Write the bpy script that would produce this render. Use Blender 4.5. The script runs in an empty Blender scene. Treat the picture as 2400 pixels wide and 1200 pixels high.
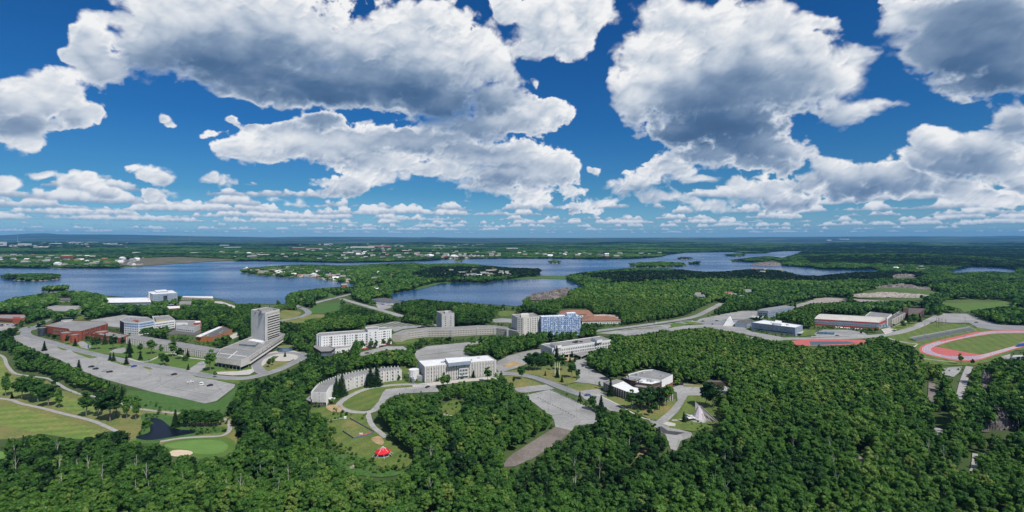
import bpy, bmesh, math, random
import numpy as np
from math import radians, sin, cos, pi
from mathutils import Vector, Matrix
random.seed(4); rng = np.random.RandomState(7)
sc = bpy.context.scene
# ------------------------------------------------------------------ camera, sun, exposure
F = 1200.0; CX = 1200.0; HY = 556.0; H = 125.0     # focal length, centre and horizon in pixels of the 2400 px photograph; height of the drone
cam = bpy.data.cameras.new('camera'); camo = bpy.data.objects.new('camera', cam); sc.collection.objects.link(camo)
camo.location = (0, 0, H); camo.rotation_euler = (pi / 2, 0, 0)
cam.sensor_width = 36; cam.lens = 36 * F / 2400; cam.shift_y = (HY - 600) / 2400
cam.clip_start = 1; cam.clip_end = 200000
sc.camera = camo
SUN_EL, SUN_AZ = radians(52), radians(140)         # azimuth clockwise from the viewing direction
sl = bpy.data.lights.new('sun', 'SUN'); sl.energy = 4.5; sl.angle = radians(.5); sl.color = (1, .955, .89)
so = bpy.data.objects.new('sun', sl); sc.collection.objects.link(so)
sd = Vector((sin(SUN_AZ) * cos(SUN_EL), cos(SUN_AZ) * cos(SUN_EL), sin(SUN_EL)))
so.rotation_euler = sd.to_track_quat('Z', 'Y').to_euler(); so.location = sd * 500
sc.view_settings.view_transform = 'Standard'; sc.view_settings.look = 'None'
sc.view_settings.exposure = 0; sc.view_settings.gamma = 1; sc.view_settings.use_curve_mapping = False
sc.render.engine = 'CYCLES'
sc.cycles.use_denoising = True
sc.cycles.max_bounces = 6; sc.cycles.diffuse_bounces = 3; sc.cycles.glossy_bounces = 2; sc.cycles.transmission_bounces = 2
sc.cycles.volume_bounces = 0; sc.cycles.transparent_max_bounces = 4
sc.cycles.caustics_reflective = False; sc.cycles.caustics_refractive = False
SKY_STRENGTH = .10
# ------------------------------------------------------------------ the clouds, computed
_LAT = {}
def grad_noise(x, y, seed):
    if seed not in _LAT:
        a = np.random.RandomState(seed).rand(256, 256).astype(np.float32) * 6.2832; _LAT[seed] = (np.cos(a), np.sin(a))
    gx, gy = _LAT[seed]
    xi = np.floor(x); yi = np.floor(y)
    fx = (x - xi).astype(np.float32); fy = (y - yi).astype(np.float32)
    xi = xi.astype(np.int32) & 255; yi = yi.astype(np.int32) & 255
    x1 = (xi + 1) & 255; y1 = (yi + 1) & 255
    u = fx * fx * fx * (fx * (fx * 6 - 15) + 10); v = fy * fy * fy * (fy * (fy * 6 - 15) + 10)
    n00 = gx[yi, xi] * fx + gy[yi, xi] * fy
    n10 = gx[yi, x1] * (fx - 1) + gy[yi, x1] * fy
    n01 = gx[y1, xi] * fx + gy[y1, xi] * (fy - 1)
    n11 = gx[y1, x1] * (fx - 1) + gy[y1, x1] * (fy - 1)
    a = n00 + u * (n10 - n00); b = n01 + u * (n11 - n01)
    return (a + v * (b - a)) * 1.5
def fbm(x, y, seed, octv, gain=.5, billow=False):
    s = 0; a = 1.0; t = 0
    for k in range(octv):
        n = grad_noise(x * 2 ** k + 17.3 * k, y * 2 ** k - 9.1 * k, seed + k)
        if billow: n = np.abs(n) * 2 - .5
        s = s + a * n; t += a; a *= gain
    return s / t
def sst(a, b, x):
    t = np.clip((x - a) / (b - a), 0, 1); return t * t * (3 - 2 * t)
# cloud masses of the photograph: centre x, y, radii, (tilt)
LOBES = [
 (85,235,130,75),(130,205,75,50),(35,300,95,50),(190,270,62,38),(60,330,60,30),(10,230,40,40),
 (215,120,55,70),(235,160,60,50),(205,75,30,40),(180,65,16,10),(165,130,30,20),
 (480,60,260,110),(420,30,150,110),(560,110,220,100),(640,60,150,130),(600,180,180,60),(360,110,110,80),(720,110,100,90),
 (830,110,120,90),(960,90,140,110),(1000,150,160,100),(880,200,150,70),(1010,50,110,60),(1120,120,80,70),(1170,150,60,50),(1160,230,80,60),(1020,230,120,55),(760,200,140,60),(690,220,80,40),(1200,190,30,30),
 (1290,60,110,80),(1340,90,80,50),(1250,30,60,40),(1240,110,50,30),(1390,30,80,60),(1180,20,40,40),
 (1270,265,75,40),(1220,290,90,38),(1120,290,120,40),(1310,275,35,22),
 (560,350,80,40),(700,340,150,55),(820,340,140,50),(900,380,110,40),(640,310,60,25),(520,345,45,22),(830,430,85,35),(780,450,50,18),(870,415,50,25),(620,370,60,25),(960,330,150,40),(750,290,60,25),(680,300,40,20),
 (1100,360,110,40),(1200,370,120,45),(1280,400,85,50),(1180,415,130,35),(1330,400,35,50),(1050,400,70,30),(1150,440,80,25),(1240,455,70,20),(1060,325,90,25),(1350,450,30,18),
 (1530,130,100,70),(1480,220,70,50),(1560,200,130,110),(1700,100,170,100),(1800,60,130,70),(1650,200,170,130),(1800,180,160,110),(1900,170,140,80),(1950,190,90,50),(1700,290,180,60),(1600,310,110,35),(1640,50,100,60),(1560,30,80,50),(1890,110,70,40),(2000,260,90,28),(2060,245,80,12),(1960,270,60,30),(2000,130,60,28),(1930,60,50,22),(1760,340,160,40),(1850,350,70,32),(1790,380,110,28),(1480,250,40,50),(1660,360,110,26),(1720,170,150,110),
 (1590,400,55,30),(1640,415,60,16),(1570,385,35,18),(1500,430,80,32),(1530,400,40,25),(1460,440,40,22),(1430,425,30,14),(1465,400,22,8),(1580,470,60,14),(1540,465,60,20),(1395,395,16,14),(1360,478,50,16),(1400,495,40,12),(1415,468,28,18),
 (2250,90,170,110),(2350,120,150,100),(2120,30,90,60),(2320,40,200,80),(2180,120,90,60),(2260,190,90,30),(2380,170,60,40),(2100,50,60,30),(2035,115,40,25),(2260,225,40,10),
 (2370,290,55,60),(2300,350,110,55),(2200,350,75,50),(2180,320,60,25),(2330,390,100,40),(2390,420,50,35),(2160,380,50,30),(2230,390,90,30),
 (1980,410,90,40),(1940,400,60,35),(2080,415,110,40),(2120,430,120,30),(2000,440,110,30),(1880,430,50,25),(2250,440,90,30),(2340,460,80,28),(1760,450,70,30),(1800,440,60,30),(1850,470,90,24),(1740,430,40,18),(1680,480,70,18),(1650,485,40,20),
 (355,400,50,22),(390,415,30,24),(340,385,35,14),(380,455,42,16),(365,445,25,14),(510,425,36,15),(500,418,20,12),(395,280,20,16),(400,292,16,10),
 (20,435,45,30),(100,418,45,15),(180,430,60,30),(250,450,52,20),(200,415,35,14),(550,275,25,12),(590,290,25,10),(480,310,40,10),(650,467,20,9),(700,482,35,9),
 (1262,205,10,14),(1255,240,16,14),
]
# grey undersides: centre, radii, amount
DARK = [
 (420,140,160,45,.55),(560,190,200,42,.95),(660,180,120,50,.6),(900,245,190,45,1.0),(980,220,150,40,.6),(1040,260,120,30,.6),(740,250,120,30,.5),(560,110,180,60,.35),(880,160,120,60,.35),(500,80,120,50,.2),
 (90,285,110,28,.6),(20,300,60,20,.3),(1740,220,130,50,.75),(1640,300,150,38,1.0),(1780,290,170,36,.7),(1620,330,110,22,.8),(1680,250,120,60,.45),(1820,390,70,22,.5),(1700,360,130,22,.6),(1780,150,100,50,.3),
 (2300,150,140,60,.9),(2350,60,140,60,.8),(2230,80,110,60,.5),(2280,185,110,28,.8),(2390,120,80,80,.5),
 (1120,310,140,18,.5),(900,330,120,22,.3),(760,380,110,20,.3),(1180,400,120,22,.45),(1080,350,140,14,.6),(1160,430,110,14,.5),(820,450,60,10,.4),(740,305,50,14,.6),
 (2270,380,110,26,.7),(1990,440,110,22,.7),(2100,440,120,12,.5),(2380,310,50,40,.5),(1900,475,160,12,.5),(2200,410,110,16,.5),(2380,440,60,14,.5),(1520,450,60,12,.3),(1780,470,70,10,.3),
 (180,450,70,8,.35),(360,428,45,6,.4),(260,462,45,6,.4),
]
def sky_field(px, py, az, el, hi=True, lobes=LOBES, dark=DARK):
    """returns alpha, brightness of the clouds for photo coordinates px, py (valid in front) and detail coordinates az, el"""
    X = az * 1150.0; Y = -np.log(np.tan(np.clip(math.pi / 4 + el / 2, .01, 1.55))) * 1150.0   # conformal, Y down
    S = 1 / np.float32(1)
    wx = fbm(X / 130, Y / 110, 3, 3) * 30 + fbm(X / 30, Y / 30, 57, 3) * 9; wy = fbm(X / 130, Y / 110, 31, 3) * 24 + fbm(X / 30, Y / 30, 77, 3) * 7
    qx = px + wx; qy = py + wy
    # soft union of the masses
    M = np.full(px.shape, -1.5, np.float32)
    WS = np.full(px.shape, 1e-3, np.float32); TS = np.zeros(px.shape, np.float32)
    for cx, cy, rx, ry in lobes:
        b = (np.abs(px - cx) < rx * 2.2 + 60) & (np.abs(py - cy) < ry * 2.2 + 60)
        if not b.any(): continue
        r = np.sqrt(((qx[b] - cx) / rx) ** 2 + ((qy[b] - cy) / ry) ** 2)
        m = (1 - r) * min(1.0, (min(rx, ry) / 40) ** .6)
        M[b] = np.maximum(M[b], m) + .07 * np.exp(-((M[b] - m) / .2) ** 2)
        w = np.exp(np.clip(m, -2, 1) * 9); ty = np.clip((qy[b] - cy) / ry * .9 - (qx[b] - cx) / rx * .25, -1.2, 1.2)
        WS[b] += w; TS[b] += w * ty
    return X, Y, qx, qy, M, TS / WS
def clouds(px, py, az, el, view):
    X, Y, qx, qy, M, T = sky_field(px, py, az, el)
    # generic clouds where the photograph does not look: same cover, same kind
    wpl = np.clip(el, .02, None)
    G = fbm(X / 420 + 5, Y / 260, 211, 4) * 2.3 + .02
    M = M * view + np.clip(G, -1.2, 1.2) * (1 - view)
    ds = np.clip(.35 + el * 2.0, .45, 1.15)            # features shrink towards the horizon
    wX = X + 14 * fbm(X / 45, Y / 45, 12, 3); wY = Y + 14 * fbm(X / 45, Y / 45, 13, 3)
    b1 = fbm(wX / 84, wY / 66, 5, 5, .5, True); b2 = fbm(wX / 42, wY / 33, 5, 5, .5, True)
    kk = np.clip((ds - .5) / .6, 0, 1); bil = b1 * kk + b2 * (1 - kk)
    fine = fbm(X / 26, Y / 22, 91, 6, .6)
    rag = np.clip(.5 + fbm(X / 150, Y / 120, 414, 2) * 1.6, .15, 1.2)
    D = M + .40 * bil + .37 * rag * fine - .08
    edge = fbm(X / 200, Y / 150, 400, 3)
    soft = .13 + .34 * np.clip(edge * 2 + .25, 0, 1)
    alpha = sst(-.02, soft, D)
    # relief for the shading
    Hh = np.clip(D, 0, .5) * .7 + .42 * fbm(wX / 84, wY / 66, 5, 3, .4, True) * kk + .22 * fbm(wX / 42, wY / 33, 5, 3, .4, True) * (1 - kk)
    return X, Y, qx, qy, M, D, alpha, Hh, bil, T * view
def gradients(H, px_per):
    gy, gx = np.gradient(H); return gx / px_per, gy / px_per
def rows(X, Y, el, alpha, bri, view=None):
    """rows of far cumulus with flat bases, the farthest first"""
    el_px = np.tan(el) * 1200
    out_a = np.zeros_like(X); out_b = np.zeros_like(X)
    for i, (base, h, cov, sd) in enumerate([(9,4,.30,1),(15,6,.28,2),(22,8,.30,3),(30,11,.28,4),(39,14,.24,5),(50,18,.18,6),(64,24,.06,7),(84,26,-.08,8),(108,30,-.34,9)]):
        w = h * 4.5
        n1 = fbm(X / w + sd * 31, Y * 0 + sd * 7.7, 500 + sd, 3)
        reg = fbm(X / 520 + sd * 3, Y * 0 + 3.3, 800, 2)
        left = .10 * sst(-150, -700, X) * (base < 75) + .18 * sst(400, 900, X)
        top = (n1 + cov + reg * .5 + left) * h * 2.2
        bil = fbm(X / (h * 1.6) + sd, el_px / (h * 1.1), 600 + sd, 4, .55, True)
        b0 = base + fbm(X / (w * 2), Y * 0 + 1, 700 + sd, 2) * h * .35 + fbm(X / (h * .7), Y * 0 + 1, 750 + sd, 2) * h * .12
        hh = el_px - b0
        d = np.minimum(np.minimum(top, h * 1.3) + bil * h * .55 - hh, hh * 1.3)
        a = sst(-.2, h * .22 + .9, d) * np.clip(.55 + base / 90, 0, .95)
        t = np.clip(hh / (h * 1.1), 0, 1)
        b = .60 + .28 * sst(0.0, .7, t + bil * .3)
        out_b = out_b * (1 - a) + b * a; out_a = out_a * (1 - a) + a
    return out_a, out_b
def compose(px, py, az, el, view, dpx):
    X, Y, qx, qy, M, D, alpha, H, bil, T = clouds(px, py, az, el, view)
    g = sst(.02, .09, np.tan(el)) if False else np.clip((np.tan(el) * 1200 - 22) / 30, 0, 1)
    alpha = alpha * g
    gx, gy = gradients(H, dpx)
    lam = np.clip(.5 + (gx * -.55 + gy * .9) * 7, 0, 1); soft_b = fbm(X / 70, Y / 55, 5, 3, .45, True)
    thick = sst(.0, .75, D)
    dk = np.zeros_like(px)
    for cx, cy, rx, ry, a in DARK:
        b = (np.abs(px - cx) < rx * 2.4 + 60) & (np.abs(py - cy) < ry * 2.4 + 60)
        if not b.any(): continue
        r2 = ((qx[b] - cx) / rx / 1.15) ** 2 + ((qy[b] - cy) / ry / 1.15) ** 2
        dk[b] = dk[b] + a * np.exp(-r2 * .9)
    dk = dk * view + (1 - view) * np.clip(M * 1.6 - .3 + fbm(X / 300, Y / 90, 77, 3), 0, 1)
    dk = (1 - np.exp(-dk * 1.15)) * (1 + .35 * fbm(X / 120, Y / 60, 321, 4)) * sst(-.1, .45, D)
    dk = np.clip(dk, 0, 1)
    broad = fbm(X / 90, Y / 60, 909, 4)
    bri = .85 + .10 * (lam - .5) * 2 * (1 - .7 * dk) + .11 * broad - .03 * thick - .15 * np.clip(T, -.7, 1) * (1 - .6 * dk)
    bri = bri - dk * .47 * (.9 + .3 * broad) + .13 * soft_b * (1 - dk) - .02
    bri = bri + .07 * (1 - sst(.0, .3, D)) * (1 - .5 * dk)
    ra, rb = rows(X, Y, el, alpha, bri)
    # far rows sit behind the near masses
    A = ra * (1 - alpha) + alpha
    B = (rb * (1 - alpha) + bri * alpha) / np.maximum(A, 1e-4)
    return A.astype(np.float32), np.clip(B, .2, 1).astype(np.float32)
def cloud_color(B):
    """display brightness -> linear RGB; greys are bluish"""
    t = np.clip((B - .40) / .52, 0, 1)[..., None]
    d = np.array([.33, .44, .59]); l = np.array([.96, .965, .975])
    c = d + (l - d) * t
    c = c * (np.clip(B / .40, 0, 1)[..., None])
    return np.where(c < .04045, c / 12.92, ((c + .055) / 1.055) ** 2.4)
def build_sky():
    W, HH = 4096, 2048
    u = (np.arange(W) + .5) / W; v = (np.arange(HH) + .5) / HH
    az1 = ((u - .25) * 2 * pi + pi) % (2 * pi) - pi; el1 = (v - .5) * pi
    img = np.zeros((HH, W, 4), np.float32); img[..., 3] = 1
    def run(ri, ci):
        az, el = np.meshgrid(az1[ci].astype(np.float32), el1[ri].astype(np.float32))
        c = np.clip(np.cos(az), .15, 1)
        px = (CX + F * np.tan(np.clip(az, -1.3, 1.3))).astype(np.float32); py = (HY - F * np.tan(np.clip(el, 0, 1.4)) / c).astype(np.float32)
        view = sst(1.02, .86, np.abs(az)) * sst(-420, -120, py)
        dpx = 2 * pi / W * 1150 * (ci[1] - ci[0])
        A, B = compose(px, py, az, np.maximum(el, 1e-3), view.astype(np.float32), dpx)
        return A, B
    order = np.argsort(az1)                         # columns by azimuth
    r0 = HH // 2
    # everywhere at a quarter of the resolution
    co = order[::4]; ri = np.arange(r0, HH, 4)
    A, B = run(ri, co) if False else run_low(run, ri, order)
    full = np.zeros((HH - r0, W, 2), np.float32)
    full[..., 0] = np.repeat(np.repeat(B, 4, 0), 4, 1); full[..., 1] = np.repeat(np.repeat(A, 4, 0), 4, 1)
    sel = np.where(np.abs(az1[order]) < radians(49))[0]; rr = np.arange(r0, r0 + int(HH * 36 / 180))
    A, B = run(rr, order[sel])
    full[:len(rr), sel[0]:sel[-1] + 1, 0] = B; full[:len(rr), sel[0]:sel[-1] + 1, 1] = A
    img[r0:, order, 0] = full[..., 0]; img[r0:, order, 1] = full[..., 1]
    im = bpy.data.images.new('clouds', W, HH, float_buffer=True, is_data=True)
    im.pixels.foreach_set(img.ravel()); im.update(); im.pack()
    w = bpy.data.worlds.new('World'); sc.world = w; w.use_nodes = True
    nt = w.node_tree; nt.nodes.clear(); N = nt.nodes.new; L = nt.links.new
    out = N('ShaderNodeOutputWorld'); mix = N('ShaderNodeMixShader')
    sky = N('ShaderNodeTexSky'); sky.sky_type = 'NISHITA'; sky.sun_disc = False
    sky.sun_elevation = SUN_EL; sky.sun_rotation = SUN_AZ; sky.altitude = 300; sky.air_density = 1.0; sky.dust_density = .3; sky.ozone_density = 2.5
    tint = N('ShaderNodeMixRGB'); tint.blend_type = 'MULTIPLY'; tint.inputs[0].default_value = 1; tc0 = N('ShaderNodeTexCoord'); sx = N('ShaderNodeSeparateXYZ'); L(tc0.outputs['Generated'], sx.inputs[0]); mr = N('ShaderNodeMapRange'); mr.inputs[1].default_value = 0; mr.inputs[2].default_value = .38; L(sx.outputs[2], mr.inputs[0]); tm = N('ShaderNodeValToRGB'); L(mr.outputs[0], tm.inputs[0]); te = tm.color_ramp.elements; te[0].color = SKY_LOW; te[1].color = SKY_TINT; tk = te.new(.22); tk.color = SKY_MID; tk = te.new(.53); tk.color = SKY_MID2; L(tm.outputs[0], tint.inputs[2])
    L(sky.outputs[0], tint.inputs[1])
    gam = N('ShaderNodeHueSaturation'); gam.inputs['Saturation'].default_value = SKY_SAT; L(tint.outputs[0], gam.inputs['Color'])
    bg1 = N('ShaderNodeBackground'); bg1.inputs[1].default_value = SKY_STRENGTH; L(gam.outputs[0], bg1.inputs[0])
    tc = N('ShaderNodeTexCoord'); en = N('ShaderNodeTexEnvironment'); en.image = im; en.projection = 'EQUIRECTANGULAR'; L(tc.outputs['Generated'], en.inputs[0])
    sep = N('ShaderNodeSeparateColor'); L(en.outputs[0], sep.inputs[0])
    rm = N('ShaderNodeValToRGB'); L(sep.outputs[0], rm.inputs[0]); cr = rm.color_ramp
    pts = [(.30, (.05, .105, .22)), (.42, (.085, .165, .31)), (.57, (.25, .345, .49)), (.72, (.56, .63, .73)), (.90, (.95, .955, .96))]
    cr.elements[0].position = pts[0][0]; cr.elements[0].color = (*pts[0][1], 1); cr.elements[1].position = pts[-1][0]; cr.elements[1].color = (*pts[-1][1], 1)
    for p, c in pts[1:-1]: e = cr.elements.new(p); e.color = (*c, 1)
    bg2 = N('ShaderNodeBackground'); bg2.inputs[1].default_value = .95; L(rm.outputs[0], bg2.inputs[0])
    L(sep.outputs[1], mix.inputs[0]); L(bg1.outputs[0], mix.inputs[1]); L(bg2.outputs[0], mix.inputs[2]); L(mix.outputs[0], out.inputs[0])
def run_low(run, ri, order):
    return run(ri, order[1::4])
SKY_TINT = (.075, .40, .78, 1); SKY_MID2 = (.10, .41, .74, 1); SKY_MID = (.18, .47, .72, 1); SKY_LOW = (.42, .70, 1.06, 1); SKY_SAT = 1.0
build_sky()
# ------------------------------------------------------------------ helpers
C = sc.collection
def ray(px, py, z=0.0):
    """the place at height z that the photograph shows at pixel px, py"""
    Y = F * (H - z) / (py - HY); return ((px - CX) / F * Y, Y)
def hgt(yr, yb): return H * (1 - (yr - HY) / (yb - HY))
def pix(x, y, z=0.0): return CX + F * x / y, HY + F * (H - z) / y
def catmull(pts, n=4, closed=True):
    P = [Vector(p) for p in pts]; m = len(P); out = []
    for i in range(m if closed else m - 1):
        g = (lambda k: P[k % m]) if closed else (lambda k: P[min(max(k, 0), m - 1)])
        a, b, c, d = g(i - 1), g(i), g(i + 1), g(i + 2)
        for k in range(n):
            t = k / n
            out.append(tuple(.5 * ((2 * b) + (c - a) * t + (2 * a - 5 * b + 4 * c - d) * t * t + (3 * b - a - 3 * c + d) * t ** 3)))
    if not closed: out.append(tuple(P[-1]))
    return out
MATS = {}
def mat(name, col, rough=.85, var=.12, scale=.4, bump=0, col2=None, spec=.3, metal=0, detail=4, scale2=None, var2=0, bscale=None):
    """surface colour with two scales of noise and fine relief, in world metres"""
    if name in MATS: return MATS[name]
    m = bpy.data.materials.new(name); m.use_nodes = True; nt = m.node_tree; N = nt.nodes.new; L = nt.links.new
    b = nt.nodes['Principled BSDF']; b.inputs['Roughness'].default_value = rough; b.inputs['Metallic'].default_value = metal
    b.inputs['Specular IOR Level'].default_value = spec
    geo = N('ShaderNodeNewGeometry')
    nz = N('ShaderNodeTexNoise'); nz.inputs['Scale'].default_value = scale; nz.inputs['Detail'].default_value = detail; nz.inputs['Roughness'].default_value = .6
    L(geo.outputs['Position'], nz.inputs['Vector'])
    mx = N('ShaderNodeMixRGB'); c2 = col2 or tuple(c * (1 - var * 2) for c in col)
    mx.inputs[1].default_value = (*c2, 1); mx.inputs[2].default_value = (*(col if col2 else tuple(min(1, c * (1 + var)) for c in col)), 1)
    rp = N('ShaderNodeMapRange'); rp.inputs[1].default_value = .32; rp.inputs[2].default_value = .68; L(nz.outputs[0], rp.inputs[0]); L(rp.outputs[0], mx.inputs[0])
    last = mx.outputs[0]
    if scale2:
        n2 = N('ShaderNodeTexNoise'); n2.inputs['Scale'].default_value = scale2; n2.inputs['Detail'].default_value = 3; L(geo.outputs['Position'], n2.inputs['Vector'])
        r2 = N('ShaderNodeMapRange'); r2.inputs[1].default_value = .3; r2.inputs[2].default_value = .7; r2.inputs[3].default_value = 1 - var2; r2.inputs[4].default_value = 1 + var2 * .5; L(n2.outputs[0], r2.inputs[0])
        v2 = N('ShaderNodeVectorMath'); v2.operation = 'SCALE'; L(last, v2.inputs[0]); L(r2.outputs[0], v2.inputs['Scale']); last = v2.outputs[0]
    L(last, b.inputs['Base Color'])
    if bump:
        bn = N('ShaderNodeTexNoise'); bn.inputs['Scale'].default_value = bscale or scale * 6; bn.inputs['Detail'].default_value = 5; L(geo.outputs['Position'], bn.inputs['Vector'])
        bp = N('ShaderNodeBump'); bp.inputs['Strength'].default_value = 1; bp.inputs['Distance'].default_value = bump; L(bn.outputs[0], bp.inputs['Height']); L(bp.outputs[0], b.inputs['Normal'])
    MATS[name] = m; return m
def mesh(name, vs, fs, mats, midx=None, smooth=False):
    me = bpy.data.meshes.new(name); me.from_pydata([tuple(v) for v in vs], [], fs)
    for m in (mats if isinstance(mats, (list, tuple)) else [mats]): me.materials.append(m)
    if midx is not None: me.polygons.foreach_set('material_index', midx)
    if smooth: me.polygons.foreach_set('use_smooth', [True] * len(me.polygons))
    me.update(); return me
def link(name, me, parent=None, loc=(0, 0, 0), rot=0, scale=None):
    o = bpy.data.objects.new(name, me); C.objects.link(o); o.location = loc
    if rot: o.rotation_euler = (0, 0, rot)
    if scale is not None: o.scale = scale
    if parent: o.parent = parent
    return o
def thing(name, label, cat, loc=(0, 0, 0), rot=0, group=None):
    o = link(name, None, None, loc, rot); o['label'] = label; o['category'] = cat
    if group: o['group'] = group
    return o
def tag(o, label, cat, group=None):
    o['label'] = label; o['category'] = cat
    if group: o['group'] = group
    return o
class MB:
    """collects faces with material slots"""
    def __init__(s): s.v = []; s.f = []; s.m = []
    def add(s, vs, fs, m=0):
        k = len(s.v); s.v += [tuple(v) for v in vs]; s.f += [tuple(i + k for i in f) for f in fs]; s.m += [m] * len(fs)
    def box(s, x0, x1, y0, y1, z0, z1, m=0, M=None):
        vs = [Vector((x, y, z)) for z in (z0, z1) for y in (y0, y1) for x in (x0, x1)]
        if M: vs = [M @ v for v in vs]
        s.add(vs, [(0, 2, 3, 1), (4, 5, 7, 6), (0, 1, 5, 4), (1, 3, 7, 5), (3, 2, 6, 7), (2, 0, 4, 6)], m)
    def prism(s, poly, z0, z1, m=0, mtop=None):
        poly = ccw(poly); n = len(poly)
        vs = [(*p[:2], z0) for p in poly] + [(*p[:2], z1) for p in poly]
        s.add(vs, [(i, (i + 1) % n, n + (i + 1) % n, n + i) for i in range(n)] + [tuple(range(n - 1, -1, -1))], m)
        s.add([(*p[:2], z1) for p in poly], [tuple(range(n))], m if mtop is None else mtop)
    def tube(s, a, b, r0, r1=None, n=6, m=0):
        a = Vector(a); b = Vector(b); r1 = r0 if r1 is None else r1
        d = (b - a).normalized(); u = d.orthogonal().normalized(); w = d.cross(u)
        vs = [a + (u * cos(2 * pi * i / n) + w * sin(2 * pi * i / n)) * r0 for i in range(n)] + [b + (u * cos(2 * pi * i / n) + w * sin(2 * pi * i / n)) * r1 for i in range(n)]
        s.add(vs, [(i, (i + 1) % n, n + (i + 1) % n, n + i) for i in range(n)] + [tuple(range(n - 1, -1, -1)), tuple(range(n, 2 * n))], m)
    def build(s, name, mats, parent=None, loc=(0, 0, 0), rot=0, smooth=False):
        return link(name, mesh(name, s.v, s.f, mats, s.m, smooth), parent, loc, rot)
def area(p): return sum(p[i][0] * p[(i + 1) % len(p)][1] - p[(i + 1) % len(p)][0] * p[i][1] for i in range(len(p))) / 2
def ccw(p): p = [tuple(q[:2]) for q in p]; return p if area(p) > 0 else p[::-1]
def inset(p, d):
    """poly moved inward by d"""
    p = ccw(p); n = len(p); out = []
    for i in range(n):
        a, b, c = Vector(p[i - 1]), Vector(p[i]), Vector(p[(i + 1) % n])
        e1 = (b - a).normalized(); e2 = (c - b).normalized(); n1 = Vector((-e1.y, e1.x)); n2 = Vector((-e2.y, e2.x))
        k = n1 + n2; q = k / max(k.length_squared, .3) * 2
        out.append(tuple(b + q * d))
    return out
def offset(p, o): return [(q[0] - o[0], q[1] - o[1]) for q in p]
def centre(p): return (sum(q[0] for q in p) / len(p), sum(q[1] for q in p) / len(p))
def P(pts, z=0): return [ray(x, y, z) for x, y in pts]
SHEET = [0]
def sheet(name, pts, m, z=.02, smooth=0, world=False, lift=None):
    """a flat patch of ground; each lies a few millimetres above the one before it"""
    SHEET[0] += 1
    p = pts if world else P(pts)
    if smooth: p = catmull(p, smooth)
    p = ccw(p); zz = (z + SHEET[0] * .004) if lift is None else lift
    o = link(name, mesh(name, [(*q, zz) for q in p], [tuple(range(len(p)))], m)); o['kind'] = 'structure'; return o
def strip_pts(c, w):
    out_l, out_r = [], []
    for i, q in enumerate(c):
        a = Vector(c[max(i - 1, 0)]); b = Vector(c[min(i + 1, len(c) - 1)]); d = (b - a).normalized(); n = Vector((-d.y, d.x))
        out_l.append(tuple(Vector(q) + n * w / 2)); out_r.append(tuple(Vector(q) - n * w / 2))
    return out_l, out_r
ROADS = []
def strip(name, pts, w, m, z=.02, smooth=5, world=False, kerb=None, height=0):
    SHEET[0] += 1; zz = z + SHEET[0] * .004
    c = pts if world else P(pts)
    if smooth: c = catmull(c, smooth, False)
    l, r = strip_pts(c, w); n = len(c)
    vs = [(*q, zz) for q in l] + [(*q, zz) for q in r]; fs = [(i, n + i, n + i + 1, i + 1) for i in range(n - 1)]
    o = link(name, mesh(name, vs, fs, m)); o['kind'] = 'structure'; ROADS.append((c, w))
    if kerb:
        for side in (1, -1):
            l2, _ = strip_pts(c, (w + .35) * side); l3, _ = strip_pts(c, (w + .95) * side); mb = MB()
            for i in range(n - 1):
                mb.add([(*l2[i], 0), (*l3[i], 0), (*l3[i + 1], 0), (*l2[i + 1], 0), (*l2[i], zz + .12), (*l3[i], zz + .12), (*l3[i + 1], zz + .12), (*l2[i + 1], zz + .12)],
                       [(4, 5, 6, 7), (0, 4, 7, 3), (1, 2, 6, 5)])
            k = mb.build('kerb', kerb); k['kind'] = 'structure'
    return o
M_asph = mat('worn_asphalt', (.335, .33, .315), .9, .11, .035, .01, scale2=.45, var2=.13, detail=9)
M_road = mat('road_asphalt', (.255, .26, .265), .9, .07, .06, .01, scale2=1.2, var2=.08, detail=6)
M_dark = mat('fresh_asphalt', (.07, .07, .075), .8, .1, .3)
M_conc = mat('pale_concrete', (.50, .47, .42), .9, .06, .2, scale2=1.5, var2=.08)
M_path = mat('gravel_path', (.36, .345, .33), .95, .1, .3)
M_dirt = mat('brown_dirt', (.22, .19, .165), .95, .16, .05, .05, scale2=.6, var2=.2)
M_sandy = mat('dry_sand', (.42, .30, .16), .95, .15, .15, scale2=.9, var2=.2)
M_bunker = mat('bunker_sand', (.62, .50, .36), .95, .06, .5)
M_grass = mat('lawn_grass', (.085, .155, .028), .95, .2, .06, .05, col2=(.155, .18, .045), scale2=.8, var2=.28, detail=6)
M_lawn = mat('watered_lawn', (.07, .16, .024), .95, .2, .08, .05, col2=(.12, .17, .04), scale2=1, var2=.25, detail=6)
M_meadow = mat('meadow_grass', (.045, .13, .02), .95, .2, .15, .2, col2=(.085, .155, .04), scale2=.8, var2=.35, detail=6)
M_dry = mat('dry_grass', (.25, .21, .075), .95, .2, .05, .05, col2=(.11, .17, .04), scale2=.7, var2=.3, detail=7)
M_green = mat('putting_green', (.13, .24, .055), .95, .06, .12, scale2=.5, var2=.06)
M_fair = mat('fairway_grass', (.11, .21, .035), .95, .2, .045, col2=(.24, .24, .07), scale2=.35, var2=.25, detail=7)
M_red = mat('running_track_red', (.50, .13, .12), .9, .07, .2, scale2=.8, var2=.1)
M_mauve = mat('running_track_lanes', (.34, .26, .32), .9, .06, .2, scale2=.8, var2=.1)
M_white = mat('white_paint', (.78, .78, .76), .7, .03, .3)
M_bconc = mat('beige_concrete', (.58, .555, .51), .9, .06, .25, scale2=1.4, var2=.1)
M_gconc = mat('grey_concrete', (.44, .435, .42), .9, .07, .25, scale2=1.4, var2=.12)
M_wall_w = mat('white_render', (.72, .72, .71), .8, .04, .2, scale2=1.2, var2=.06)
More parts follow.
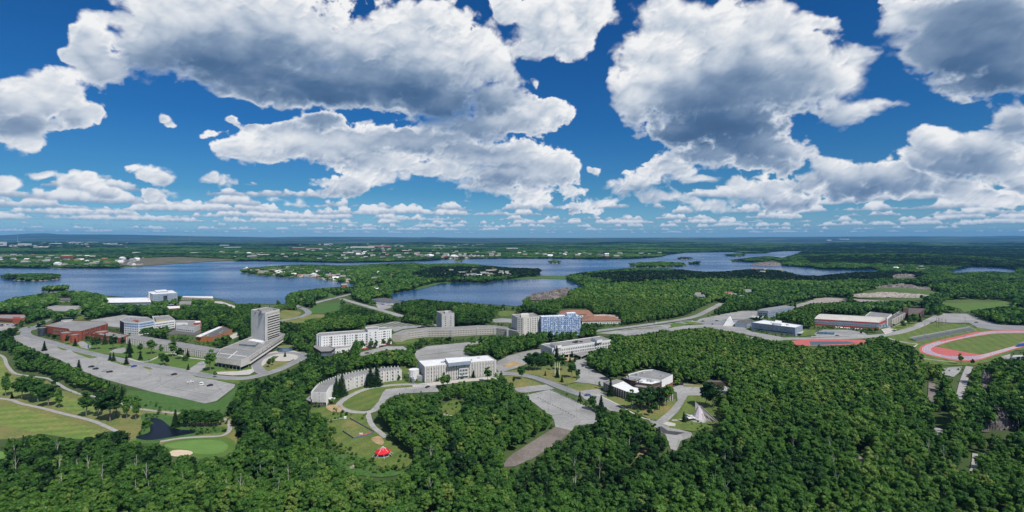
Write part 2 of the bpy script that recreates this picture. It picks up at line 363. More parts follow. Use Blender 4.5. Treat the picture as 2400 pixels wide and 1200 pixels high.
M_roof_g = mat('grey_roof_gravel', (.27, .265, .255), .95, .08, .12, scale2=.8, var2=.14)
M_roof_w = mat('white_roof_membrane', (.76, .76, .75), .75, .06, .12, scale2=.6, var2=.08)
M_roof_d = mat('dark_roof_gravel', (.13, .125, .12), .95, .12, .2, scale2=.9, var2=.15)
M_brick = mat('red_brick', (.30, .085, .055), .9, .12, .7, scale2=3, var2=.12)
M_brickp = mat('pale_brick', (.48, .44, .40), .9, .1, .7, scale2=3, var2=.1)
M_brown = mat('brown_cladding', (.10, .065, .05), .8, .1, .5)
M_orange = mat('orange_brick', (.42, .17, .06), .9, .1, .6)
M_blue = mat('blue_panel', (.22, .36, .58), .5, .08, .2)
M_blueg = mat('blue_grey_metal', (.27, .33, .41), .5, .07, .15, spec=.5, scale2=.7, var2=.15)
M_metal = mat('galvanised_metal', (.42, .43, .44), .45, .08, .8, metal=.3)
M_glass = mat('window_glass', (.035, .05, .065), .08, .3, .15, spec=.8)
M_glassb = mat('blue_tinted_glass', (.10, .17, .24), .1, .3, .12, spec=.9)
M_frame = mat('window_frame', (.55, .55, .54), .5, .03)
M_black = mat('near_black_matte', (.04, .04, .042), .8, .1)  # one plain near-black for walls, bands, bases and roof units
M_tile = mat('terracotta_shingle', (.30, .155, .10), .9, .15, .5, scale2=2, var2=.2)
M_rock = mat('lichened_rock', (.30, .25, .235), .95, .2, .12, .5, col2=(.085, .085, .08), scale2=.6, var2=.4, detail=8)
M_rubble = mat('pale_rubble', (.40, .35, .31), .95, .2, .2, .6, scale2=.5, var2=.4)
M_bark = mat('grey_bark', (.20, .17, .14), .95, .2, 3)
M_birch = mat('birch_bark', (.60, .57, .52), .9, .2, 4)
M_rubber = mat('black_rubber', (.02, .02, .02), .8)
M_ground = mat('forest_floor', (.05, .10, .022), .95, .2, .02, .4, col2=(.09, .12, .04), scale2=.004, var2=.4, detail=8, bscale=.05)
def water_mat():
    m = bpy.data.materials.new('lake_water'); m.use_nodes = True; nt = m.node_tree; N = nt.nodes.new; L = nt.links.new
    b = nt.nodes['Principled BSDF']; b.inputs['Base Color'].default_value = (.012, .065, .17, 1); b.inputs['Roughness'].default_value = .12; b.inputs['IOR'].default_value = 1.33
    geo = N('ShaderNodeNewGeometry'); mp = N('ShaderNodeMapping'); mp.inputs['Scale'].default_value = (.35, 1, 1); L(geo.outputs['Position'], mp.inputs[0])
    n1 = N('ShaderNodeTexNoise'); n1.inputs['Scale'].default_value = .25; n1.inputs['Detail'].default_value = 5; L(mp.outputs[0], n1.inputs['Vector'])
    bp = N('ShaderNodeBump'); bp.inputs['Strength'].default_value = .7; bp.inputs['Distance'].default_value = .35; L(n1.outputs[0], bp.inputs['Height']); L(bp.outputs[0], b.inputs['Normal'])
    n2 = N('ShaderNodeTexNoise'); n2.inputs['Scale'].default_value = .004; n2.inputs['Detail'].default_value = 4; L(mp.outputs[0], n2.inputs['Vector'])
    r = N('ShaderNodeMapRange'); r.inputs[1].default_value = .35; r.inputs[2].default_value = .65; r.inputs[3].default_value = .10; r.inputs[4].default_value = .32; L(n2.outputs[0], r.inputs[0]); L(r.outputs[0], b.inputs['Roughness'])
    return m
M_water = water_mat()
# ------------------------------------------------------------------ ground, hills on the horizon
def mounds(x, y):
    z = np.zeros_like(x)
    for px, py, rx, ry, h in MOUNDS:
        cx, cy = ray(px, py); z = z + h * np.exp(-(((x - cx) / rx) ** 2 + ((y - cy) / ry) ** 2))
    return z
MOUNDS = [(2110, 690, 110, 80, 14), (1640, 668, 200, 70, 8), (1300, 700, 45, 40, 6), (2330, 1010, 22, 30, 5), (2100, 612, 500, 260, 30), (2250, 655, 160, 100, 8), (1500, 690, 200, 80, 6)]
HORIZ = [(-1200, 552), (0, 548.5), (60, 546), (110, 545), (160, 548), (300, 550), (500, 554), (640, 556), (720, 554.8), (900, 555.5), (980, 556.5), (1010, 555.6), (1050, 557), (1300, 557.6), (1600, 556.8), (1900, 555), (2100, 554), (2400, 551), (3600, 549)]
def height(x, y):
    r = np.hypot(x, y); a = CX + F * x / np.maximum(y, 1); a = np.where(y > 1, a, 1e5)
    hy = np.interp(a, [h[0] for h in HORIZ], [h[1] for h in HORIZ])
    D = np.maximum(y, 1)
    z = np.zeros_like(x)
    def bump(r0, w, top): return top * np.exp(-((D - r0) / w) ** 2)
    n1 = fbm(x / 2500, y / 1500, 61, 4); n2 = fbm(x / 5200, y / 2600, 62, 4)
    z = z + np.clip(n1 + .1, 0, 1) * 75 * sst(4500, 9000, r) + np.clip(n2, 0, 1) * 60 * sst(9000, 20000, r)
    far = H + (HY - hy) / F * D
    z = z + np.maximum(far + 0 * n1, 0) * sst(13000, 22000, D) * (y > 1) * .98
    z = np.where(D > 9000, np.minimum(z, np.maximum(H + (HY - hy) / F * D * .98, 0)), np.minimum(z, 88))
    z = z + np.where(y > 1, mounds(x, y), 0); m = (y > 500) & (y < 9000)
    if m.any():
        px = CX + F * x[m] / y[m]; py = HY + F * H / y[m]; wet = np.zeros(px.shape, bool)
        for w in LAKES: wet |= inside(px, py, np.array(w, float))
        zz = z[m]; zz[wet] = -.6; z[m] = zz
    return z
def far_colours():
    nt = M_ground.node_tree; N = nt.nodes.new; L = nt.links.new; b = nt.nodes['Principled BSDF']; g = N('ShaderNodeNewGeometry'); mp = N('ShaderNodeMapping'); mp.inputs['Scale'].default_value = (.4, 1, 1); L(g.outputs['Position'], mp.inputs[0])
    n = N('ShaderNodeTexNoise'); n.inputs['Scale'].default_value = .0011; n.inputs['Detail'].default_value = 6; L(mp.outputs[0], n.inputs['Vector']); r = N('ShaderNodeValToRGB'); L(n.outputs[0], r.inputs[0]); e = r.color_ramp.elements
    e[0].position = .36; e[0].color = (.008, .024, .014, 1); e[1].position = .68; e[1].color = (.11, .09, .055, 1); k = e.new(.5); k.color = (.02, .045, .018, 1); k = e.new(.6); k.color = (.045, .08, .028, 1)  # green and brown far land; the darkest stop paints in bands of cloud shadow
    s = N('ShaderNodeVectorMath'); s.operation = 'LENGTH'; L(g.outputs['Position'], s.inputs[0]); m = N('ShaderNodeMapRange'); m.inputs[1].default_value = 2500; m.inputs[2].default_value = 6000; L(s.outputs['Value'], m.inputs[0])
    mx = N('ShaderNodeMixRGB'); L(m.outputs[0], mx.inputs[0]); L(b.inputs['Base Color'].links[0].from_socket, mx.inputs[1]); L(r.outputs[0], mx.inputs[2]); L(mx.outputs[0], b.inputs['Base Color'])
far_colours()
def build_ground():
    a = np.concatenate([np.linspace(-60, 60, 420), np.linspace(60, 300, 50)[1:]]); a = np.radians(a)
    r = np.concatenate([[2], 60 * (26500 / 60.) ** (np.arange(380) / 379.)])
    A, R = np.meshgrid(a, r); x = R * np.sin(A); y = R * np.cos(A); z = height(x, y)
    vs = np.stack([x, y, z], -1).reshape(-1, 3); nr, na = A.shape
    idx = np.arange(nr * na).reshape(nr, na); q = np.stack([idx[:-1, :-1], idx[:-1, 1:], idx[1:, 1:], idx[1:, :-1]], -1).reshape(-1, 4)[:, ::-1]
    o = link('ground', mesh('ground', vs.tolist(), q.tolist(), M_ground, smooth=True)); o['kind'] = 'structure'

def stripes(m, scale, amt, rot):
    """mown bands across a fairway"""
    nt = m.node_tree; N = nt.nodes.new; L = nt.links.new; b = nt.nodes['Principled BSDF']; g = N('ShaderNodeNewGeometry'); mp = N('ShaderNodeMapping'); mp.inputs['Rotation'].default_value = (0, 0, rot); L(g.outputs['Position'], mp.inputs[0])
    w = N('ShaderNodeTexWave'); w.inputs['Scale'].default_value = scale; w.inputs['Distortion'].default_value = 2.5; w.inputs['Detail'].default_value = 3; w.inputs['Detail Scale'].default_value = .4; L(mp.outputs[0], w.inputs['Vector'])
    r = N('ShaderNodeMapRange'); r.inputs[3].default_value = 1 - amt; r.inputs[4].default_value = 1 + amt * .6; L(w.outputs['Fac'], r.inputs[0]); v = N('ShaderNodeVectorMath'); v.operation = 'SCALE'; L(b.inputs['Base Color'].links[0].from_socket, v.inputs[0]); L(r.outputs[0], v.inputs['Scale']); L(v.outputs[0], b.inputs['Base Color'])
stripes(M_fair, .03, .14, 1.35); stripes(M_grass, .03, .10, .5)
def cracks(m, scale, amt):
    """sealed cracks and repair patches in old asphalt"""
    nt = m.node_tree; N = nt.nodes.new; L = nt.links.new; b = nt.nodes['Principled BSDF']; g = N('ShaderNodeNewGeometry'); n = N('ShaderNodeTexNoise'); n.inputs['Scale'].default_value = .2; L(g.outputs['Position'], n.inputs['Vector']); mx = N('ShaderNodeMixRGB'); mx.inputs[0].default_value = .12; L(g.outputs['Position'], mx.inputs[1]); L(n.outputs['Color'], mx.inputs[2])
    v = N('ShaderNodeTexVoronoi'); v.feature = 'DISTANCE_TO_EDGE'; v.inputs['Scale'].default_value = scale; L(g.outputs['Position'], v.inputs['Vector']); r = N('ShaderNodeMapRange'); r.inputs[1].default_value = 0; r.inputs[2].default_value = .03; r.inputs[3].default_value = 1 - amt; r.inputs[4].default_value = 1; L(v.outputs['Distance'], r.inputs[0])
    c = N('ShaderNodeTexVoronoi'); c.inputs['Scale'].default_value = scale * .6; c.distance = 'CHEBYCHEV'; L(g.outputs['Position'], c.inputs['Vector']); s = N('ShaderNodeSeparateColor'); L(c.outputs['Color'], s.inputs[0]); r2 = N('ShaderNodeMapRange'); r2.inputs[3].default_value = .90; r2.inputs[4].default_value = 1.06; L(s.outputs[0], r2.inputs[0])
    k = N('ShaderNodeMath'); k.operation = 'MULTIPLY'; L(r.outputs[0], k.inputs[0]); L(r2.outputs[0], k.inputs[1]); q = N('ShaderNodeVectorMath'); q.operation = 'SCALE'; L(b.inputs['Base Color'].links[0].from_socket, q.inputs[0]); L(k.outputs[0], q.inputs['Scale']); L(q.outputs[0], b.inputs['Base Color'])
cracks(M_asph, .06, .22); cracks(M_road, .09, .15); cracks(M_roof_g, .11, .12)
def inside(px, py, poly):
    out = np.zeros(px.shape, bool); x0, y0 = poly.min(0); x1, y1 = poly.max(0); b = (px >= x0) & (px <= x1) & (py >= y0) & (py <= y1)
    if not b.any(): return out
    X = px[b]; Y = py[b]; r = np.zeros(X.shape, bool); n = len(poly)
    for i in range(n):
        ax, ay = poly[i - 1]; bx, by = poly[i]
        if ay == by: continue
        c = ((ay > Y) != (by > Y)); r ^= c & (X < (bx - ax) * (Y - ay) / (by - ay) + ax)
    out[b] = r; return out
W1 = [(-700, 640), (-300, 632), (0, 627), (150, 629), (270, 628.5), (330, 625), (400, 619), (480, 614), (600, 611), (700, 614), (800, 616), (900, 614), (1000, 611), (1060, 607.5), (1200, 605.5), (1300, 606), (1400, 607.5), (1480, 607), (1545, 602), (1560, 597), (1600, 592), (1720, 590), (1745, 594), (1790, 594), (1807, 590), (1840, 588.5), (1883, 588), (1878, 592), (1847, 602), (1833, 604), (1800, 600), (1770, 602), (1740, 606), (1710, 609), (1717, 613), (1787, 615), (1797, 623), (1840, 624), (1907, 628), (1927, 631), (2000, 632), (2063, 632), (2063, 636), (2000, 638), (1950, 643), (1917, 646), (1880, 645), (1857, 641), (1840, 635), (1813, 632), (1757, 630), (1700, 636), (1650, 637), (1600, 632), (1565, 629), (1480, 628), (1433, 631), (1367, 638), (1320, 647), (1260, 646), (1267, 638), (1262, 629), (1193, 627), (1133, 621), (1083, 617), (1047, 617), (993, 619), (967, 615), (917, 617), (833, 621), (800, 622), (733, 620), (687, 620), (620, 625), (593, 627), (562, 632), (566, 638), (583, 642), (617, 647), (667, 650), (733, 652), (767, 657), (800, 662), (834, 667), (828, 672), (790, 673), (735, 677), (700, 683), (680, 688), (667, 697), (673, 708), (670, 713), (640, 713), (600, 712), (556, 713), (545, 706), (500, 698), (440, 695), (420, 694), (380, 700), (300, 697), (250, 693), (200, 683), (160, 681), (130, 686), (100, 688), (60, 694), (30, 698), (5, 708), (-100, 716), (-700, 730)]
W2 = [(918, 690), (940, 685), (987, 677), (1020, 668), (1033, 664), (1100, 662), (1133, 664), (1167, 658), (1213, 655), (1267, 654), (1327, 656), (1347, 663), (1367, 671), (1347, 677), (1300, 682), (1250, 692), (1222, 706), (1230, 716), (1210, 718), (1167, 715), (1100, 711), (1033, 706), (987, 701), (950, 706), (917, 703)]
W3 = [(2223, 637), (2257, 628), (2273, 625), (2333, 627), (2353, 628), (2392, 635), (2367, 639), (2333, 636), (2267, 638), (2233, 640)]
W5 = [(342, 981), (360, 979), (380, 985), (400, 1000), (425, 1007), (457, 1009), (466, 1012), (445, 1017), (400, 1025), (362, 1031), (335, 1031), (318, 1024), (347, 1015), (352, 1007), (350, 992)]
LAKES = [W1, W2, W3]
build_ground()
# ------------------------------------------------------------------ lakes
CLEAR = []          # outlines, in pixels of the photograph, that no tree may cover
def clear(p): CLEAR.append(np.array(p, float))
for nm, w in (('lake', W1), ('lake', W2), ('lake', W3)):
    sheet(nm, w, M_water, lift=.30 + .05 * len(CLEAR)); clear(w)
M_pond = mat('pond_water', (.006, .009, .016), .35, .1, .3, .03, spec=.12); sheet('pond', W5, M_pond, smooth=4, lift=.12); clear(W5)
def island(pts, top, label_mat=M_meadow):
    """low land rising out of the lake"""
    p = ccw(catmull(P(pts), 3)); c = centre(p); vs = []; n = len(p)
    rings = [(1.0, .2), (.93, .5), (.7, .75), (.4, .95), (.12, 1.0)]
    for s, t in rings: vs += [(c[0] + (q[0] - c[0]) * s, c[1] + (q[1] - c[1]) * s, .5 + top * (t - .2) * 1.1) for q in p]
    vs += [(c[0], c[1], .5 + top * .9)]; fs = []
    for k in range(len(rings) - 1): fs += [(k * n + i, k * n + (i + 1) % n, (k + 1) * n + (i + 1) % n, (k + 1) * n + i) for i in range(n)]
    k = len(rings) - 1; fs += [(k * n + i, k * n + (i + 1) % n, len(vs) - 1) for i in range(n)]
    o = link('island', mesh('island', vs, fs, label_mat, smooth=True)); o['kind'] = 'structure'
    # a rocky rim at the waterline
    mb = MB(); r = random.Random(int(c[0]))
    for i in range(0, n, 1):
        x, y = p[i]; s = r.uniform(.5, 1.3) * max(1.2, c[1] * .0022)
        mb.add([(x - s, y - s, .2), (x + s, y - s, .2), (x + s, y + s, .2), (x - s, y + s, .2), (x - s * .4, y - s * .5, .2 + s * .7), (x + s * .5, y - s * .3, .2 + s * .8), (x + s * .4, y + s * .5, .2 + s * .6), (x - s * .5, y + s * .4, .2 + s * .65)],
               [(0, 1, 5, 4), (1, 2, 6, 5), (2, 3, 7, 6), (3, 0, 4, 7), (4, 5, 6, 7)])
    o = mb.build('shore_rocks', M_rock); o['kind'] = 'stuff'
    return p
ISL = []
for pts, top in (([(9, 651), (40, 648.5), (80, 647.5), (115, 648), (140, 652), (125, 656), (95, 658.5), (45, 658), (18, 655)], 5), ([(100, 681), (122, 679.5), (150, 680), (163, 682.5), (140, 685), (112, 685.5)], 4),
                 ([(1704, 599), (1720, 597.6), (1738, 598), (1740, 600), (1720, 601)], 5), ([(1480, 623), (1500, 619.5), (1560, 618.5), (1597, 621), (1603, 624), (1560, 626), (1500, 626.5)], 6),
                 ([(1590, 607), (1603, 606), (1617, 607.5), (1603, 608.6)], 3), ([(1290, 616), (1300, 614.5), (1312, 616.5), (1300, 618)], 3), ([(1068, 613.2), (1076, 612.6), (1083, 613.4), (1075, 614)], 2), ([(1617, 619), (1630, 618.2), (1640, 619), (1628, 620)], 1)):
    ISL.append((island(pts, top, M_rock if top <= 3 and pts[0][0] == 1290 else M_meadow), top))
M_slope = mat('bare_rocky_slope', (.20, .15, .11), .95, .2, .01, .5, col2=(.07, .10, .04), scale2=.03, var2=.4, detail=8)
for p_ in ([(262, 612), (330, 605), (420, 602), (500, 606), (560, 608), (500, 613), (420, 618), (330, 624), (285, 622)], [(1030, 600.5), (1090, 598), (1180, 599.5), (1100, 602)]):
    clear(p_); sheet('rocky_slope', p_, M_slope, 1.2)
for p_ in ([(2298, 872), (2325, 874), (2320, 905), (2300, 908)], [(2302, 912), (2318, 912), (2318, 920), (2303, 920)], [(2298, 1004), (2325, 994), (2338, 968), (2352, 968), (2358, 990), (2390, 1000), (2388, 1014), (2340, 1022), (2298, 1020)], [(2050, 676), (2110, 668), (2160, 672), (2210, 684), (2170, 692), (2060, 690)], [(2085, 648), (2150, 646), (2155, 652), (2090, 655)], [(1245, 700), (1275, 690), (1330, 684), (1335, 692), (1290, 702), (1240, 708)], [(1783, 616), (1812, 612), (1835, 616), (1830, 622), (1797, 623)]):
    clear(p_)
# ------------------------------------------------------------------ lots, roads, lawns: outlines read off the photograph
def patch(nm, pts, m, smooth=0, c=True):
    if c: clear(catmull(pts, 3) if smooth else pts)
    return sheet(nm, pts, m, smooth=smooth)
GOLF = [(-400, 838), (-100, 832), (0, 832), (20, 862), (40, 880), (110, 892), (130, 914), (160, 918), (225, 937), (290, 958), (330, 952), (430, 965), (520, 972), (552, 992), (556, 1030), (540, 1062), (500, 1072), (455, 1070), (395, 1060), (378, 1042), (330, 1038), (300, 1037), (275, 1012), (240, 1014), (195, 1030), (150, 1012), (60, 1024), (0, 1030), (-400, 1050)]
patch('golf_rough', GOLF, M_dry, 3)
patch('fairway', [(-300, 842), (-20, 838), (12, 870), (35, 895), (80, 900), (140, 925), (215, 950), (225, 975), (150, 960), (60, 938), (0, 925), (-300, 920)], M_fair, 4)
patch('fairway', [(-300, 950), (0, 950), (70, 962), (150, 985), (220, 1005), (235, 1018), (195, 1030), (120, 1020), (40, 1005), (-40, 995), (-300, 1000)], M_fair, 4)
patch('meadow', [(300, 915), (350, 917), (425, 933), (482, 947), (512, 942), (552, 908), (562, 908), (535, 950), (520, 978), (430, 966), (330, 956), (290, 935)], M_meadow)
patch('pond_bank', [(318, 1028), (335, 1000), (330, 975), (350, 968), (400, 975), (430, 990), (480, 1000), (525, 1000), (528, 1012), (480, 1018), (400, 1030), (350, 1040)], M_meadow, 4)
patch('putting_green_apron', [(378, 1042), (420, 1030), (480, 1024), (530, 1024), (552, 1040), (545, 1062), (500, 1074), (430, 1074), (390, 1064)], M_lawn, 4)
patch('putting_green', [(386, 1042), (430, 1034), (475, 1031), (515, 1033), (534, 1044), (528, 1056), (500, 1064), (460, 1063), (435, 1053), (400, 1050)], M_green, 4)
patch('sand_bunker', [(398, 1061), (405, 1056), (425, 1054.5), (445, 1057), (452, 1062), (440, 1068), (420, 1070), (402, 1068)], M_bunker, 4)
patch('tee_green', [(-60, 1060), (0, 1058), (16, 1066), (8, 1075), (-40, 1080)], M_green, 4)
for pts, w in (([(-80, 820), (0, 832), (17, 857), (35, 875), (75, 882), (115, 888), (140, 902), (157, 912), (190, 924), (225, 930), (280, 945), (331, 959), (425, 970), (515, 980), (535, 990), (538, 1008), (520, 1021), (475, 1024), (425, 1027), (375, 1035)], 2.6), ([(-200, 922), (0, 934), (50, 946), (100, 957), (150, 970), (212, 985), (250, 1000), (280, 1015), (300, 1031)], 2.8)):
    strip('cart_path', pts, w, M_path)
# left campus
patch('lawn', [(150, 795), (200, 800), (295, 808), (420, 812), (505, 838), (530, 868), (600, 850), (606, 862), (580, 880), (480, 876), (420, 866), (330, 846), (265, 832), (205, 824), (150, 805)], M_lawn)
patch('lawn', [(450, 880), (480, 880), (560, 892), (562, 900), (500, 890), (452, 886)], M_grass)
patch('dry_lawn_patch', [(517, 869), (545, 868), (556, 872), (535, 876), (520, 875)], M_dry, 3)
LOT1 = [(28, 788), (50, 784), (87, 796), (140, 812), (180, 824), (225, 836), (310, 853), (375, 865), (440, 874), (460, 884), (500, 890), (551, 901), (549, 908), (507, 940), (480, 946), (425, 933), (350, 917), (275, 897), (230, 884), (200, 872), (170, 860), (140, 843), (100, 828), (60, 812), (30, 796)]
patch('parking_lot', LOT1, M_asph)
patch('parking_island', [(135, 811), (150, 815), (165, 819), (150, 821), (136, 816)], M_grass, 3)
patch('parking_island', [(166, 820), (180, 823), (205, 831), (228, 837), (212, 840), (196, 835), (176, 828)], M_grass, 3)
patch('parking_island', [(252, 845), (275, 847), (300, 854), (310, 857), (295, 858), (275, 852)], M_grass, 3)
patch('parking_island', [(335, 860), (350, 861), (358, 866), (345, 865)], M_grass, 3)
strip('road', [(-60, 800), (20, 782), (52, 773), (66, 767), (80, 770), (62, 776), (64, 786), (100, 797), (140, 808), (175, 819), (225, 831), (275, 842), (325, 852), (375, 860), (425, 869), (462, 876), (500, 883), (562, 887), (600, 882), (646, 869), (677, 855), (704, 842), (713, 834), (705, 829), (687, 827), (662, 825), (645, 827), (625, 833), (607, 843), (602, 857), (608, 868), (622, 876)], 8.5, M_road, kerb=M_conc, smooth=6)
clear([(52, 764), (90, 764), (90, 772), (66, 784), (140, 803), (225, 825), (325, 846), (425, 863), (500, 876), (600, 872), (660, 858), (700, 838), (716, 833), (720, 842), (690, 862), (650, 880), (600, 892), (560, 895), (400, 870), (225, 838), (100, 803), (55, 790)])
patch('plaza_paving', [(560, 870), (590, 865), (592, 850), (598, 838), (625, 828), (650, 822), (690, 822), (712, 830), (718, 836), (704, 850), (690, 843), (660, 835), (640, 835), (630, 842), (622, 856), (612, 858), (606, 845), (600, 850), (600, 868), (585, 878), (545, 880), (505, 877), (505, 872)], M_conc)
strip('road', [(500, 883), (562, 887), (600, 882), (646, 869), (677, 855), (704, 842), (708, 834), (695, 829), (670, 827), (645, 829), (625, 835), (607, 845), (602, 857), (608, 870)], 8, M_road, smooth=6)
patch('turning_circle_lawn', [(616, 860), (625, 850), (640, 846), (660, 847), (676, 850), (660, 860), (635, 868), (622, 868)], M_dry, 3)
patch('turning_circle_planting', [(644, 845), (650, 838), (662, 832), (680, 832), (690, 838), (680, 846), (660, 847)], M_conc, 3)
patch('forecourt', [(255, 826), (270, 818), (292, 815), (298, 822), (285, 828)], M_asph)
patch('forecourt', [(180, 802), (195, 800), (215, 812), (205, 818), (190, 815)], M_asph)
patch('driveway', [(435, 870), (470, 848), (487, 846), (480, 862), (462, 876)], M_asph)
strip('footpath', [(300, 840), (330, 848), (352, 845), (375, 835), (400, 828), (440, 838), (500, 845)], 2.2, M_conc)
patch('parking_lot', [(203, 757), (215, 750), (290, 738), (330, 742), (282, 752), (281, 768), (262, 766)], M_asph)
patch('parking_lot', [(95, 722), (130, 716), (190, 717), (190, 724), (150, 730), (120, 728)], M_asph)
patch('parking_lot', [(-50, 760), (0, 757), (45, 758), (35, 768), (0, 776), (-50, 780)], M_asph)
patch('grass_field', [(173, 745), (195, 739), (207, 740), (195, 749), (178, 750)], M_grass)
strip('road', [(82, 767), (110, 752), (135, 745), (160, 738), (200, 732)], 7, M_road, smooth=4)
patch('yard', [(410, 772), (460, 770), (475, 778), (458, 786), (425, 784), (385, 785)], M_roof_d)
patch('shore_road', [(500, 706), (520, 707), (556, 719), (550, 722), (525, 714), (500, 710)], M_conc)
patch('yard', [(536, 786), (560, 778), (560, 788), (545, 795)], M_conc)
# roads towards the town
strip('road', [(655, 752), (677, 748), (704, 743), (719, 737), (723, 732), (715, 725), (698, 719), (700, 715)], 9, M_road, kerb=M_conc)
clear([(655, 746), (700, 738), (716, 733), (705, 724), (690, 716), (702, 713), (722, 724), (728, 733), (718, 741), (690, 749), (655, 756)])
strip('road', [(725, 714), (735, 711), (771, 701.7), (812, 692), (825, 689), (858, 683), (885, 672), (905, 664)], 12, M_asph)
clear([(725, 715), (770, 700), (815, 690), (830, 688), (815, 696), (775, 706), (740, 714)])
strip('road', [(800, 700), (812, 704), (875, 722), (910, 732), (940, 741), (985, 752)], 12, M_asph)
clear([(804, 700), (875, 717), (945, 740), (935, 744), (870, 726), (806, 706)])
patch('gravel_ground', [(655, 735), (665, 727), (700, 730), (705, 736), (690, 745), (660, 748)], M_dry, 3)
patch('dry_field', [(660, 752), (700, 748), (722, 738), (760, 738), (755, 745), (715, 750), (712, 757), (670, 756)], M_dry, 2)
patch('wet_meadow', [(730, 722), (760, 712), (800, 712), (790, 728), (740, 735), (728, 730)], M_meadow, 3)
patch('clearing', [(765, 690), (775, 686), (788, 696), (778, 700)], M_meadow)
patch('marsh_shore', [(985, 686), (1000, 678), (1035, 670), (1060, 664), (1060, 660), (1020, 664), (980, 674), (965, 684)], M_meadow)
patch('marsh_shore', [(1180, 656), (1240, 649), (1325, 647), (1330, 655), (1270, 652), (1215, 654)], M_meadow)
patch('mall_yard', [(880, 705), (900, 702), (925, 712), (915, 722), (890, 728), (882, 716)], M_asph)
patch('meadow', [(1165, 733), (1180, 728), (1215, 731), (1205, 738), (1175, 742)], M_grass, 2)
# centre
patch('parking_lot', [(845, 766), (925, 754), (965, 760), (1010, 766), (945, 771), (925, 778), (917, 772), (880, 768)], M_asph)
strip('road', [(985, 752), (1010, 756), (1030, 765)], 8, M_asph, smooth=3)
patch('parking_lot', [(965, 828), (1000, 812), (1060, 806), (1130, 800), (1137, 803), (1090, 811), (1085, 824), (1108, 838), (1040, 844), (980, 845)], M_asph)
strip('median', [(985, 834), (1030, 828), (1085, 821)], 1.6, M_grass, smooth=0)
patch('parking_lot', [(1145, 750), (1175, 746), (1205, 748), (1208, 758), (1190, 756), (1160, 756)], M_asph)
patch('driveway', [(838, 828), (905, 812), (945, 812), (960, 822), (935, 820), (900, 822), (870, 832), (845, 835)], M_asph)
patch('flower_bed', [(848, 817), (918, 806), (918, 808), (850, 820)], mat('red_flowers', (.30, .06, .035), .9, .3, 1))
patch('lawn', [(920, 800), (960, 795), (990, 798), (960, 806), (930, 808)], M_grass)
patch('parking_lot', [(1165, 848), (1190, 835), (1221, 826), (1267, 818), (1269, 838), (1250, 846), (1219, 860), (1187, 870), (1171, 876), (1162, 862)], M_asph)
patch('dry_lawn_patch', [(1176, 858), (1205, 846), (1228, 856), (1210, 858), (1190, 863)], M_sandy)
patch('lawn', [(1183, 872), (1230, 865), (1290, 858), (1340, 862), (1350, 885), (1345, 897), (1320, 901), (1300, 896), (1265, 882), (1225, 876)], M_dry, 2)
patch('dry_lawn_patch', [(1300, 840), (1345, 836), (1346, 842), (1320, 850), (1300, 848)], M_sandy)
patch('lawn', [(1182, 884), (1210, 882), (1240, 890), (1272, 904), (1240, 911), (1205, 908)], M_dry, 2)
patch('parking_lot', [(1346, 846), (1375, 840), (1375, 858), (1400, 872), (1430, 890), (1412, 906), (1385, 900), (1345, 896), (1360, 886), (1352, 868)], M_asph)
patch('lawn', [(1328, 907), (1350, 899), (1385, 901), (1408, 910), (1402, 918), (1360, 920)], M_dry, 2)
LOT2 = [(1228, 928), (1287, 914), (1350, 940), (1409, 972), (1405, 987), (1390, 994), (1347, 999), (1340, 1010), (1302, 1003), (1298, 984), (1258, 950)]
patch('parking_lot', LOT2, M_asph)
patch('dirt_track', [(1302, 1001), (1340, 1010), (1312, 1036), (1245, 1078), (1205, 1094), (1168, 1096), (1200, 1066), (1250, 1034), (1285, 1012)], M_dirt)
patch('parking_lot', [(1352, 918), (1402, 912), (1420, 925), (1455, 958), (1447, 972), (1417, 957), (1370, 936)], M_asph)
patch('parking_strip', [(1205, 910), (1280, 902), (1300, 912), (1225, 922), (1210, 918)], M_asph)
patch('school_lawn', [(1402, 925), (1420, 928), (1470, 935), (1500, 960), (1570, 940), (1584, 935), (1585, 948), (1545, 985), (1528, 985), (1490, 968), (1445, 948)], M_dry)
strip('road', [(1150, 878), (1187, 876), (1221, 879), (1252, 885), (1287, 897), (1316, 909), (1346, 920), (1367, 927)], 8, M_road, kerb=M_conc)
clear([(1165, 872), (1221, 874), (1287, 891), (1370, 918), (1370, 932), (1346, 926), (1287, 902), (1221, 884), (1165, 882)])
strip('footpath', [(1400, 925), (1450, 950), (1500, 978), (1524, 984)], 1.6, M_conc, smooth=3)
patch('school_yard', [(1550, 918), (1580, 908), (1602, 900), (1650, 904), (1700, 902), (1715, 912), (1712, 922), (1668, 928), (1612, 928), (1600, 955), (1578, 985), (1545, 1000), (1530, 993), (1545, 983), (1570, 962), (1588, 940), (1586, 920)], M_asph)
patch('dry_lawn_patch', [(1600, 902), (1648, 903), (1645, 908), (1602, 907)], M_dry)
patch('driveway_end', [(1520, 985), (1548, 990), (1560, 998), (1620, 1015), (1624, 1024), (1595, 1035), (1585, 1058), (1572, 1054), (1560, 1020), (1538, 1008)], M_asph)
patch('new_asphalt', [(1537, 1004), (1550, 1000), (1565, 1010), (1606, 1015), (1585, 1021), (1555, 1017)], M_dark)
patch('theatre_lawn', [(1612, 928), (1660, 930), (1690, 965), (1685, 1000), (1625, 1012), (1570, 1004), (1560, 993), (1590, 965)], M_grass)
strip('footpath', [(1575, 986), (1600, 984), (1625, 976)], 1.8, M_conc, smooth=2)
patch('paved_slab', [(1553, 994), (1565, 989), (1584, 994), (1582, 1000), (1565, 999)], M_conc)
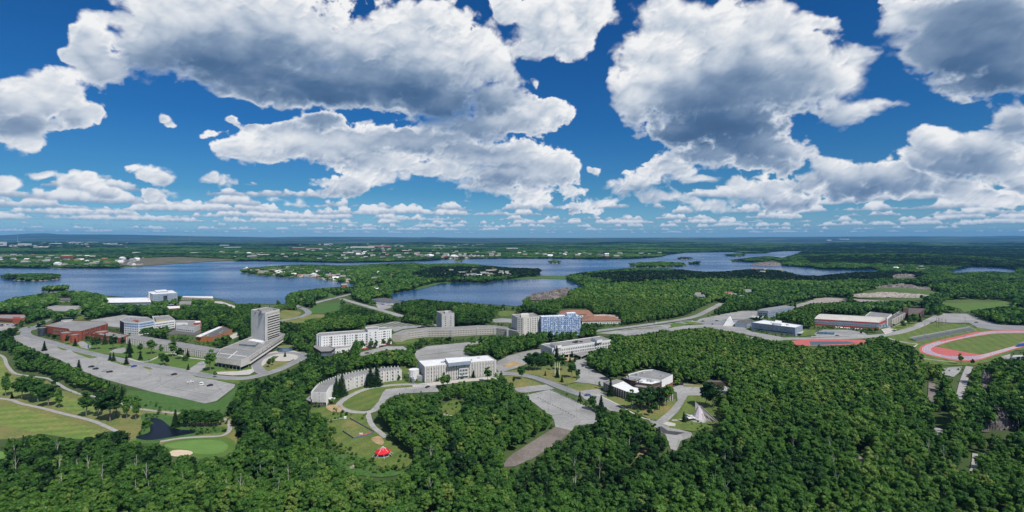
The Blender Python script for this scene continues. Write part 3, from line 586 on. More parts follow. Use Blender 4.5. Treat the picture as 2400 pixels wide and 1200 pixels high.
# curved residence, lawn, pavilion
patch('lawn', [(722, 960), (790, 955), (850, 966), (872, 982), (884, 1012), (912, 1030), (940, 1055), (966, 1072), (958, 1092), (930, 1102), (890, 1098), (850, 1082), (820, 1070), (790, 1050), (772, 1020), (765, 1000), (750, 980)], M_grass, 2)
patch('lawn', [(800, 958), (790, 948), (800, 930), (830, 912), (860, 902), (905, 896), (945, 890), (960, 900), (1000, 905), (1020, 910), (897, 925), (890, 950), (870, 960), (835, 965)], M_grass)
patch('lawn', [(938, 862), (962, 858), (962, 876), (945, 878)], M_grass)
patch('parking_lot', [(897, 921), (905, 913), (1020, 903), (1030, 919), (945, 923), (915, 932), (902, 950), (886, 964), (870, 961), (887, 942)], M_asph)
patch('terrace_paving', [(965, 902), (1000, 898), (1160, 882), (1165, 890), (1100, 895), (1030, 903), (968, 908)], M_conc)
strip('road', [(1000, 903), (950, 902), (905, 905), (858, 913), (822, 928), (796, 946), (800, 957), (825, 966), (860, 967), (882, 960)], 3.6, M_path, kerb=M_conc)
strip('lane', [(862, 967), (866, 985), (874, 1000), (885, 1010), (905, 1026)], 3.6, M_path)
patch('bare_ground', [(765, 952), (795, 950), (802, 962), (790, 968), (770, 962)], M_sandy, 3)
patch('bare_ground', [(870, 1028), (890, 1024), (900, 1036), (895, 1044), (880, 1040)], M_sandy, 3)
patch('rink_floor', [(797, 1000), (820, 984), (875, 1013), (828, 1029)], M_dry)
patch('clearing', [(1022, 962), (1060, 940), (1090, 945), (1085, 960), (1060, 975), (1030, 975)], M_grass, 3)
strip('footpath', [(1025, 948), (1022, 958), (1035, 970), (1060, 976)], 1.2, M_conc)
patch('marsh_slope', [(780, 1058), (840, 1072), (900, 1098), (950, 1104), (920, 1118), (860, 1118), (800, 1100)], M_meadow, 2)
# right
strip('road', [(1340, 782), (1400, 776), (1440, 771), (1483, 766), (1525, 760), (1560, 755), (1598, 749), (1635, 740), (1667, 724), (1692, 711)], 11, M_asph)
clear([(1395, 772), (1483, 761), (1595, 744), (1635, 733), (1665, 718), (1692, 708), (1700, 712), (1670, 730), (1640, 744), (1560, 760), (1483, 771), (1400, 780)])
patch('parking_lot', [(1395, 782), (1440, 776), (1483, 770), (1540, 762), (1578, 758), (1575, 765), (1555, 775), (1500, 785), (1465, 788), (1440, 784)], M_asph)
patch('parking_lot', [(1555, 772), (1600, 764), (1660, 761), (1740, 765), (1760, 778), (1830, 790), (1850, 797), (1810, 798), (1750, 785), (1700, 776), (1660, 768), (1600, 772), (1575, 777)], M_asph)
patch('parking_lot', [(1580, 757), (1610, 760), (1660, 762), (1735, 764), (1760, 755), (1745, 748), (1700, 752), (1690, 750), (1640, 753), (1605, 752)], M_road)
patch('verge', [(1598, 753), (1625, 755), (1652, 760), (1625, 762), (1605, 757)], M_grass, 2)
patch('verge', [(1572, 760), (1590, 757), (1610, 762), (1585, 767), (1573, 766)], M_lawn, 2)
patch('parking_lot', [(1640, 748), (1700, 736), (1740, 729), (1775, 729), (1780, 740), (1750, 748), (1700, 750), (1660, 755), (1630, 756)], M_asph)
patch('gravel_lot', [(1855, 722), (1880, 712), (1912, 700), (1950, 697), (1990, 700), (1985, 708), (1940, 710), (1900, 712), (1870, 722)], M_rubble)
strip('road', [(1850, 723), (1880, 713), (1900, 709), (1925, 706)], 10, M_asph, smooth=3)
strip('road', [(1740, 790), (1800, 796), (1850, 794), (1910, 794), (1965, 793), (2010, 791), (2045, 788), (2079, 785), (2110, 779), (2135, 771), (2159, 761), (2180, 751), (2200, 741)], 10, M_asph, kerb=M_conc)
clear([(1840, 788), (1965, 788), (2045, 782), (2110, 773), (2155, 757), (2195, 737), (2206, 742), (2165, 765), (2120, 783), (2050, 793), (1965, 798), (1840, 799)])
patch('parking_lot', [(1930, 773), (1990, 774), (2025, 780), (2035, 788), (1960, 790), (1900, 791), (1905, 783)], M_asph)
patch('lawn', [(1860, 782), (1885, 772), (1912, 775), (1910, 785), (1880, 789)], M_grass)
patch('forecourt', [(2065, 772), (2090, 768), (2125, 752), (2130, 757), (2100, 775), (2075, 785)], M_conc)
patch('lawn', [(2085, 770), (2120, 756), (2155, 755), (2140, 766), (2110, 775)], M_grass)
patch('parking_lot', [(2190, 745), (2215, 735), (2268, 736), (2304, 749), (2345, 762), (2300, 766), (2270, 757), (2230, 757), (2195, 755)], M_asph)
patch('playing_field', [(2205, 710), (2250, 705), (2360, 706), (2376, 716), (2340, 720), (2280, 728), (2258, 732), (2250, 724), (2215, 716)], M_lawn, 2)
patch('sports_lawn', [(2070, 790), (2120, 781), (2160, 768), (2188, 756), (2278, 762), (2286, 770), (2140, 800), (2100, 797)], M_grass)
patch('track_surround', [(2090, 796), (2148, 798), (2290, 768), (2500, 770), (2500, 812), (2380, 822), (2330, 845), (2280, 858), (2200, 856), (2160, 852), (2165, 838), (2140, 815)], M_grass)
patch('service_road', [(2270, 757), (2345, 762), (2500, 768), (2500, 775), (2330, 774), (2290, 768)], M_road)
TO = [(2154, 820), (2158, 813), (2170, 807), (2207, 797), (2260, 785.5), (2308, 777), (2354, 774.5), (2420, 775), (2520, 779), (2560, 788), (2540, 798), (2460, 806), (2400, 814), (2331, 834), (2300, 844), (2278, 847), (2245, 846.5), (2217, 842), (2180, 834), (2160, 828)]
TI = [(2181, 819), (2186, 814.5), (2196, 810), (2228, 800), (2270, 791), (2320, 782.6), (2354, 781), (2410, 781), (2500, 784), (2535, 790), (2520, 795), (2450, 801), (2395, 808), (2331, 825), (2300, 833), (2278, 835.5), (2245, 836), (2215, 834), (2195, 829), (2184, 824)]
patch('running_track', TO, M_red, 4)
def lerp(t): return [(a[0] + (b[0] - a[0]) * t, a[1] + (b[1] - a[1]) * t) for a, b in zip(TO, TI)]
sheet('running_track', lerp(.28), M_mauve, smooth=4)
for t in (.30, .44, .58, .72, .86, .99):
    c = catmull(P(lerp(t)), 4); c.append(c[0]); strip('lane_line', c, .22, M_white, smooth=0, world=True)
sheet('running_track', TI, M_red, smooth=4)
sheet('infield', [(2190, 813), (2200, 810.5), (2228, 801.5), (2270, 792), (2320, 784), (2354, 782), (2410, 782), (2500, 785), (2533, 790), (2518, 794), (2450, 800), (2395, 807), (2331, 824), (2306, 831), (2292, 832), (2250, 824)], M_grass)
patch('high_jump_apron', [(2200, 799), (2230, 792), (2290, 778), (2296, 781), (2240, 795), (2205, 802)], M_red)
patch('tennis_court', [(1855, 800), (1905, 795), (2020, 797), (2032, 800), (2020, 809), (1890, 812), (1860, 808)], M_red)
sheet('tennis_court', [(1897, 801), (1985, 801), (2010, 806), (1900, 810)], mat('court_blue', (.08, .12, .15), .8, .05))
strip('lane', [(2056, 793), (2062, 805), (2068, 818)], 4, M_path, smooth=0)
strip('lane', [(2075, 791), (2100, 799), (2130, 805), (2150, 806)], 4, M_path, smooth=3)
strip('footpath', [(2150, 808), (2140, 818), (2146, 832), (2170, 842), (2240, 850)], 1.6, M_conc)
strip('trail', [(2272, 860), (2262, 885), (2256, 905), (2250, 930), (2243, 948)], 5, M_path); clear([(2265, 858), (2276, 858), (2254, 945), (2247, 945)])
strip('trail', [(2218, 975), (2207, 990), (2199, 1010), (2201, 1025)], 4.5, M_path); clear([(2215, 975), (2222, 975), (2207, 1020), (2196, 1020)])
strip('trail', [(2184, 898), (2184, 915), (2182, 950)], 4.5, M_dirt); clear([(2179, 898), (2189, 898), (2187, 948), (2178, 948)])
strip('trail', [(2030, 1064), (2015, 1080), (2000, 1090)], 3.5, M_dirt); clear([(2005, 1083), (2030, 1062), (2034, 1066), (2008, 1088)])
strip('trail', [(2286, 1065), (2284, 1090), (2280, 1105), (2256, 1130)], 2.5, M_path); clear([(2283, 1068), (2288, 1068), (2284, 1100), (2280, 1100)])
patch('gravel_lot', [(2195, 870), (2225, 862), (2255, 860), (2250, 872), (2235, 885), (2215, 880)], M_asph)
patch('gravel_lot', [(2343, 838), (2368, 830), (2368, 843), (2355, 843)], M_asph)
patch('gravel_lot', [(2128, 856), (2140, 853), (2143, 857), (2130, 866)], M_path)
patch('bare_ground', [(1460, 1068), (1480, 1052), (1520, 1048), (1518, 1058), (1500, 1072), (1465, 1080)][0:0] or [(1488, 1070), (1505, 1055), (1520, 1052), (1510, 1066), (1494, 1078)], M_sandy, 3)
patch('gravel_lot', [(1995, 698), (2040, 690), (2130, 697), (2180, 706), (2120, 706), (2010, 708)], M_rubble)
# ------------------------------------------------------------------ buildings
FOOT = []
WIN = {}
def win_mesh(key, w, h, glass, frame, d=.12, split=False):
    k = (key, round(w, 2), round(h, 2))
    if k not in WIN:
        mb = MB(); t = .09
        mb.box(-w / 2 + t, w / 2 - t, -.02, d * .4, t, h - t, 0)
        mb.box(-w / 2, -w / 2 + t, -.02, d, 0, h, 1); mb.box(w / 2 - t, w / 2, -.02, d, 0, h, 1)
        mb.box(-w / 2 + t, w / 2 - t, -.02, d, h - t, h, 1); mb.box(-w / 2 + t, w / 2 - t, -.02, d, 0, t, 1)
        if split: mb.box(-.04, .04, -.02, d * .8, t, h - t, 1)
        WIN[k] = mesh('window', mb.v, mb.f, [glass, frame], mb.m)
    return WIN[k]
def along(a, b):
    a = Vector(a[:2]); b = Vector(b[:2]); d = b - a; L = d.length; d.normalize(); n = Vector((d.y, -d.x)); return a, d, L, n
def windows(t, a, b, rows, cols, w=1.3, h=1.5, z0=1.2, dz=3, glass=None, frame=None, m0=1.5, m1=None, split=False, name='window', skip=None, d=.12, jit=0):
    """rows x cols windows on the wall from a to b (outside to the right of a->b)"""
    glass = glass or M_glass; frame = frame or M_frame; m1 = m0 if m1 is None else m1
    a, dr, L, n = along(a, b); me = win_mesh(name + glass.name + frame.name, w, h, glass, frame, d, split)
    ang = math.atan2(dr.y, dr.x) + pi
    for j in range(rows):
        for i in range(cols):
            if skip and skip(i, j): continue
            s = m0 + (L - m0 - m1) * (i + .5) / cols
            p = a + dr * s + n * .012 - Vector(t.location[:2])
            link(name, me, t, (p.x, p.y, z0 + j * dz - t.location.z), ang)
def walls(poly):
    p = ccw(poly); n = len(p); return [(p[i], p[(i + 1) % n]) for i in range(n)]
def building(name, label, roofpx, h, wall, roof, cat='building', z0=0, parapet=.7, group=None, hide=.45, clearit=True, floor_px=None):
    """footprint from the corners of the roof in the photograph; > wall, roof, parapet"""
    poly = ccw([ray(x, y, h) for x, y in roofpx]); c = centre(poly)
    t = thing(name, label, cat, (c[0], c[1], 0), group=group)
    q = offset(poly, c)
    mb = MB(); mb.prism(q, z0, h); mb.build('wall', wall, t)
    mb = MB(); mb.prism(inset(q, .35), h, h + .12); mb.build('roof', roof, t)
    if parapet:
        i = inset(q, .35); n = len(q); mb = MB(); o = inset(q, -.05)
        vs = [(*p, h - .25) for p in o] + [(*p, h + parapet) for p in o] + [(*p, h + parapet) for p in i] + [(*p, h + .05) for p in i]
        for k in range(n):
            k2 = (k + 1) % n
            mb.add([vs[k], vs[k2], vs[n + k2], vs[n + k], vs[2 * n + k2], vs[2 * n + k], vs[3 * n + k2], vs[3 * n + k]], [(0, 1, 2, 3), (3, 2, 4, 5), (5, 4, 6, 7)])
        mb.build('parapet', wall, t)
    t['h'] = h; FOOT.append((np.array(poly), h))
    if clearit:
        pts = [pix(x, y, h) for x, y in poly] + [pix(x, y, h * hide) for x, y in poly]
        clear(hull(pts))
    return t, poly
def hull(pts):
    pts = sorted(set((round(a, 2), round(b, 2)) for a, b in pts))
    def half(ps):
        o = []
        for p in ps:
            while len(o) > 1 and (o[-1][0] - o[-2][0]) * (p[1] - o[-2][1]) - (o[-1][1] - o[-2][1]) * (p[0] - o[-2][0]) <= 0: o.pop()
            o.append(p)
        return o[:-1]
    return half(pts) + half(pts[::-1])
def subbox(t, name, pxs, z0, z1, m, mtop=None):
    """a rooftop block or annex of thing t whose top corners are pxs at height z1"""
    poly = offset([ray(x, y, z1) for x, y in pxs], t.location)
    mb = MB(); mb.prism(poly, z0, z1, 0, 1); return mb.build(name, [m, mtop or m], t)
def units(t, poly, h, n, seed, m=None):
    """small plant boxes and vents standing on a flat roof"""
    r = random.Random(seed); c = centre(poly)
    for k in range(n):
        a = r.random() * .7 + .1; i = r.randrange(len(poly)); p = poly[i]; q = poly[(i + 1) % len(poly)]; s = r.random()
        x = (p[0] + (q[0] - p[0]) * s - c[0]) * a; y = (p[1] + (q[1] - p[1]) * s - c[1]) * a
        mb = MB(); w, d, hh = r.uniform(.6, 1.6), r.uniform(.6, 1.4), r.uniform(.5, 1.3); mb.box(-w, w, -d, d, 0, hh); mb.box(-w * .6, w * .6, -d * .6, d * .6, hh, hh + .2)
        mb.build('roof_unit', m or M_metal, t, (x, y, h + .12), r.random() * .4)
def fins(t, a, b, n, z0, z1, m, w=.45, d=.5, name='fin', m0=0, mesh_cache={}):
    a, dr, L, nn = along(a, b); key = (round(z1 - z0, 2), w, d, m.name)
    if key not in mesh_cache:
        mb = MB(); mb.box(-w / 2, w / 2, 0, d, 0, z1 - z0); mesh_cache[key] = mesh(name, mb.v, mb.f, m, mb.m)
    ang = math.atan2(dr.y, dr.x) + pi
    for i in range(n):
        p = a + dr * (m0 + (L - 2 * m0) * (i + .5) / n) + nn * .005 - Vector(t.location[:2]); link(name, mesh_cache[key], t, (p.x, p.y, z0), ang)
def band(t, a, b, z0, z1, m, d=.25, name='band', m0=.3):
    a, dr, L, nn = along(a, b); mb = MB(); mb.box(-(L / 2 - m0), L / 2 - m0, .0, d, 0, z1 - z0)
    p = a + dr * (L / 2) + nn * .008 - Vector(t.location[:2]); return mb.build(name, m, t, (p.x, p.y, z0), math.atan2(dr.y, dr.x) + pi)
def W(poly_px, h, i, j): return ray(*poly_px[i], h), ray(*poly_px[j], h)
def seg(px, h, i, j):
    """wall from roof corner i to j so that the outside faces the camera side"""
    a, b = ray(*px[i], h), ray(*px[j], h); return (a, b) if a[0] < b[0] or True else (b, a)
# 1 ribbed office block in the centre
r = [(994.8, 861), (1162.5, 845.6), (1144, 834), (980, 846.5)]; h = 13
t, p = building('academic_building', 'white-roofed four-storey block with vertical concrete ribs and a white penthouse, beside the curved residence', r, h, M_gconc, M_roof_w)
M_rib = mat('bleached_concrete', (.70, .67, .62), .9, .05, .4)
a, b = seg(r, h, 0, 1)
fins(t, a, b, 44, 0, h + .5, M_rib, .6, .7, 'rib')
windows(t, a, b, 4, 22, 1.25, 1.8, 1.0, 3.05, skip=lambda i, j: 10 <= i <= 12, d=.1)
windows(t, a, b, 1, 22, .9, .5, h - .75, 3, name='slot_window', skip=lambda i, j: 10 <= i <= 12, d=.1)
a2, b2 = seg(r, h, 1, 2); fins(t, a2, b2, 9, 0, h + .5, M_bconc, .55, .7, 'rib'); windows(t, a2, b2, 4, 4, .95, 1.7, 1.0, 3.05, d=.1)
A, dr, L, n = along(a, b)
c0 = A + dr * L * .525; mb = MB(); mb.box(-4, 4, 0, 1.8, 0, 9.5); mb.box(-4.6, 4.6, -.2, 3.2, 3.0, 3.4)
e = mb.build('entrance_bay', M_bconc, t, (c0.x - t.location.x, c0.y - t.location.y, 0), math.atan2(dr.y, dr.x) + pi)
for k in range(3):
    for j in range(3): link('window', win_mesh('big', 2.1, 2.0, M_glassb, M_frame), e, (-2.5 + k * 2.5, 1.81, .7 + j * 3), 0)
fins(t, A + dr * L * .45, A + dr * L * .60, 8, 9.6, 12.6, M_wall_w, .35, 1.0, 'louvre')
subbox(t, 'penthouse', [(1051, 851), (1104, 845.5), (1093, 836.5), (1043, 839)], h, h + 3, M_blueg, M_roof_w); units(t, p, h, 5, 3)
d0, d1 = seg(r, h, 3, 0)
t2, p2 = building('entrance_wing', 'low dark-glazed wing with pale ribs at the left end of the ribbed block', [(974, 878), (992, 882), (991, 871), (966, 869)], 4.5, M_bconc, M_roof_d, group=None)
fins(t2, ray(974, 878, 4.5), ray(992, 882, 4.5), 9, 0, 4.9, M_wall_w, .4, .5, 'rib'); units(t2, p2, 4.5, 4, 9, M_white)
t3, p3 = building('entrance_ramp', 'long low white-walled annex sloping beside the cylindrical stair tower', [(956, 876), (966, 888), (972, 890), (966, 872)], 3, M_wall_w, M_roof_d)
def cylinder(name, label, px, py, rad, h, m, mroof, n=20, nf=0, cat='tower', rim=.4):
    x, y = ray(px, py); t = thing(name, label, cat, (x, y, 0)); mb = MB(); mb.tube((0, 0, 0), (0, 0, h), rad, n=n); mb.build('wall', m, t)
    mb = MB(); mb.tube((0, 0, h), (0, 0, h + rim), rad + .15, n=n); mb.build('rim', m, t); mb = MB(); mb.tube((0, 0, h + rim), (0, 0, h + rim + .08), rad - .3, n=n); mb.build('roof', mroof, t)
    for k in range(nf):
        an = 2 * pi * k / nf; mb = MB(); mb.box(-.18, .18, rad - .05, rad + .3, 0, h + rim); mb.build('rib', m, t, (0, 0, 0), an)
    FOOT.append((np.array([(x + rad * cos(q), y + rad * sin(q)) for q in np.linspace(0, 6, 8)]), h)); clear(hull([pix(x - rad, y, h), pix(x + rad, y, h), pix(x, y + rad, h), pix(x - rad, y, h * .3), pix(x + rad, y, h * .3)])); return t
cylinder('stair_tower', 'round ribbed white stair tower at the left end of the white-roofed block', 970, 889, 4.2, 8.5, M_wall_w, M_roof_w, nf=20)
# 2 curved residence
back = catmull([ray(x, y, 9) for x, y in [(731, 921), (738, 911), (750, 900), (775, 889), (800, 880), (837, 871), (875, 865), (935, 860)]], 3, False)
front = catmull([ray(x, y, 9) for x, y in [(765, 921.5), (771, 911), (782, 903), (810, 892), (832, 884.5), (857, 879), (900, 871), (942, 867)]], 3, False)
poly = ccw(front + back[::-1]); c = centre(poly); t = thing('curved_residence', 'long curved three-storey residence with white ribs on a grassy oval', 'building', (c[0], c[1], 0))
q = offset(poly, c); mb = MB(); mb.prism(q, 0, 9); mb.build('wall', M_bconc, t); mb = MB(); mb.prism(inset(q, .3), 9, 9.12); mb.build('roof', M_roof_g, t); FOOT.append((np.array(poly), 9))
clear([pix(x, y, 9) for x, y in back] + [pix(x, y, 2) for x, y in front[::-1]])
def resample(c, s):
    out = []; acc = 0; c = [Vector(q) for q in c]
    for i in range(len(c) - 1):
        L = (c[i + 1] - c[i]).length; d = (c[i + 1] - c[i]) / L
        while acc <= L: out.append((c[i] + d * acc, d)); acc += s
        acc -= L
    return out
mb = MB(); mb.box(-.28, .28, -.1, .55, 0, 10); rib = mesh('rib', mb.v, mb.f, M_wall_w, mb.m)
for k, (q0, d) in enumerate(resample(front, 2.3)): link('rib', rib, t, (q0.x - c[0], q0.y - c[1], 0), math.atan2(d.y, d.x) + pi)
for k, (q0, d) in enumerate(resample(back, 2.9)): link('rib', rib, t, (q0.x - c[0], q0.y - c[1], 0), math.atan2(d.y, d.x))
wm = win_mesh('res', 1.1, 1.7, M_glass, M_frame)
for k, (q0, d) in enumerate(resample(front, 4.6)):
    q1 = q0 + d * 1.15
    for j in range(3): link('window', wm, t, (q1.x - c[0], q1.y - c[1], .9 + j * 2.9), math.atan2(d.y, d.x) + pi)
a, b = ray(731, 921, 9), ray(765, 921.5, 9); fins(t, a, b, 11, 2.2, 9.8, M_wall_w, .5, .5, 'end_rib'); band(t, a, b, 0, 2.2, M_black, .06, 'dark_base'); windows(t, a, b, 1, 5, 1.5, 1.6, .3, 3); windows(t, a, b, 3, 1, 1.2, 1.8, 2.6, 2.6)
mb = MB(); mb.tube((0, 0, 2.6), (0, 0, 2.9), 2.6, n=16); mb.tube((1.5, -.5, 0), (1.5, -.5, 2.6), .15); mb.tube((-1.5, -.5, 0), (-1.5, -.5, 2.6), .15); x, y = ray(778, 942); mb.build('entrance_canopy', M_wall_w, t, (x - c[0], y - c[1], 0))
units(t, [(c[0] - 2, c[1]), (c[0] + 2, c[1]), (c[0], c[1] + 3)], 9, 3, 8)
building('entrance_wing', 'small grey-roofed single-storey wing behind the dark foot of the curved residence', [(713, 937), (729, 925), (732, 936), (728, 944)], 4, M_black, M_roof_g)
# 3 white residence
r = [(741, 786), (752, 789), (863, 780), (855, 774), (748, 781.5)]; h = 17
t, p = building('residence', 'long six-storey white residence with small square windows and a taller stair block', r, h, M_wall_w, M_roof_g)
a, b = seg(r, h, 1, 2)
windows(t, a, b, 6, 17, 1.05, 1.1, 1.2, 2.72, skip=lambda i, j: i in (3, 8, 12, 16), m0=2.2)
for f in (.215, .5, .735, .965): A, dr, L, n = along(a, b); q0 = A + dr * L * f; mb = MB(); mb.box(-1.1, 1.1, 0, .15, 0, h - .6); mb.build('recess_panel', M_gconc, t, (q0.x - t.location.x, q0.y - t.location.y, 0), math.atan2(dr.y, dr.x) + pi); windows(t, q0 - dr * 1.5 + n * .15, q0 + dr * 1.5 + n * .15, 6, 1, 1.5, 1.5, 1.0, 2.72, name='stair_window', m0=.2)
a0, b0 = seg(r, h, 0, 1); fins(t, a0, b0, 2, 0, h, M_wall_w, .5, .5, 'rib')
units(t, p, h, 5, 2)
t, p = building('stair_block', 'tall blank white stair block rising above the white residence', [(862, 774), (888, 773), (886, 766), (856, 768.5)], 20, M_wall_w, M_roof_g)
a, b = ray(862, 774, 20), ray(888, 773, 20); windows(t, a, b, 6, 1, 1.5, 1.5, 2, 2.9, m0=7, m1=2); windows(t, a, b, 6, 1, 1.0, 1.1, 2, 2.9, m0=1, m1=8)
r = [(883, 776), (918, 772.5), (908, 767.5), (880, 769)]; t, p = building('residence_wing', 'right-hand wing of the white residence, six storeys with small windows', r, 17, M_wall_w, M_roof_g)
a, b = seg(r, 17, 0, 1); windows(t, a, b, 6, 6, 1.05, 1.1, 1.2, 2.72, m0=1.5); windows(t, a, b, 6, 1, 1.5, 1.4, 1.2, 2.72, m0=8, m1=8, name='stair_window')
# hexagonal hall and connector
r = [(733, 813), (752, 825), (776, 824), (785, 817), (767, 809.5), (738, 808.5)]
t, p = building('dining_hall', 'dark hexagonal hall with a grey roof below the white residence', r, 6, M_black, M_roof_g, parapet=.4)
for a, b in walls(p): windows(t, a, b, 1, 5, 2.2, 2.6, 1.5, 3, glass=M_glassb, frame=M_metal, m0=.6)
r = [(779, 820), (825, 815), (815, 811), (770, 813)]; t, p = building('connecting_block', 'low white single-storey block between hexagonal hall and white residence', r, 4.5, M_wall_w, M_roof_g)
a, b = seg(r, 4.5, 0, 1); windows(t, a, b, 1, 7, 1.3, 1.2, 1.4, 3); band(t, a, b, 0, .35, mat('red_base', (.35, .06, .04)), .08)
# 4, 5 library podium and tower
r = [(505, 837), (565, 845.5), (584, 838), (668, 784), (650, 779.5), (588, 791), (518, 819)]; h = 9.3
t, p = building('library_podium', 'long beige concrete podium with grey roof terraces at the foot of the tower', r, h, M_bconc, M_roof_g, z0=3.2, parapet=.9)
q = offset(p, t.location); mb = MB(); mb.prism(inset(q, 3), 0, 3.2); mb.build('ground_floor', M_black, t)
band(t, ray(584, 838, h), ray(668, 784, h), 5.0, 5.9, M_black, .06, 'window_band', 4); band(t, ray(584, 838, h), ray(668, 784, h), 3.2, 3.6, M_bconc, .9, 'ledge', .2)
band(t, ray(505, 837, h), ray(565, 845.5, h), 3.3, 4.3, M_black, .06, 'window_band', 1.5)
for a, b, n in ((ray(505, 837, h), ray(565, 845.5, h), 7), (ray(584, 838, h), ray(668, 784, h), 30)):
    A, dr, L, nn = along(a, b)
    for k in range(n): q0 = A + dr * (L * (k + .5) / n) - nn * 1.2 - Vector(t.location[:2]); mb = MB(); mb.box(-.3, .3, -.3, .3, 0, 3.2); mb.build('pillar', M_bconc, t, (q0.x, q0.y, 0))
windows(t, ray(584, 838, h), ray(668, 784, h), 1, 6, 2.2, 1.6, 6.6, 3, glass=M_glass, m0=18)
subbox(t, 'glass_lantern', [(560, 806), (598, 809), (606, 802), (569, 800)], h, h + 3.4, M_glassb, M_roof_g)
subbox(t, 'raised_roof', [(551, 813), (604, 819), (622, 806), (575, 802)], h, h + 1.6, M_bconc, M_roof_g)
subbox(t, 'skylight', [(580, 797), (612, 803), (620, 799), (592, 794)], h, h + 2.4, M_white, M_roof_w)
for x0, y0, x1, y1 in ((534, 841, 556, 823), (515, 828, 578, 836)):
    a, b = ray(x0, y0, h + .2), ray(x1, y1, h + .2); A, dr, L, nn = along(a, b); mb = MB(); mb.box(0, L, -.3, .3, 0, .5); mb.build('roof_kerb', M_white, t, (a[0] - t.location.x, a[1] - t.location.y, h + .12), math.atan2(dr.y, dr.x))
units(t, [ray(*q, h) for q in ((560, 832), (590, 832), (590, 828))], h, 0, 5)
for x, y in ((562, 826), (570, 828), (577, 829), (586, 828)):
    q0 = ray(x, y, h); mb = MB(); mb.box(-1.3, 1.3, -.9, .9, 0, 1.2); mb.box(-.5, .5, -.5, .5, 1.2, 1.6); mb.build('roof_unit', M_metal, t, (q0[0] - t.location.x, q0[1] - t.location.y, h + .12))
r = [(623, 735), (655, 727), (626, 722), (588.5, 728)]; h = 40
t, p = building('library_tower', 'tall beige concrete library tower with a blank slab face and recessed window bands', r, h, M_rib, M_roof_d, parapet=1.2, hide=.3)
a, b = seg(r, h, 0, 1)
for k in range(9):
    band(t, a, b, 12.2 + k * 2.75, 13.5 + k * 2.75, M_glass, .10, 'window_band', 1.2); band(t, a, b, 13.6 + k * 2.75, 14.7 + k * 2.75, M_bconc, .9, 'balcony', .5)
fins(t, a, b, 14, 36.8, 39, M_black, .5, .12, 'slot', m0=1.2); band(t, a, b, 10, 11.4, M_black, .12, 'window_band')
A, dr, L, n = along(a, b); q0 = A + n * .5 - Vector(t.location[:2]); mb = MB(); mb.box(-.8, .8, -1, 1.2, 9.3, 40.2); mb.build('corner_pier', M_bconc, t, (q0.x, q0.y, 0), math.atan2(dr.y, dr.x) + pi)
subbox(t, 'penthouse', [(613, 729.5), (640, 724), (628, 720.5), (604, 724)], h, h + 2.6, M_gconc, M_roof_g)
mb = MB(); mb.tube((0, 0, h + 2.6), (0, 0, h + 7), .12); mb.tube((3, 0, h + 2.6), (3, 0, h + 6), .25); mb.build('antenna', M_metal, t)
a0, b0 = seg(r, h, 3, 0); A, dr, L, n = along(a0, b0)
for f, z in ((.30, 37.3), (.55, 36.5), (.62, 37.8)):
    q0 = A + dr * L * f - Vector(t.location[:2]); mb = MB(); mb.box(-.5, .5, 0, .5, 0, 1.4); mb.build('bracket', M_black, t, (q0.x, q0.y, z), math.atan2(dr.y, dr.x) + pi)
cylinder('round_pavilion', 'round glazed pavilion with a planted flat roof beside the turning circle', 669, 822, 8, 4.2, M_glassb, M_dry, n=24, nf=12, cat='pavilion')
# 6 long low building
r = [(295, 792), (375, 807.5), (505, 828), (518, 819), (395, 799), (312, 785.5)]; h = 6.5
t, p = building('classroom_wing', 'long low two-storey grey wing running from the brick hall to the podium', r, h, M_gconc, M_roof_g)
for (i, j, n) in ((0, 1, 18), (1, 2, 30)):
    a, b = seg(r, h, i, j); fins(t, a, b, n + 1, 0, h, M_bconc, .4, .45, 'rib'); windows(t, a, b, 2, n, 1.3, 1.5, .9, 2.9, m0=.6)
# 7, 8 brick hall
r = [(103, 764), (122, 766.5), (160, 771), (163, 777), (191, 776.5), (253, 759.5), (246, 755), (152, 751)]; h = 11
t, p = building('sports_hall', 'large red brick hall with a flat grey roof and round corner turrets', r, h, M_brick, M_roof_g, parapet=.5)
a, b = seg(r, h, 4, 5); windows(t, a, b, 2, 9, 3.0, 1.0, 3, 4, m0=3, m1=14); a, b = seg(r, h, 1, 2); windows(t, a, b, 2, 5, 3.4, 1.2, 3, 4, m0=2); band(t, *seg(r, h, 0, 1), 0, 2.6, M_black, .1)
fins(t, *seg(r, h, 4, 5), 5, 0, h, M_brick, 1.2, .8, 'pier')
for lab, x, y, rr, hh, m in (('dark glass corner turret at the left end of the red brick hall', 99, 787, 4.5, 10, M_glass), ('round brick turret above the entrance of the red brick hall', 158, 798, 6.5, 9.5, M_brick), ('flat round roof lantern on the far side of the brick hall', 157, 772, 6, 12.5, M_bconc), ('round grey-roofed drum between brick hall and low brick annex', 238, 793, 6.5, 8, M_brick), ('narrow brick turret in front of the red brick hall', 175, 803, 4, 9, M_brick)):
    cylinder('corner_turret', lab, x, y, rr, hh, m, M_roof_g, n=18, cat='turret')
r = [(213, 782), (280, 793.5), (302, 787), (243, 775.5)]; t, p = building('brick_annex', 'low red brick annex with cluttered grey roof between hall and classroom wing', r, 6, M_brick, M_roof_g); units(t, p, 6, 9, 21); windows(t, *seg(r, 6, 0, 1), 1, 9, 2.4, 1.2, 2.2, 3)
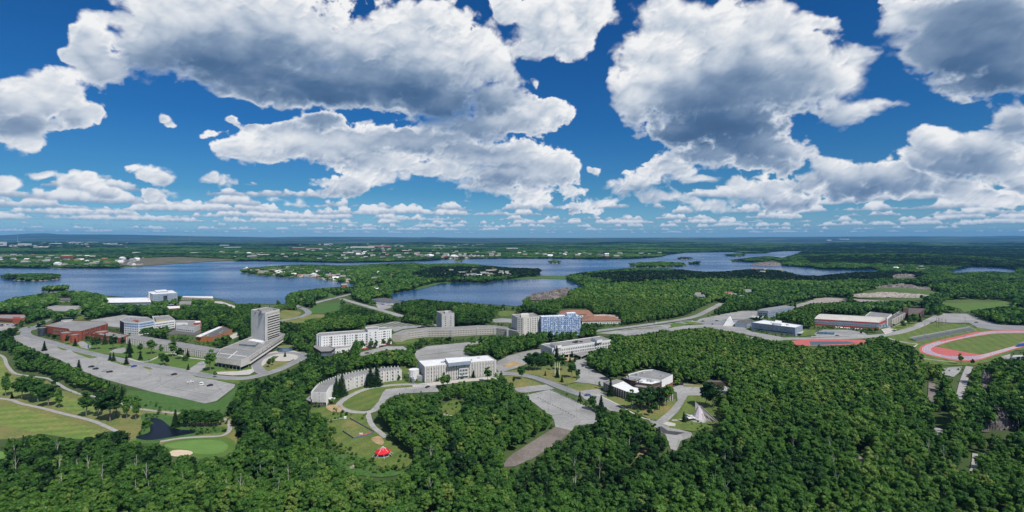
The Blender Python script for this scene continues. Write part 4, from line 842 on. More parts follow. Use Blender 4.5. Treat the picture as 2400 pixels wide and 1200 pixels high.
# 9 science blocks
r = [(281, 751), (291, 755.5), (325, 758), (361, 752), (345, 744), (300, 743)]; h = 15.5
t, p = building('science_block', 'blue and white panelled block with a brick stair tower and busy roof', r, h, M_wall_w, M_roof_g)
for i, j, n in ((1, 2, 8), (2, 3, 10)): a, b = seg(r, h, i, j); windows(t, a, b, 5, n, 1.5, 1.3, 1.5, 2.8, frame=M_blue, m0=1); band(t, a, b, h - 4.8, h - 3.6, M_blue, .09, 'blue_band'); band(t, a, b, h - 2, h - .4, M_blue, .09, 'blue_band')
band(t, *seg(r, h, 0, 1), 0, h - .5, M_black, .08, 'dark_wall'); units(t, p, h, 12, 5)
t, p = building('stair_tower', 'red brick stair tower on the front of the blue and white block', [(311, 753), (325, 753.5), (324, 750), (312, 750)], 16.5, M_brick, M_brick, parapet=.2, cat='tower')
r = [(362, 757), (410, 750.5), (396, 740), (357, 742)]; h = 12.5; t, p = building('science_block', 'white gridded block with sloping roof edge, right of the blue and white block', r, h, M_wall_w, M_roof_g)
a, b = seg(r, h, 0, 1); windows(t, a, b, 3, 13, 1.5, 1.4, 3.6, 2.9, m0=1); band(t, a, b, 0, 2.2, M_black, .05); subbox(t, 'penthouse', [(366, 751), (399, 746), (390, 740), (362, 743)], h, h + 2.6, mat('straw_panel', (.45, .40, .26)), M_roof_g); units(t, p, h + 2.6, 3, 8)
r = [(412, 764), (455, 769), (472, 760), (458, 752), (411, 752)]; t, p = building('terraced_building', 'low white terraced building with stepped flat roofs behind the science blocks', r, 6, M_wall_w, M_roof_g); windows(t, *seg(r, 6, 0, 1), 1, 9, 3, 1.2, 1.5, 3); units(t, p, 6, 6, 44)
subbox(t, 'upper_floor', [(413, 756), (440, 756), (438, 750), (412, 750)], 6, 9, M_wall_w, M_roof_g)
t, p = building('plant_room', 'small square red brick plant room with a white roof edge', [(454, 757), (471, 756), (470, 752), (458, 752)], 9, M_brick, M_roof_w, parapet=.3)
r = [(457, 789), (498, 791), (544, 774), (521, 765)]; h = 6; t, p = building('timber_building', 'orange brick building with dark and white striped roof halves', r, h, M_orange, M_roof_d)
windows(t, *seg(r, h, 1, 2), 2, 9, 1.3, 1.2, 1.0, 2.7); subbox(t, 'white_roof', [(459, 788), (470, 789), (521, 765.5), (513, 765.5)], h + .13, h + .9, M_wall_w, M_roof_w); units(t, p, h, 4, 12)
# 11, 12 research centre
r = [(358, 690.5), (416, 687), (404, 680.5), (345, 684.5)]; h = 21; t, p = building('research_tower', 'seven-storey blue-grey glass laboratory tower with white roof by the lake', r, h, M_blueg, M_roof_w, parapet=.6)
for i, j, n in ((0, 1, 14), (3, 0, 5)): a, b = seg(r, h, i, j); windows(t, a, b, 6, n, 2.3, 1.2, 2.2, 3.05, glass=M_glassb, frame=M_wall_w, m0=1.5, skip=lambda i, j: n == 14 and i in (6, 7)); 
a, b = seg(r, h, 0, 1); A, dr, L, n = along(a, b); q0 = A + dr * L * .5 - Vector(t.location[:2]); mb = MB(); mb.box(-3, 3, 0, .8, 0, h - 3); mb.build('glass_bay', M_glass, t, (q0.x, q0.y, 0), math.atan2(dr.y, dr.x) + pi)
subbox(t, 'penthouse', [(366, 684), (394, 682), (388, 678.5), (362, 680.5)], h, h + 2.2, M_blueg, M_roof_w); mb = MB(); q0 = ray(349.5, 689, h); mb.tube((q0[0] - t.location.x, q0[1] - t.location.y, 0), (q0[0] - t.location.x, q0[1] - t.location.y, h + 3.5), .8, n=10); mb.build('chimney', M_white, t)
def gable(name, label, px, h, rise, wall, roof, cat='building', ridge_along=None, n_win=0, clearit=True, group=None, wz=1.2):
    """px: front-left, front-right, back-right, back-left eaves; ridge parallel to the front"""
    poly = [ray(x, y, h) for x, y in px]; c = centre(poly); t = thing(name, label, cat, (c[0], c[1], 0), group=group); q = offset(poly, c)
    mb = MB(); mb.prism(q, 0, h); m0 = ((q[0][0] + q[3][0]) / 2, (q[0][1] + q[3][1]) / 2); m1 = ((q[1][0] + q[2][0]) / 2, (q[1][1] + q[2][1]) / 2)
    mb.add([(*q[0], h), (*q[3], h), (*m0, h + rise - .1)], [(0, 1, 2)]); mb.add([(*q[1], h), (*q[2], h), (*m1, h + rise - .1)], [(0, 2, 1)]); mb.build('wall', wall, t)
    o = [tuple(Vector(v) * 1.04) for v in q]; n0 = tuple(Vector(m0) * 1.04); n1 = tuple(Vector(m1) * 1.04); mb = MB()
    mb.add([(*o[0], h - .1), (*o[1], h - .1), (*n1, h + rise), (*n0, h + rise), (*o[2], h - .1), (*o[3], h - .1), (*o[0], h - .35), (*o[1], h - .35), (*o[2], h - .35), (*o[3], h - .35)],
           [(0, 1, 2, 3), (3, 2, 4, 5), (6, 7, 1, 0), (8, 9, 5, 4), (6, 9, 8, 7)]); mb.build('roof', roof, t)
    if n_win: windows(t, poly[0], poly[1], 1, n_win, 1.2, 1.1, wz, 3, m0=1)
    FOOT.append((np.array(poly), h))
    if clearit: clear(hull([pix(x, y, h + rise * .5) for x, y in poly] + [pix(x, y, h * .5) for x, y in poly]))
    return t
gable('research_hall', 'long low hall with a sloping white metal roof beside the glass laboratory tower', [(253, 709), (352, 707.5), (346, 697.5), (250, 698)], 8, 3, M_blueg, M_roof_w, n_win=20, wz=4)
building('research_annex', 'low dark grey flat-roofed annex in front of the white metal hall', [(298, 712), (356, 713), (360, 707), (300, 707.5)], 4, M_blueg, M_roof_g)
building('brick_forebuilding', 'low red brick block at the foot of the laboratory tower', [(395, 724), (424, 722), (422, 717), (390, 718)], 3, M_brick, M_roof_w, parapet=.3)
r = [(425, 697), (500, 699.5), (499, 695), (430, 694.5)]; t, p = building('lakeside_building', 'long low curved pavilion with pale roof on the lake shore', r, 5, M_brickp, M_roof_w); windows(t, *seg(r, 5, 0, 1), 1, 16, 2.6, 1.6, 1.4, 3)
t, p = building('lakeside_building', 'small low house with white tent roof behind the laboratory', [(420, 712), (452, 713), (450, 707), (422, 707)], 4, M_brickp, M_roof_g); 
r = [(-60, 744), (30, 748), (62, 746), (58, 738), (0, 738), (-60, 738)]; t, p = building('brick_school', 'low brick school with dark bands on the far left', r, 5, M_brick, M_roof_g); band(t, *seg(r, 5, 0, 1), 1.2, 2.6, M_black, .06)
t, p = building('brick_school_hall', 'raised red-roofed block on the low brick school', [(30, 747), (48, 747), (47, 742.5), (30, 742.5)], 8, M_brick, mat('red_roof', (.35, .06, .05)), parapet=.2)
gable('lakeside_house', 'large grey-roofed house among trees near the small island', [(136, 704), (166, 704), (164, 700), (138, 700)], 4, 3, M_brickp, M_roof_d, 'house')
# 16 curved beige residence
r = [(919, 785), (941, 786), (957, 779.5), (1000, 774.5), (1060, 773.5), (1120, 770.5), (1160, 769), (1190, 773), (1214, 778), (1214, 771), (1195, 767.5), (1160, 763.5), (1120, 763.5), (1070, 767), (1000, 768.5), (945, 774.5)]; h = 8
t, p = building('terraced_residence', 'long curving three-storey beige residence below the small grey tower', r, h, M_brickp, M_roof_g, parapet=.5)
for i, n in ((1, 5), (2, 12), (3, 16), (4, 15), (5, 10), (6, 8), (7, 8)): windows(t, *seg(r, h, i, i + 1), 3, n, 1.2, 1.1, .9, 2.6, m0=.5)
for i in (2, 3, 4, 5, 6, 7): q0 = Vector(ray(*r[i], h)) - Vector(t.location[:2]); mb = MB(); mb.box(-1.4, 1.4, -1.2, 1.2, 0, h + 1.1); mb.build('stair_bay', M_gconc, t, (q0.x, q0.y, 0))
r = [(1035.5, 737.5), (1064.8, 735.2), (1056, 729), (1023, 731)]; h = 24; t, p = building('grey_tower', 'square nine-storey pale grey tower behind the curving beige residence', r, h, M_gconc, M_roof_g, parapet=1, hide=.2)
windows(t, *seg(r, h, 0, 1), 7, 2, 1.7, 1.4, 2.8, 2.85, m0=1.2, skip=None); windows(t, *seg(r, h, 3, 0), 7, 5, 1.2, 1.3, 2.8, 2.85, m0=1); subbox(t, 'penthouse', [(1043, 732), (1051, 731.5), (1049, 727.5), (1041, 728)], h, h + 2.5, M_gconc)
r = [(1212.5, 745), (1227, 746), (1233, 745.5), (1264.5, 742), (1250, 734.5), (1199, 738)]; h = 24; t, p = building('beige_tower', 'nine-storey beige residence tower with punched windows beside the blue panelled block', r, h, M_bconc, M_roof_g, hide=.2)
windows(t, *seg(r, h, 2, 3), 9, 5, 1.3, 1.5, 1.5, 2.5, m0=1.3); windows(t, *seg(r, h, 0, 1), 9, 2, 1.2, 1.4, 1.5, 2.5, m0=.6); windows(t, *seg(r, h, 5, 0), 9, 3, 1.2, 1.4, 1.5, 2.5, m0=2)
subbox(t, 'penthouse', [(1221, 739), (1240, 738), (1238, 733.5), (1222, 734)], h, h + 3, M_bconc); 
M_mosaic = bpy.data.materials.new('blue_mosaic_cladding'); M_mosaic.use_nodes = True
def mosaic():
    nt = M_mosaic.node_tree; N = nt.nodes.new; L = nt.links.new; b = nt.nodes['Principled BSDF']; b.inputs['Roughness'].default_value = .6
    g = N('ShaderNodeNewGeometry'); v = N('ShaderNodeTexVoronoi'); v.distance = 'CHEBYCHEV'; v.inputs['Scale'].default_value = .8; mp = N('ShaderNodeMapping'); mp.inputs['Scale'].default_value = (1.2, 1, .8); L(g.outputs['Position'], mp.inputs[0]); L(mp.outputs[0], v.inputs['Vector'])
    s = N('ShaderNodeSeparateColor'); L(v.outputs['Color'], s.inputs[0]); r = N('ShaderNodeValToRGB'); r.color_ramp.interpolation = 'CONSTANT'; e = r.color_ramp.elements
    e[0].color = (.16, .23, .40, 1); e[1].position = .28; e[1].color = (.24, .33, .52, 1)
    for q, c in ((.5, (.30, .41, .62, 1)), (.72, (.56, .63, .74, 1))): k = e.new(q); k.color = c
    L(s.outputs[0], r.inputs[0]); L(r.outputs[0], b.inputs['Base Color'])
mosaic()
r = [(1269, 744), (1361, 741), (1352, 737.5), (1264, 740.5)]; h = 24; t, p = building('blue_residence', 'broad ten-storey block clad in a mosaic of blue and white panels', r, h, M_mosaic, M_roof_w, hide=.2)
a, b = seg(r, h, 0, 1); windows(t, a, b, 9, 17, 1.1, 1.2, 1.2, 2.45, glass=M_glass, frame=M_blue, m0=2, skip=lambda i, j: i == 9); fins(t, a, b, 2, 0, h, M_blueg, .3, .6, 'rib', m0=18)
subbox(t, 'penthouse', [(1329, 735), (1350, 734), (1347, 731), (1327, 732)], h, h + 3.8, M_mosaic, M_roof_w)
a0 = ray(1349, 741.4, h); 
def hip(name, label, px, h, rise, wall, roof, cat='building', n_win=0, group=None):
    poly = [ray(x, y, h) for x, y in px]; c = centre(poly); t = thing(name, label, cat, (c[0], c[1], 0), group=group); q = offset(poly, c)
    mb = MB(); mb.prism([tuple(Vector(v) * .95) for v in q], 0, h - .05); mb.build('wall', wall, t)
    m0 = (Vector(q[0]) + Vector(q[3])) / 2; m1 = (Vector(q[1]) + Vector(q[2])) / 2; k = min(.35, (Vector(q[0]) - Vector(q[3])).length / 2 / (m1 - m0).length); r0 = m0.lerp(m1, k); r1 = m0.lerp(m1, 1 - k)
    mb = MB(); mb.add([(*q[0], h), (*q[1], h), (*q[2], h), (*q[3], h), (*r0, h + rise), (*r1, h + rise), (*q[0], h - .3), (*q[1], h - .3), (*q[2], h - .3), (*q[3], h - .3)], [(0, 1, 5, 4), (1, 2, 5), (2, 3, 4, 5), (3, 0, 4), (6, 7, 1, 0), (7, 8, 2, 1), (8, 9, 3, 2), (9, 6, 0, 3), (6, 9, 8, 7)]); mb.build('roof', roof, t)
    w = [tuple(Vector(c) + Vector(v) * .95) for v in q]
    if n_win: windows(t, w[0], w[1], 1, n_win, 1.5, 1.6, .9, 3, frame=M_wall_w)
    FOOT.append((np.array(poly), h)); clear(hull([pix(x, y, h + rise * .6) for x, y in poly] + [pix(x, y, h * .4) for x, y in poly])); return t
hip('tile_roofed_school', 'terracotta hip-roofed wing just behind the blue panelled block', [(1308, 738), (1390, 736), (1380, 727), (1315, 728)], 5, 4, M_wall_w, M_tile, n_win=8)
hip('tile_roofed_school', 'long terracotta hip-roofed school with white walls facing the road', [(1362, 752), (1457, 751), (1440, 742), (1365, 742)], 5, 4, M_wall_w, M_tile, n_win=20)
hip('tile_roofed_school', 'small terracotta-roofed link between the two larger tiled roofs', [(1366, 744), (1396, 743), (1392, 738), (1368, 738)], 5, 3, M_wall_w, M_tile, n_win=4)
# 21 building on pillars
r = [(1294, 817.5), (1432, 797.7), (1406, 789), (1268, 808)]; h = 11.5
t, p = building('pillar_building', 'three-storey white gridded office raised on pillars with two rooftop penthouses', r, h, M_wall_w, M_roof_g, z0=3.4)
a, b = seg(r, h, 0, 1); windows(t, a, b, 2, 34, 1.15, 2.2, 4.4, 3.4, frame=M_wall_w, m0=.6); fins(t, a, b, 35, 3.4, h, M_wall_w, .35, .45, 'mullion'); band(t, *seg(r, h, 3, 0), 3.5, h - .2, M_gconc, .05, 'side_panel', .1)
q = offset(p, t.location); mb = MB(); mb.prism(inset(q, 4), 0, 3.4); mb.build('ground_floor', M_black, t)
for a, b, n in ((a, b, 12), (*seg(r, h, 3, 0), 4)):
    A, dr, L, nn = along(a, b)
    for k in range(n): q0 = A + dr * (L * (k + .3) / n) - nn * .8 - Vector(t.location[:2]); mb = MB(); mb.box(-.35, .35, -.35, .35, 0, 3.4); mb.build('pillar', M_wall_w, t, (q0.x, q0.y, 0))
subbox(t, 'penthouse', [(1302, 811), (1316, 808), (1306, 802), (1290, 804)], h, h + 3, M_wall_w, M_roof_g); subbox(t, 'penthouse', [(1399, 798), (1412, 795), (1404, 789.5), (1386, 791)], h, h + 3, M_wall_w, M_roof_g)
for x, y in ((1345, 803), (1352, 801), (1362, 802), (1350, 804)): q0 = ray(x, y, h); mb = MB(); mb.box(-1.5, 1.5, -1, 1, 0, 1.1); mb.build('roof_unit', M_black, t, (q0[0] - t.location.x, q0[1] - t.location.y, h + .12), .3)
t, p = building('entrance_canopy', 'low grey flat canopy on posts in front of the pillar building', [(1345, 829), (1362, 835.5), (1384, 826), (1372, 821)], 3.8, M_gconc, M_roof_g, z0=3.2, parapet=0, cat='canopy')
for x, y in ((1347, 829), (1362, 834.5), (1380, 827)): q0 = ray(x, y, 3.8); mb = MB(); mb.box(-.25, .25, -.25, .25, 0, 3.2); mb.build('pillar', M_gconc, t, (q0[0] - t.location.x, q0[1] - t.location.y, 0))
# 22 school
r = [(1474, 883), (1551, 893), (1577, 880), (1530, 867.5), (1507, 869.5), (1473, 879)]; h = 8
t, p = building('school_hall', 'white-walled school hall with a big grey roof and white roof edge', r, h, M_wall_w, M_roof_g, hide=.2); units(t, p, h, 3, 5); band(t, *seg(r, h, 1, 2), 0, 2.6, M_brick, .06, 'brick_base')
t, p = building('school_wing', 'dark brick school wing with a grey roof, second step below the hall', [(1456, 886), (1476, 892), (1492, 895), (1502, 888), (1482, 881)], 7, M_brown, M_roof_g, parapet=.5); units(t, p, 7, 5, 6)
t, p = building('school_wing', 'white-roofed dark brick wing with two windows under the big grey roof', [(1488, 897), (1528, 902), (1551, 896), (1546, 889), (1502, 889)], 7, M_brown, M_roof_w, parapet=.5); windows(t, ray(1528, 902, 7), ray(1551, 896, 7), 1, 3, 1.6, 1.5, 3.4, 3, m0=2.5); units(t, p, 7, 4, 2)
t, p = building('school_wing', 'small grey-roofed step of the school beneath the white-roofed wing', [(1485, 906), (1520, 911), (1528, 903), (1497, 899)], 5.5, M_brown, M_roof_g, parapet=.4)
r = [(1414, 897), (1437, 907), (1470, 920), (1500, 924), (1579, 922), (1575, 911.5), (1522, 914), (1485, 907.5), (1461, 893), (1446, 889)]
t, p = building('school_front_wing', 'angled front wing of the school with white and grey roof strips and dark piers', r, 6, M_black, M_roof_w, parapet=.4)
for i, n in ((0, 5), (1, 6), (2, 6), (3, 14)): a, b = seg(r, 6, i, i + 1); fins(t, a, b, n, 0, 5.8, M_brickp, .9, .4, 'pier'); windows(t, a, b, 1, n, 1.0, 3.6, .8, 3, m0=1)
subbox(t, 'grey_roof', [(1415, 896.5), (1430, 903), (1460, 893), (1446, 889.5)], 6.13, 6.6, M_roof_g); subbox(t, 'grey_roof', [(1500, 922), (1520, 922.5), (1520, 914.5), (1497, 911)], 6.13, 6.6, M_roof_g)
t, p = building('site_container', 'long dark brown storage container at the edge of the forest', [(1657, 895), (1702, 896.5), (1702, 893), (1657, 891.5)], 3.4, M_brown, M_roof_d, 'container', parapet=.1)
A, B_ = ray(1657, 895, 3.4), ray(1702, 896.5, 3.4); fins(t, A, B_, 24, 0, 3.2, M_brown, .12, .08, 'corrugation'); windows(t, A, B_, 1, 1, .8, .8, 1.6, 3, m0=4, m1=9)
# 26-30 right-hand side
r = [(1761, 756.5), (1864, 769), (1881, 763), (1791, 750.5)]; h = 10.5
t, p = building('engineering_building', 'blue-grey metal-clad three-storey building with a flat white roof and one penthouse', r, h, M_blueg, M_roof_w)
a, b = seg(r, h, 0, 1); band(t, a, b, 2.6, 3.8, M_glass, .08, 'window_band', 4); band(t, a, b, 0, 2.0, M_gconc, .1, 'base', 2); windows(t, a, b, 1, 9, 2.4, .9, 6.8, 3, m0=4); windows(t, *seg(r, h, 1, 2), 3, 3, 2.6, 1.4, 1.4, 3.1, frame=M_wall_w, m0=.8)
fins(t, a, b, 18, 4, h, M_blueg, .12, .12, 'panel_joint'); subbox(t, 'penthouse', [(1813, 757), (1831, 758.5), (1832, 752), (1818, 750.5)], h, h + 3, M_wall_w, M_roof_w); units(t, p, h, 5, 71)
subbox(t, 'porch', [(1852, 781), (1880, 781), (1884, 776), (1862, 775)], 2.8, 3.3, M_gconc)
r = [(1775, 728), (1800, 730), (1860, 719), (1843, 716), (1790, 724)]; h = 10; t, p = building('architecture_building', 'long blue metal building with a darker glazed corner beside the upper parking area', r, h, M_blueg, M_roof_g)
a, b = seg(r, h, 1, 2); windows(t, a, b, 2, 13, 2.8, 1.5, 2.2, 3.6, glass=M_glassb, m0=3); a, b = seg(r, h, 0, 1); windows(t, a, b, 2, 4, 3.5, 2, 1.6, 3.8, glass=M_glass, m0=1); fins(t, *seg(r, h, 1, 2), 14, 0, h, M_blueg, .15, .2, 'panel_joint')
subbox(t, 'porch', [(1757, 743), (1785, 746), (1792, 741), (1765, 739)], 3.4, 4, M_gconc)
# white pointed entrance
x, y = ray(1714, 764); t = thing('pointed_shelter', 'white pointed sail-shaped roof rising between the parking areas', 'shelter', (x, y, 0)); mb = MB()
mb.add([(-12, 0, 0), (-3, 0, 13.5), (-1, 1, 13.5), (3, 0, 4.5), (12, -1, 3.2), (12, 7, 3.2), (-10, 8, 0), (12, -1, 0), (12, 7, 0), (3, 0, 0)], [(0, 3, 1), (1, 3, 2), (0, 1, 2, 6), (2, 3, 5, 6), (3, 4, 5), (0, 9, 3), (3, 9, 7, 4), (4, 7, 8, 5)]); mb.build('roof', M_white, t); mb = MB(); mb.box(3.5, 10, -1.3, -1, .3, 3); mb.build('glass_front', M_glass, t)
clear(hull([pix(x - 12, y, 2), pix(x - 3, y, 13), pix(x + 12, y, 4), pix(x + 12, y, 0), pix(x - 12, y, 0)]))
t, p = building('round_roofed_building', 'low building with a dark gravel roof between white sail roof and blue building', [(1722, 759), (1750, 761), (1768, 758), (1760, 749), (1730, 750)], 4.5, M_blueg, M_roof_d); windows(t, ray(1750, 761, 4.5), ray(1768, 758, 4.5), 1, 5, 2, 2, 1, 3, glass=M_glassb)
# sports hall with the barrel roof
r = [(1909, 747), (2060, 756), (2080, 747), (1932, 739)]; h = 9; poly = [ray(x, y, h) for x, y in r]; c = centre(poly); q = offset(poly, c)
t = thing('arena', 'long arena with a pale curved barrel roof and red and blue-grey walls', 'building', (c[0], c[1], 0)); mb = MB(); mb.prism(q, 0, h); mb.build('wall', M_blueg, t); FOOT.append((np.array(poly), h)); clear(hull([pix(x, y, h + 2) for x, y in poly] + [pix(x, y, 1) for x, y in poly]))
a0, a1, b1, b0 = [Vector(v) for v in q]; mb = MB(); n = 10; vs = []
for k in range(n + 1):
    s = k / n; z = h + 4.2 * sin(pi * s) ** .8; vs += [(*(a0.lerp(b0, s) * 1.0), z), (*(a1.lerp(b1, s)), z)]
mb.add(vs, [(2 * k, 2 * k + 1, 2 * k + 3, 2 * k + 2) for k in range(n)] + [tuple(range(0, 2 * n + 2, 2)), tuple(range(1, 2 * n + 2, 2))[::-1]]); mb.build('roof', mat('cream_metal_roof', (.55, .52, .46), .6, .05, .1, scale2=1, var2=.1), t)
M_redp = mat('red_metal_panel', (.42, .055, .05), .6, .06)
band(t, poly[0], poly[1], 7.0, 8.6, M_redp, .1, 'red_band', .1); band(t, poly[0], poly[1], 0, 1.9, M_redp, .12, 'red_band', .1); band(t, poly[0], poly[1], 4.2, 6.8, M_blueg, .14, 'panel_band', .2); fins(t, poly[0], poly[1], 32, 1.9, 7, M_blueg, .15, .2, 'panel_joint')
windows(t, poly[0], poly[1], 1, 6, 5, 2.2, 4.4, 3, glass=mat('pale_panel', (.45, .52, .58)), m0=1, m1=75, d=.3); windows(t, poly[0], poly[1], 1, 4, 5, 2.2, 3.4, 3, glass=MATS['pale_panel'], m0=88, m1=2, d=.3)
band(t, poly[1], poly[2], 5.4, 8.6, M_redp, .1, 'red_band', .1); windows(t, poly[1], poly[2], 1, 3, 3.5, 2.6, 1.4, 3, m0=1.5)
t, p = building('gymnasium', 'grey-roofed gymnasium with white upper walls behind the barrel-roofed arena', [(2028, 741), (2079, 746.5), (2090, 737), (2040, 731.5)], 11, M_wall_w, M_roof_g)
r = [(2078, 748.5), (2091, 749.5), (2122, 734), (2108, 730)]; t, p = building('gymnasium_wing', 'brown-grey concrete wing with vertical piers beside the arena entrance', r, 9, M_brickp, M_roof_d); fins(t, *seg(r, 9, 1, 2), 8, 0, 9, M_brickp, .6, .7, 'pier'); windows(t, *seg(r, 9, 1, 2), 1, 8, 1.6, 6, 1, 3); units(t, p, 9, 8, 17)
t, p = building('boiler_house', 'tall dark brown box tower beside the brown-roofed pool building', [(2117, 722.5), (2128, 722.5), (2128, 719.5), (2118, 719.5)], 15, M_brown, M_brown, parapet=.2, cat='tower')
r = [(2128, 739), (2147, 740), (2170, 723.5), (2130, 722)]; t, p = building('pool_building', 'brown metal-roofed pool building with orange brick walls on the right', r, 8, M_brown, mat('brown_roof', (.14, .10, .095), .7)); windows(t, *seg(r, 8, 1, 2), 1, 6, 1.6, 3.5, 2, 3)
for lab, r in (('left one of two small blue site huts near the tennis court', [(1917, 778), (1934, 779), (1936, 776), (1920, 775)]), ('right one of two small blue site huts near the tennis court', [(1936.5, 779), (1954, 780), (1956, 777), (1940, 776)])):
    t, p = building('site_hut', lab, r, 3, mat('teal_blue_paint', (.06, .20, .30)), M_roof_g, 'hut', parapet=.1, group='blue site huts'); windows(t, *seg(r, 3, 0, 1), 1, 3, 1.0, .8, 1.3, 3, m0=.7)
building('storage_shed', 'pale blue windowless shed beside the gravel lot below the track', [(2371, 837), (2396, 836), (2402, 832), (2375, 832.5)], 3.4, M_blueg, mat('cream_roof', (.5, .49, .42)), 'shed', parapet=.1)
t, p = building('press_box', 'blue grandstand box beside the far straight of the track', [(2386, 806), (2412, 803), (2420, 799), (2395, 801)], 4, mat('royal_blue_paint', (.03, .09, .30)), M_roof_g, 'stand', parapet=.1)
r = [(868, 702), (882, 703.5), (940, 709), (930, 703), (900, 698)]; t, p = building('shopping_strip', 'long low grey-roofed commercial building with parked cars near the middle lake', r, 4, M_blueg, M_roof_d, 'shop', parapet=.2); windows(t, *seg(r, 4, 1, 2), 1, 12, 2.4, 1.6, .8, 3)
# red-roofed pavilion
x, y = ray(897, 1068); t = thing('garden_pavilion', 'octagonal garden pavilion with a bright red roof and white radiating poles', 'pavilion', (x, y, 0)); R_ = 5.6; t.scale = (.76, .76, .76)
oct_ = lambda r, z, n=8: [(r * cos(2 * pi * (k + .5) / n), r * sin(2 * pi * (k + .5) / n), z) for k in range(n)]
M_tent = mat('red_canvas', (.62, .022, .035), .7, .08, .5)
for k in range(8):
    a, b = oct_(R_ + .4, 3.1)[k], oct_(R_ + .4, 3.1)[(k + 1) % 8]; mb = MB(); mb.add([a, b, (b[0] * .04, b[1] * .04, 6.2), (a[0] * .04, a[1] * .04, 6.2), (a[0], a[1], 2.85), (b[0], b[1], 2.85)], [(0, 1, 2, 3), (4, 5, 1, 0)]); mb.build('roof_panel', M_tent, t)
    mb = MB(); mb.tube((a[0] * 1.35, a[1] * 1.35, 1.4 if k % 2 else .1), (a[0] * .02, a[1] * .02, 6.9), .10, n=5); mb.build('roof_pole', M_white, t)
    a, b = oct_(R_, 0)[k], oct_(R_, 0)[(k + 1) % 8]; mb = MB(); mb.add([(a[0], a[1], 1.0), (b[0], b[1], 1.0), (b[0], b[1], 2.9), (a[0], a[1], 2.9)], [(0, 1, 2, 3)]); mb.add([(a[0] * .99, a[1] * .99, 1.0), (b[0] * .99, b[1] * .99, 1.0), (b[0] * .99, b[1] * .99, 2.9), (a[0] * .99, a[1] * .99, 2.9)], [(3, 2, 1, 0)]); mb.build('window', M_glass, t)
    mb = MB(); mb.add([(a[0], a[1], 0), (b[0], b[1], 0), (b[0], b[1], 1.0), (a[0], a[1], 1.0), (a[0] * .97, a[1] * .97, 1.0), (b[0] * .97, b[1] * .97, 1.0)], [(0, 1, 2, 3), (3, 2, 5, 4)]); mb.build('wall', M_gconc, t); mb = MB(); mb.tube((a[0], a[1], 0), (a[0], a[1], 3), .1); mb.build('post', M_white, t)
mb = MB(); mb.prism([v[:2] for v in oct_(8.6, 0)], .02, .35); mb.build('deck', mat('grey_deck', (.25, .25, .24), .8, .1, 1), t)
clear([(868, 1048), (897, 1040), (925, 1048), (930, 1080), (897, 1090), (865, 1080)])
# amphitheatre with the white cone
x, y = ray(1637, 985); t = thing('pointed_theatre', 'white tent-like cone framed by long timber masts and grey wing walls', 'theatre', (x, y, 0)); t.scale = (.86, .86, .9); M_cone = mat('white_pink_render', (.58, .52, .56), .8, .05, .4); M_wood = mat('weathered_timber', (.30, .27, .24), .9, .12, 1)
mb = MB(); base = [(6 * cos(an), 5.5 * sin(an)) for an in [2 * pi * k / 9 + .2 for k in range(9)]]
for k in range(9): a, b = base[k], base[(k + 1) % 9]; mb.add([(*a, 0), (*b, 0), (b[0] * .16 + .8, b[1] * .16, 10.5), (a[0] * .16 + .8, a[1] * .16, 10.5)], [(0, 1, 2, 3)])
mb.add([(b[0] * .16 + .8, b[1] * .16, 10.5) for b in base], [tuple(range(9))]); mb.build('cone', M_cone, t)
mb = MB(); mb.tube((-2.2, 1, 0), (-2.2, 1, 14.5), .3, .2); mb.build('mast', M_wood, t)
mb = MB(); mb.tube((1.2, -1, 11.5), (14, -6, .1), .28); mb.tube((3.5, -3.5, 8), (8, -8, .1), .22); mb.tube((2.5, -3.5, 7.5), (4.8, -9, .1), .18); mb.build('brace', M_wood, t)
mb = MB(); mb.add([(-2.2, 1, 0), (-2.2, 1, 14), (1.2, 1, 11), (14, -5.6, .1), (3, 2, 0), (-2.2, 1.25, 0), (-2.2, 1.25, 14), (1.2, 1.25, 11), (14, -5.3, .1)], [(0, 4, 3, 2, 1), (5, 6, 7, 8)]); mb.build('sail_wall', M_gconc, t)
mb = MB(); mb.add([(-6, -5, 0), (-1, -7, 0), (4, -6, 0), (-9.5, 3, 0), (-7.5, -1, 3.4), (-2, -6, 1.8), (4, -5.5, 2.2), (-9.5, 3, 4.2), (-3, 0, 3)], [(3, 0, 5, 4), (3, 4, 7), (0, 1, 6, 5), (1, 2, 6), (7, 4, 8), (4, 5, 8), (5, 6, 8)]); mb.build('wing_roof', M_gconc, t)
mb = MB(); mb.box(-9, 0, 2, 3, 0, 2.4); mb.add([(-9, -4, 2.5), (-1, -2, 3), (-2, 3, 3.5), (-9, 3, 2.6), (-9, -4, 2.3), (-1, -2, 2.8), (-2, 3, 3.3), (-9, 3, 2.4)], [(0, 1, 2, 3), (4, 7, 6, 5), (0, 4, 5, 1), (1, 5, 6, 2), (3, 7, 4, 0)]); mb.build('side_roof', M_wall_w, t)
clear([(1612, 955), (1628, 930), (1645, 940), (1690, 985), (1660, 992), (1620, 992)])
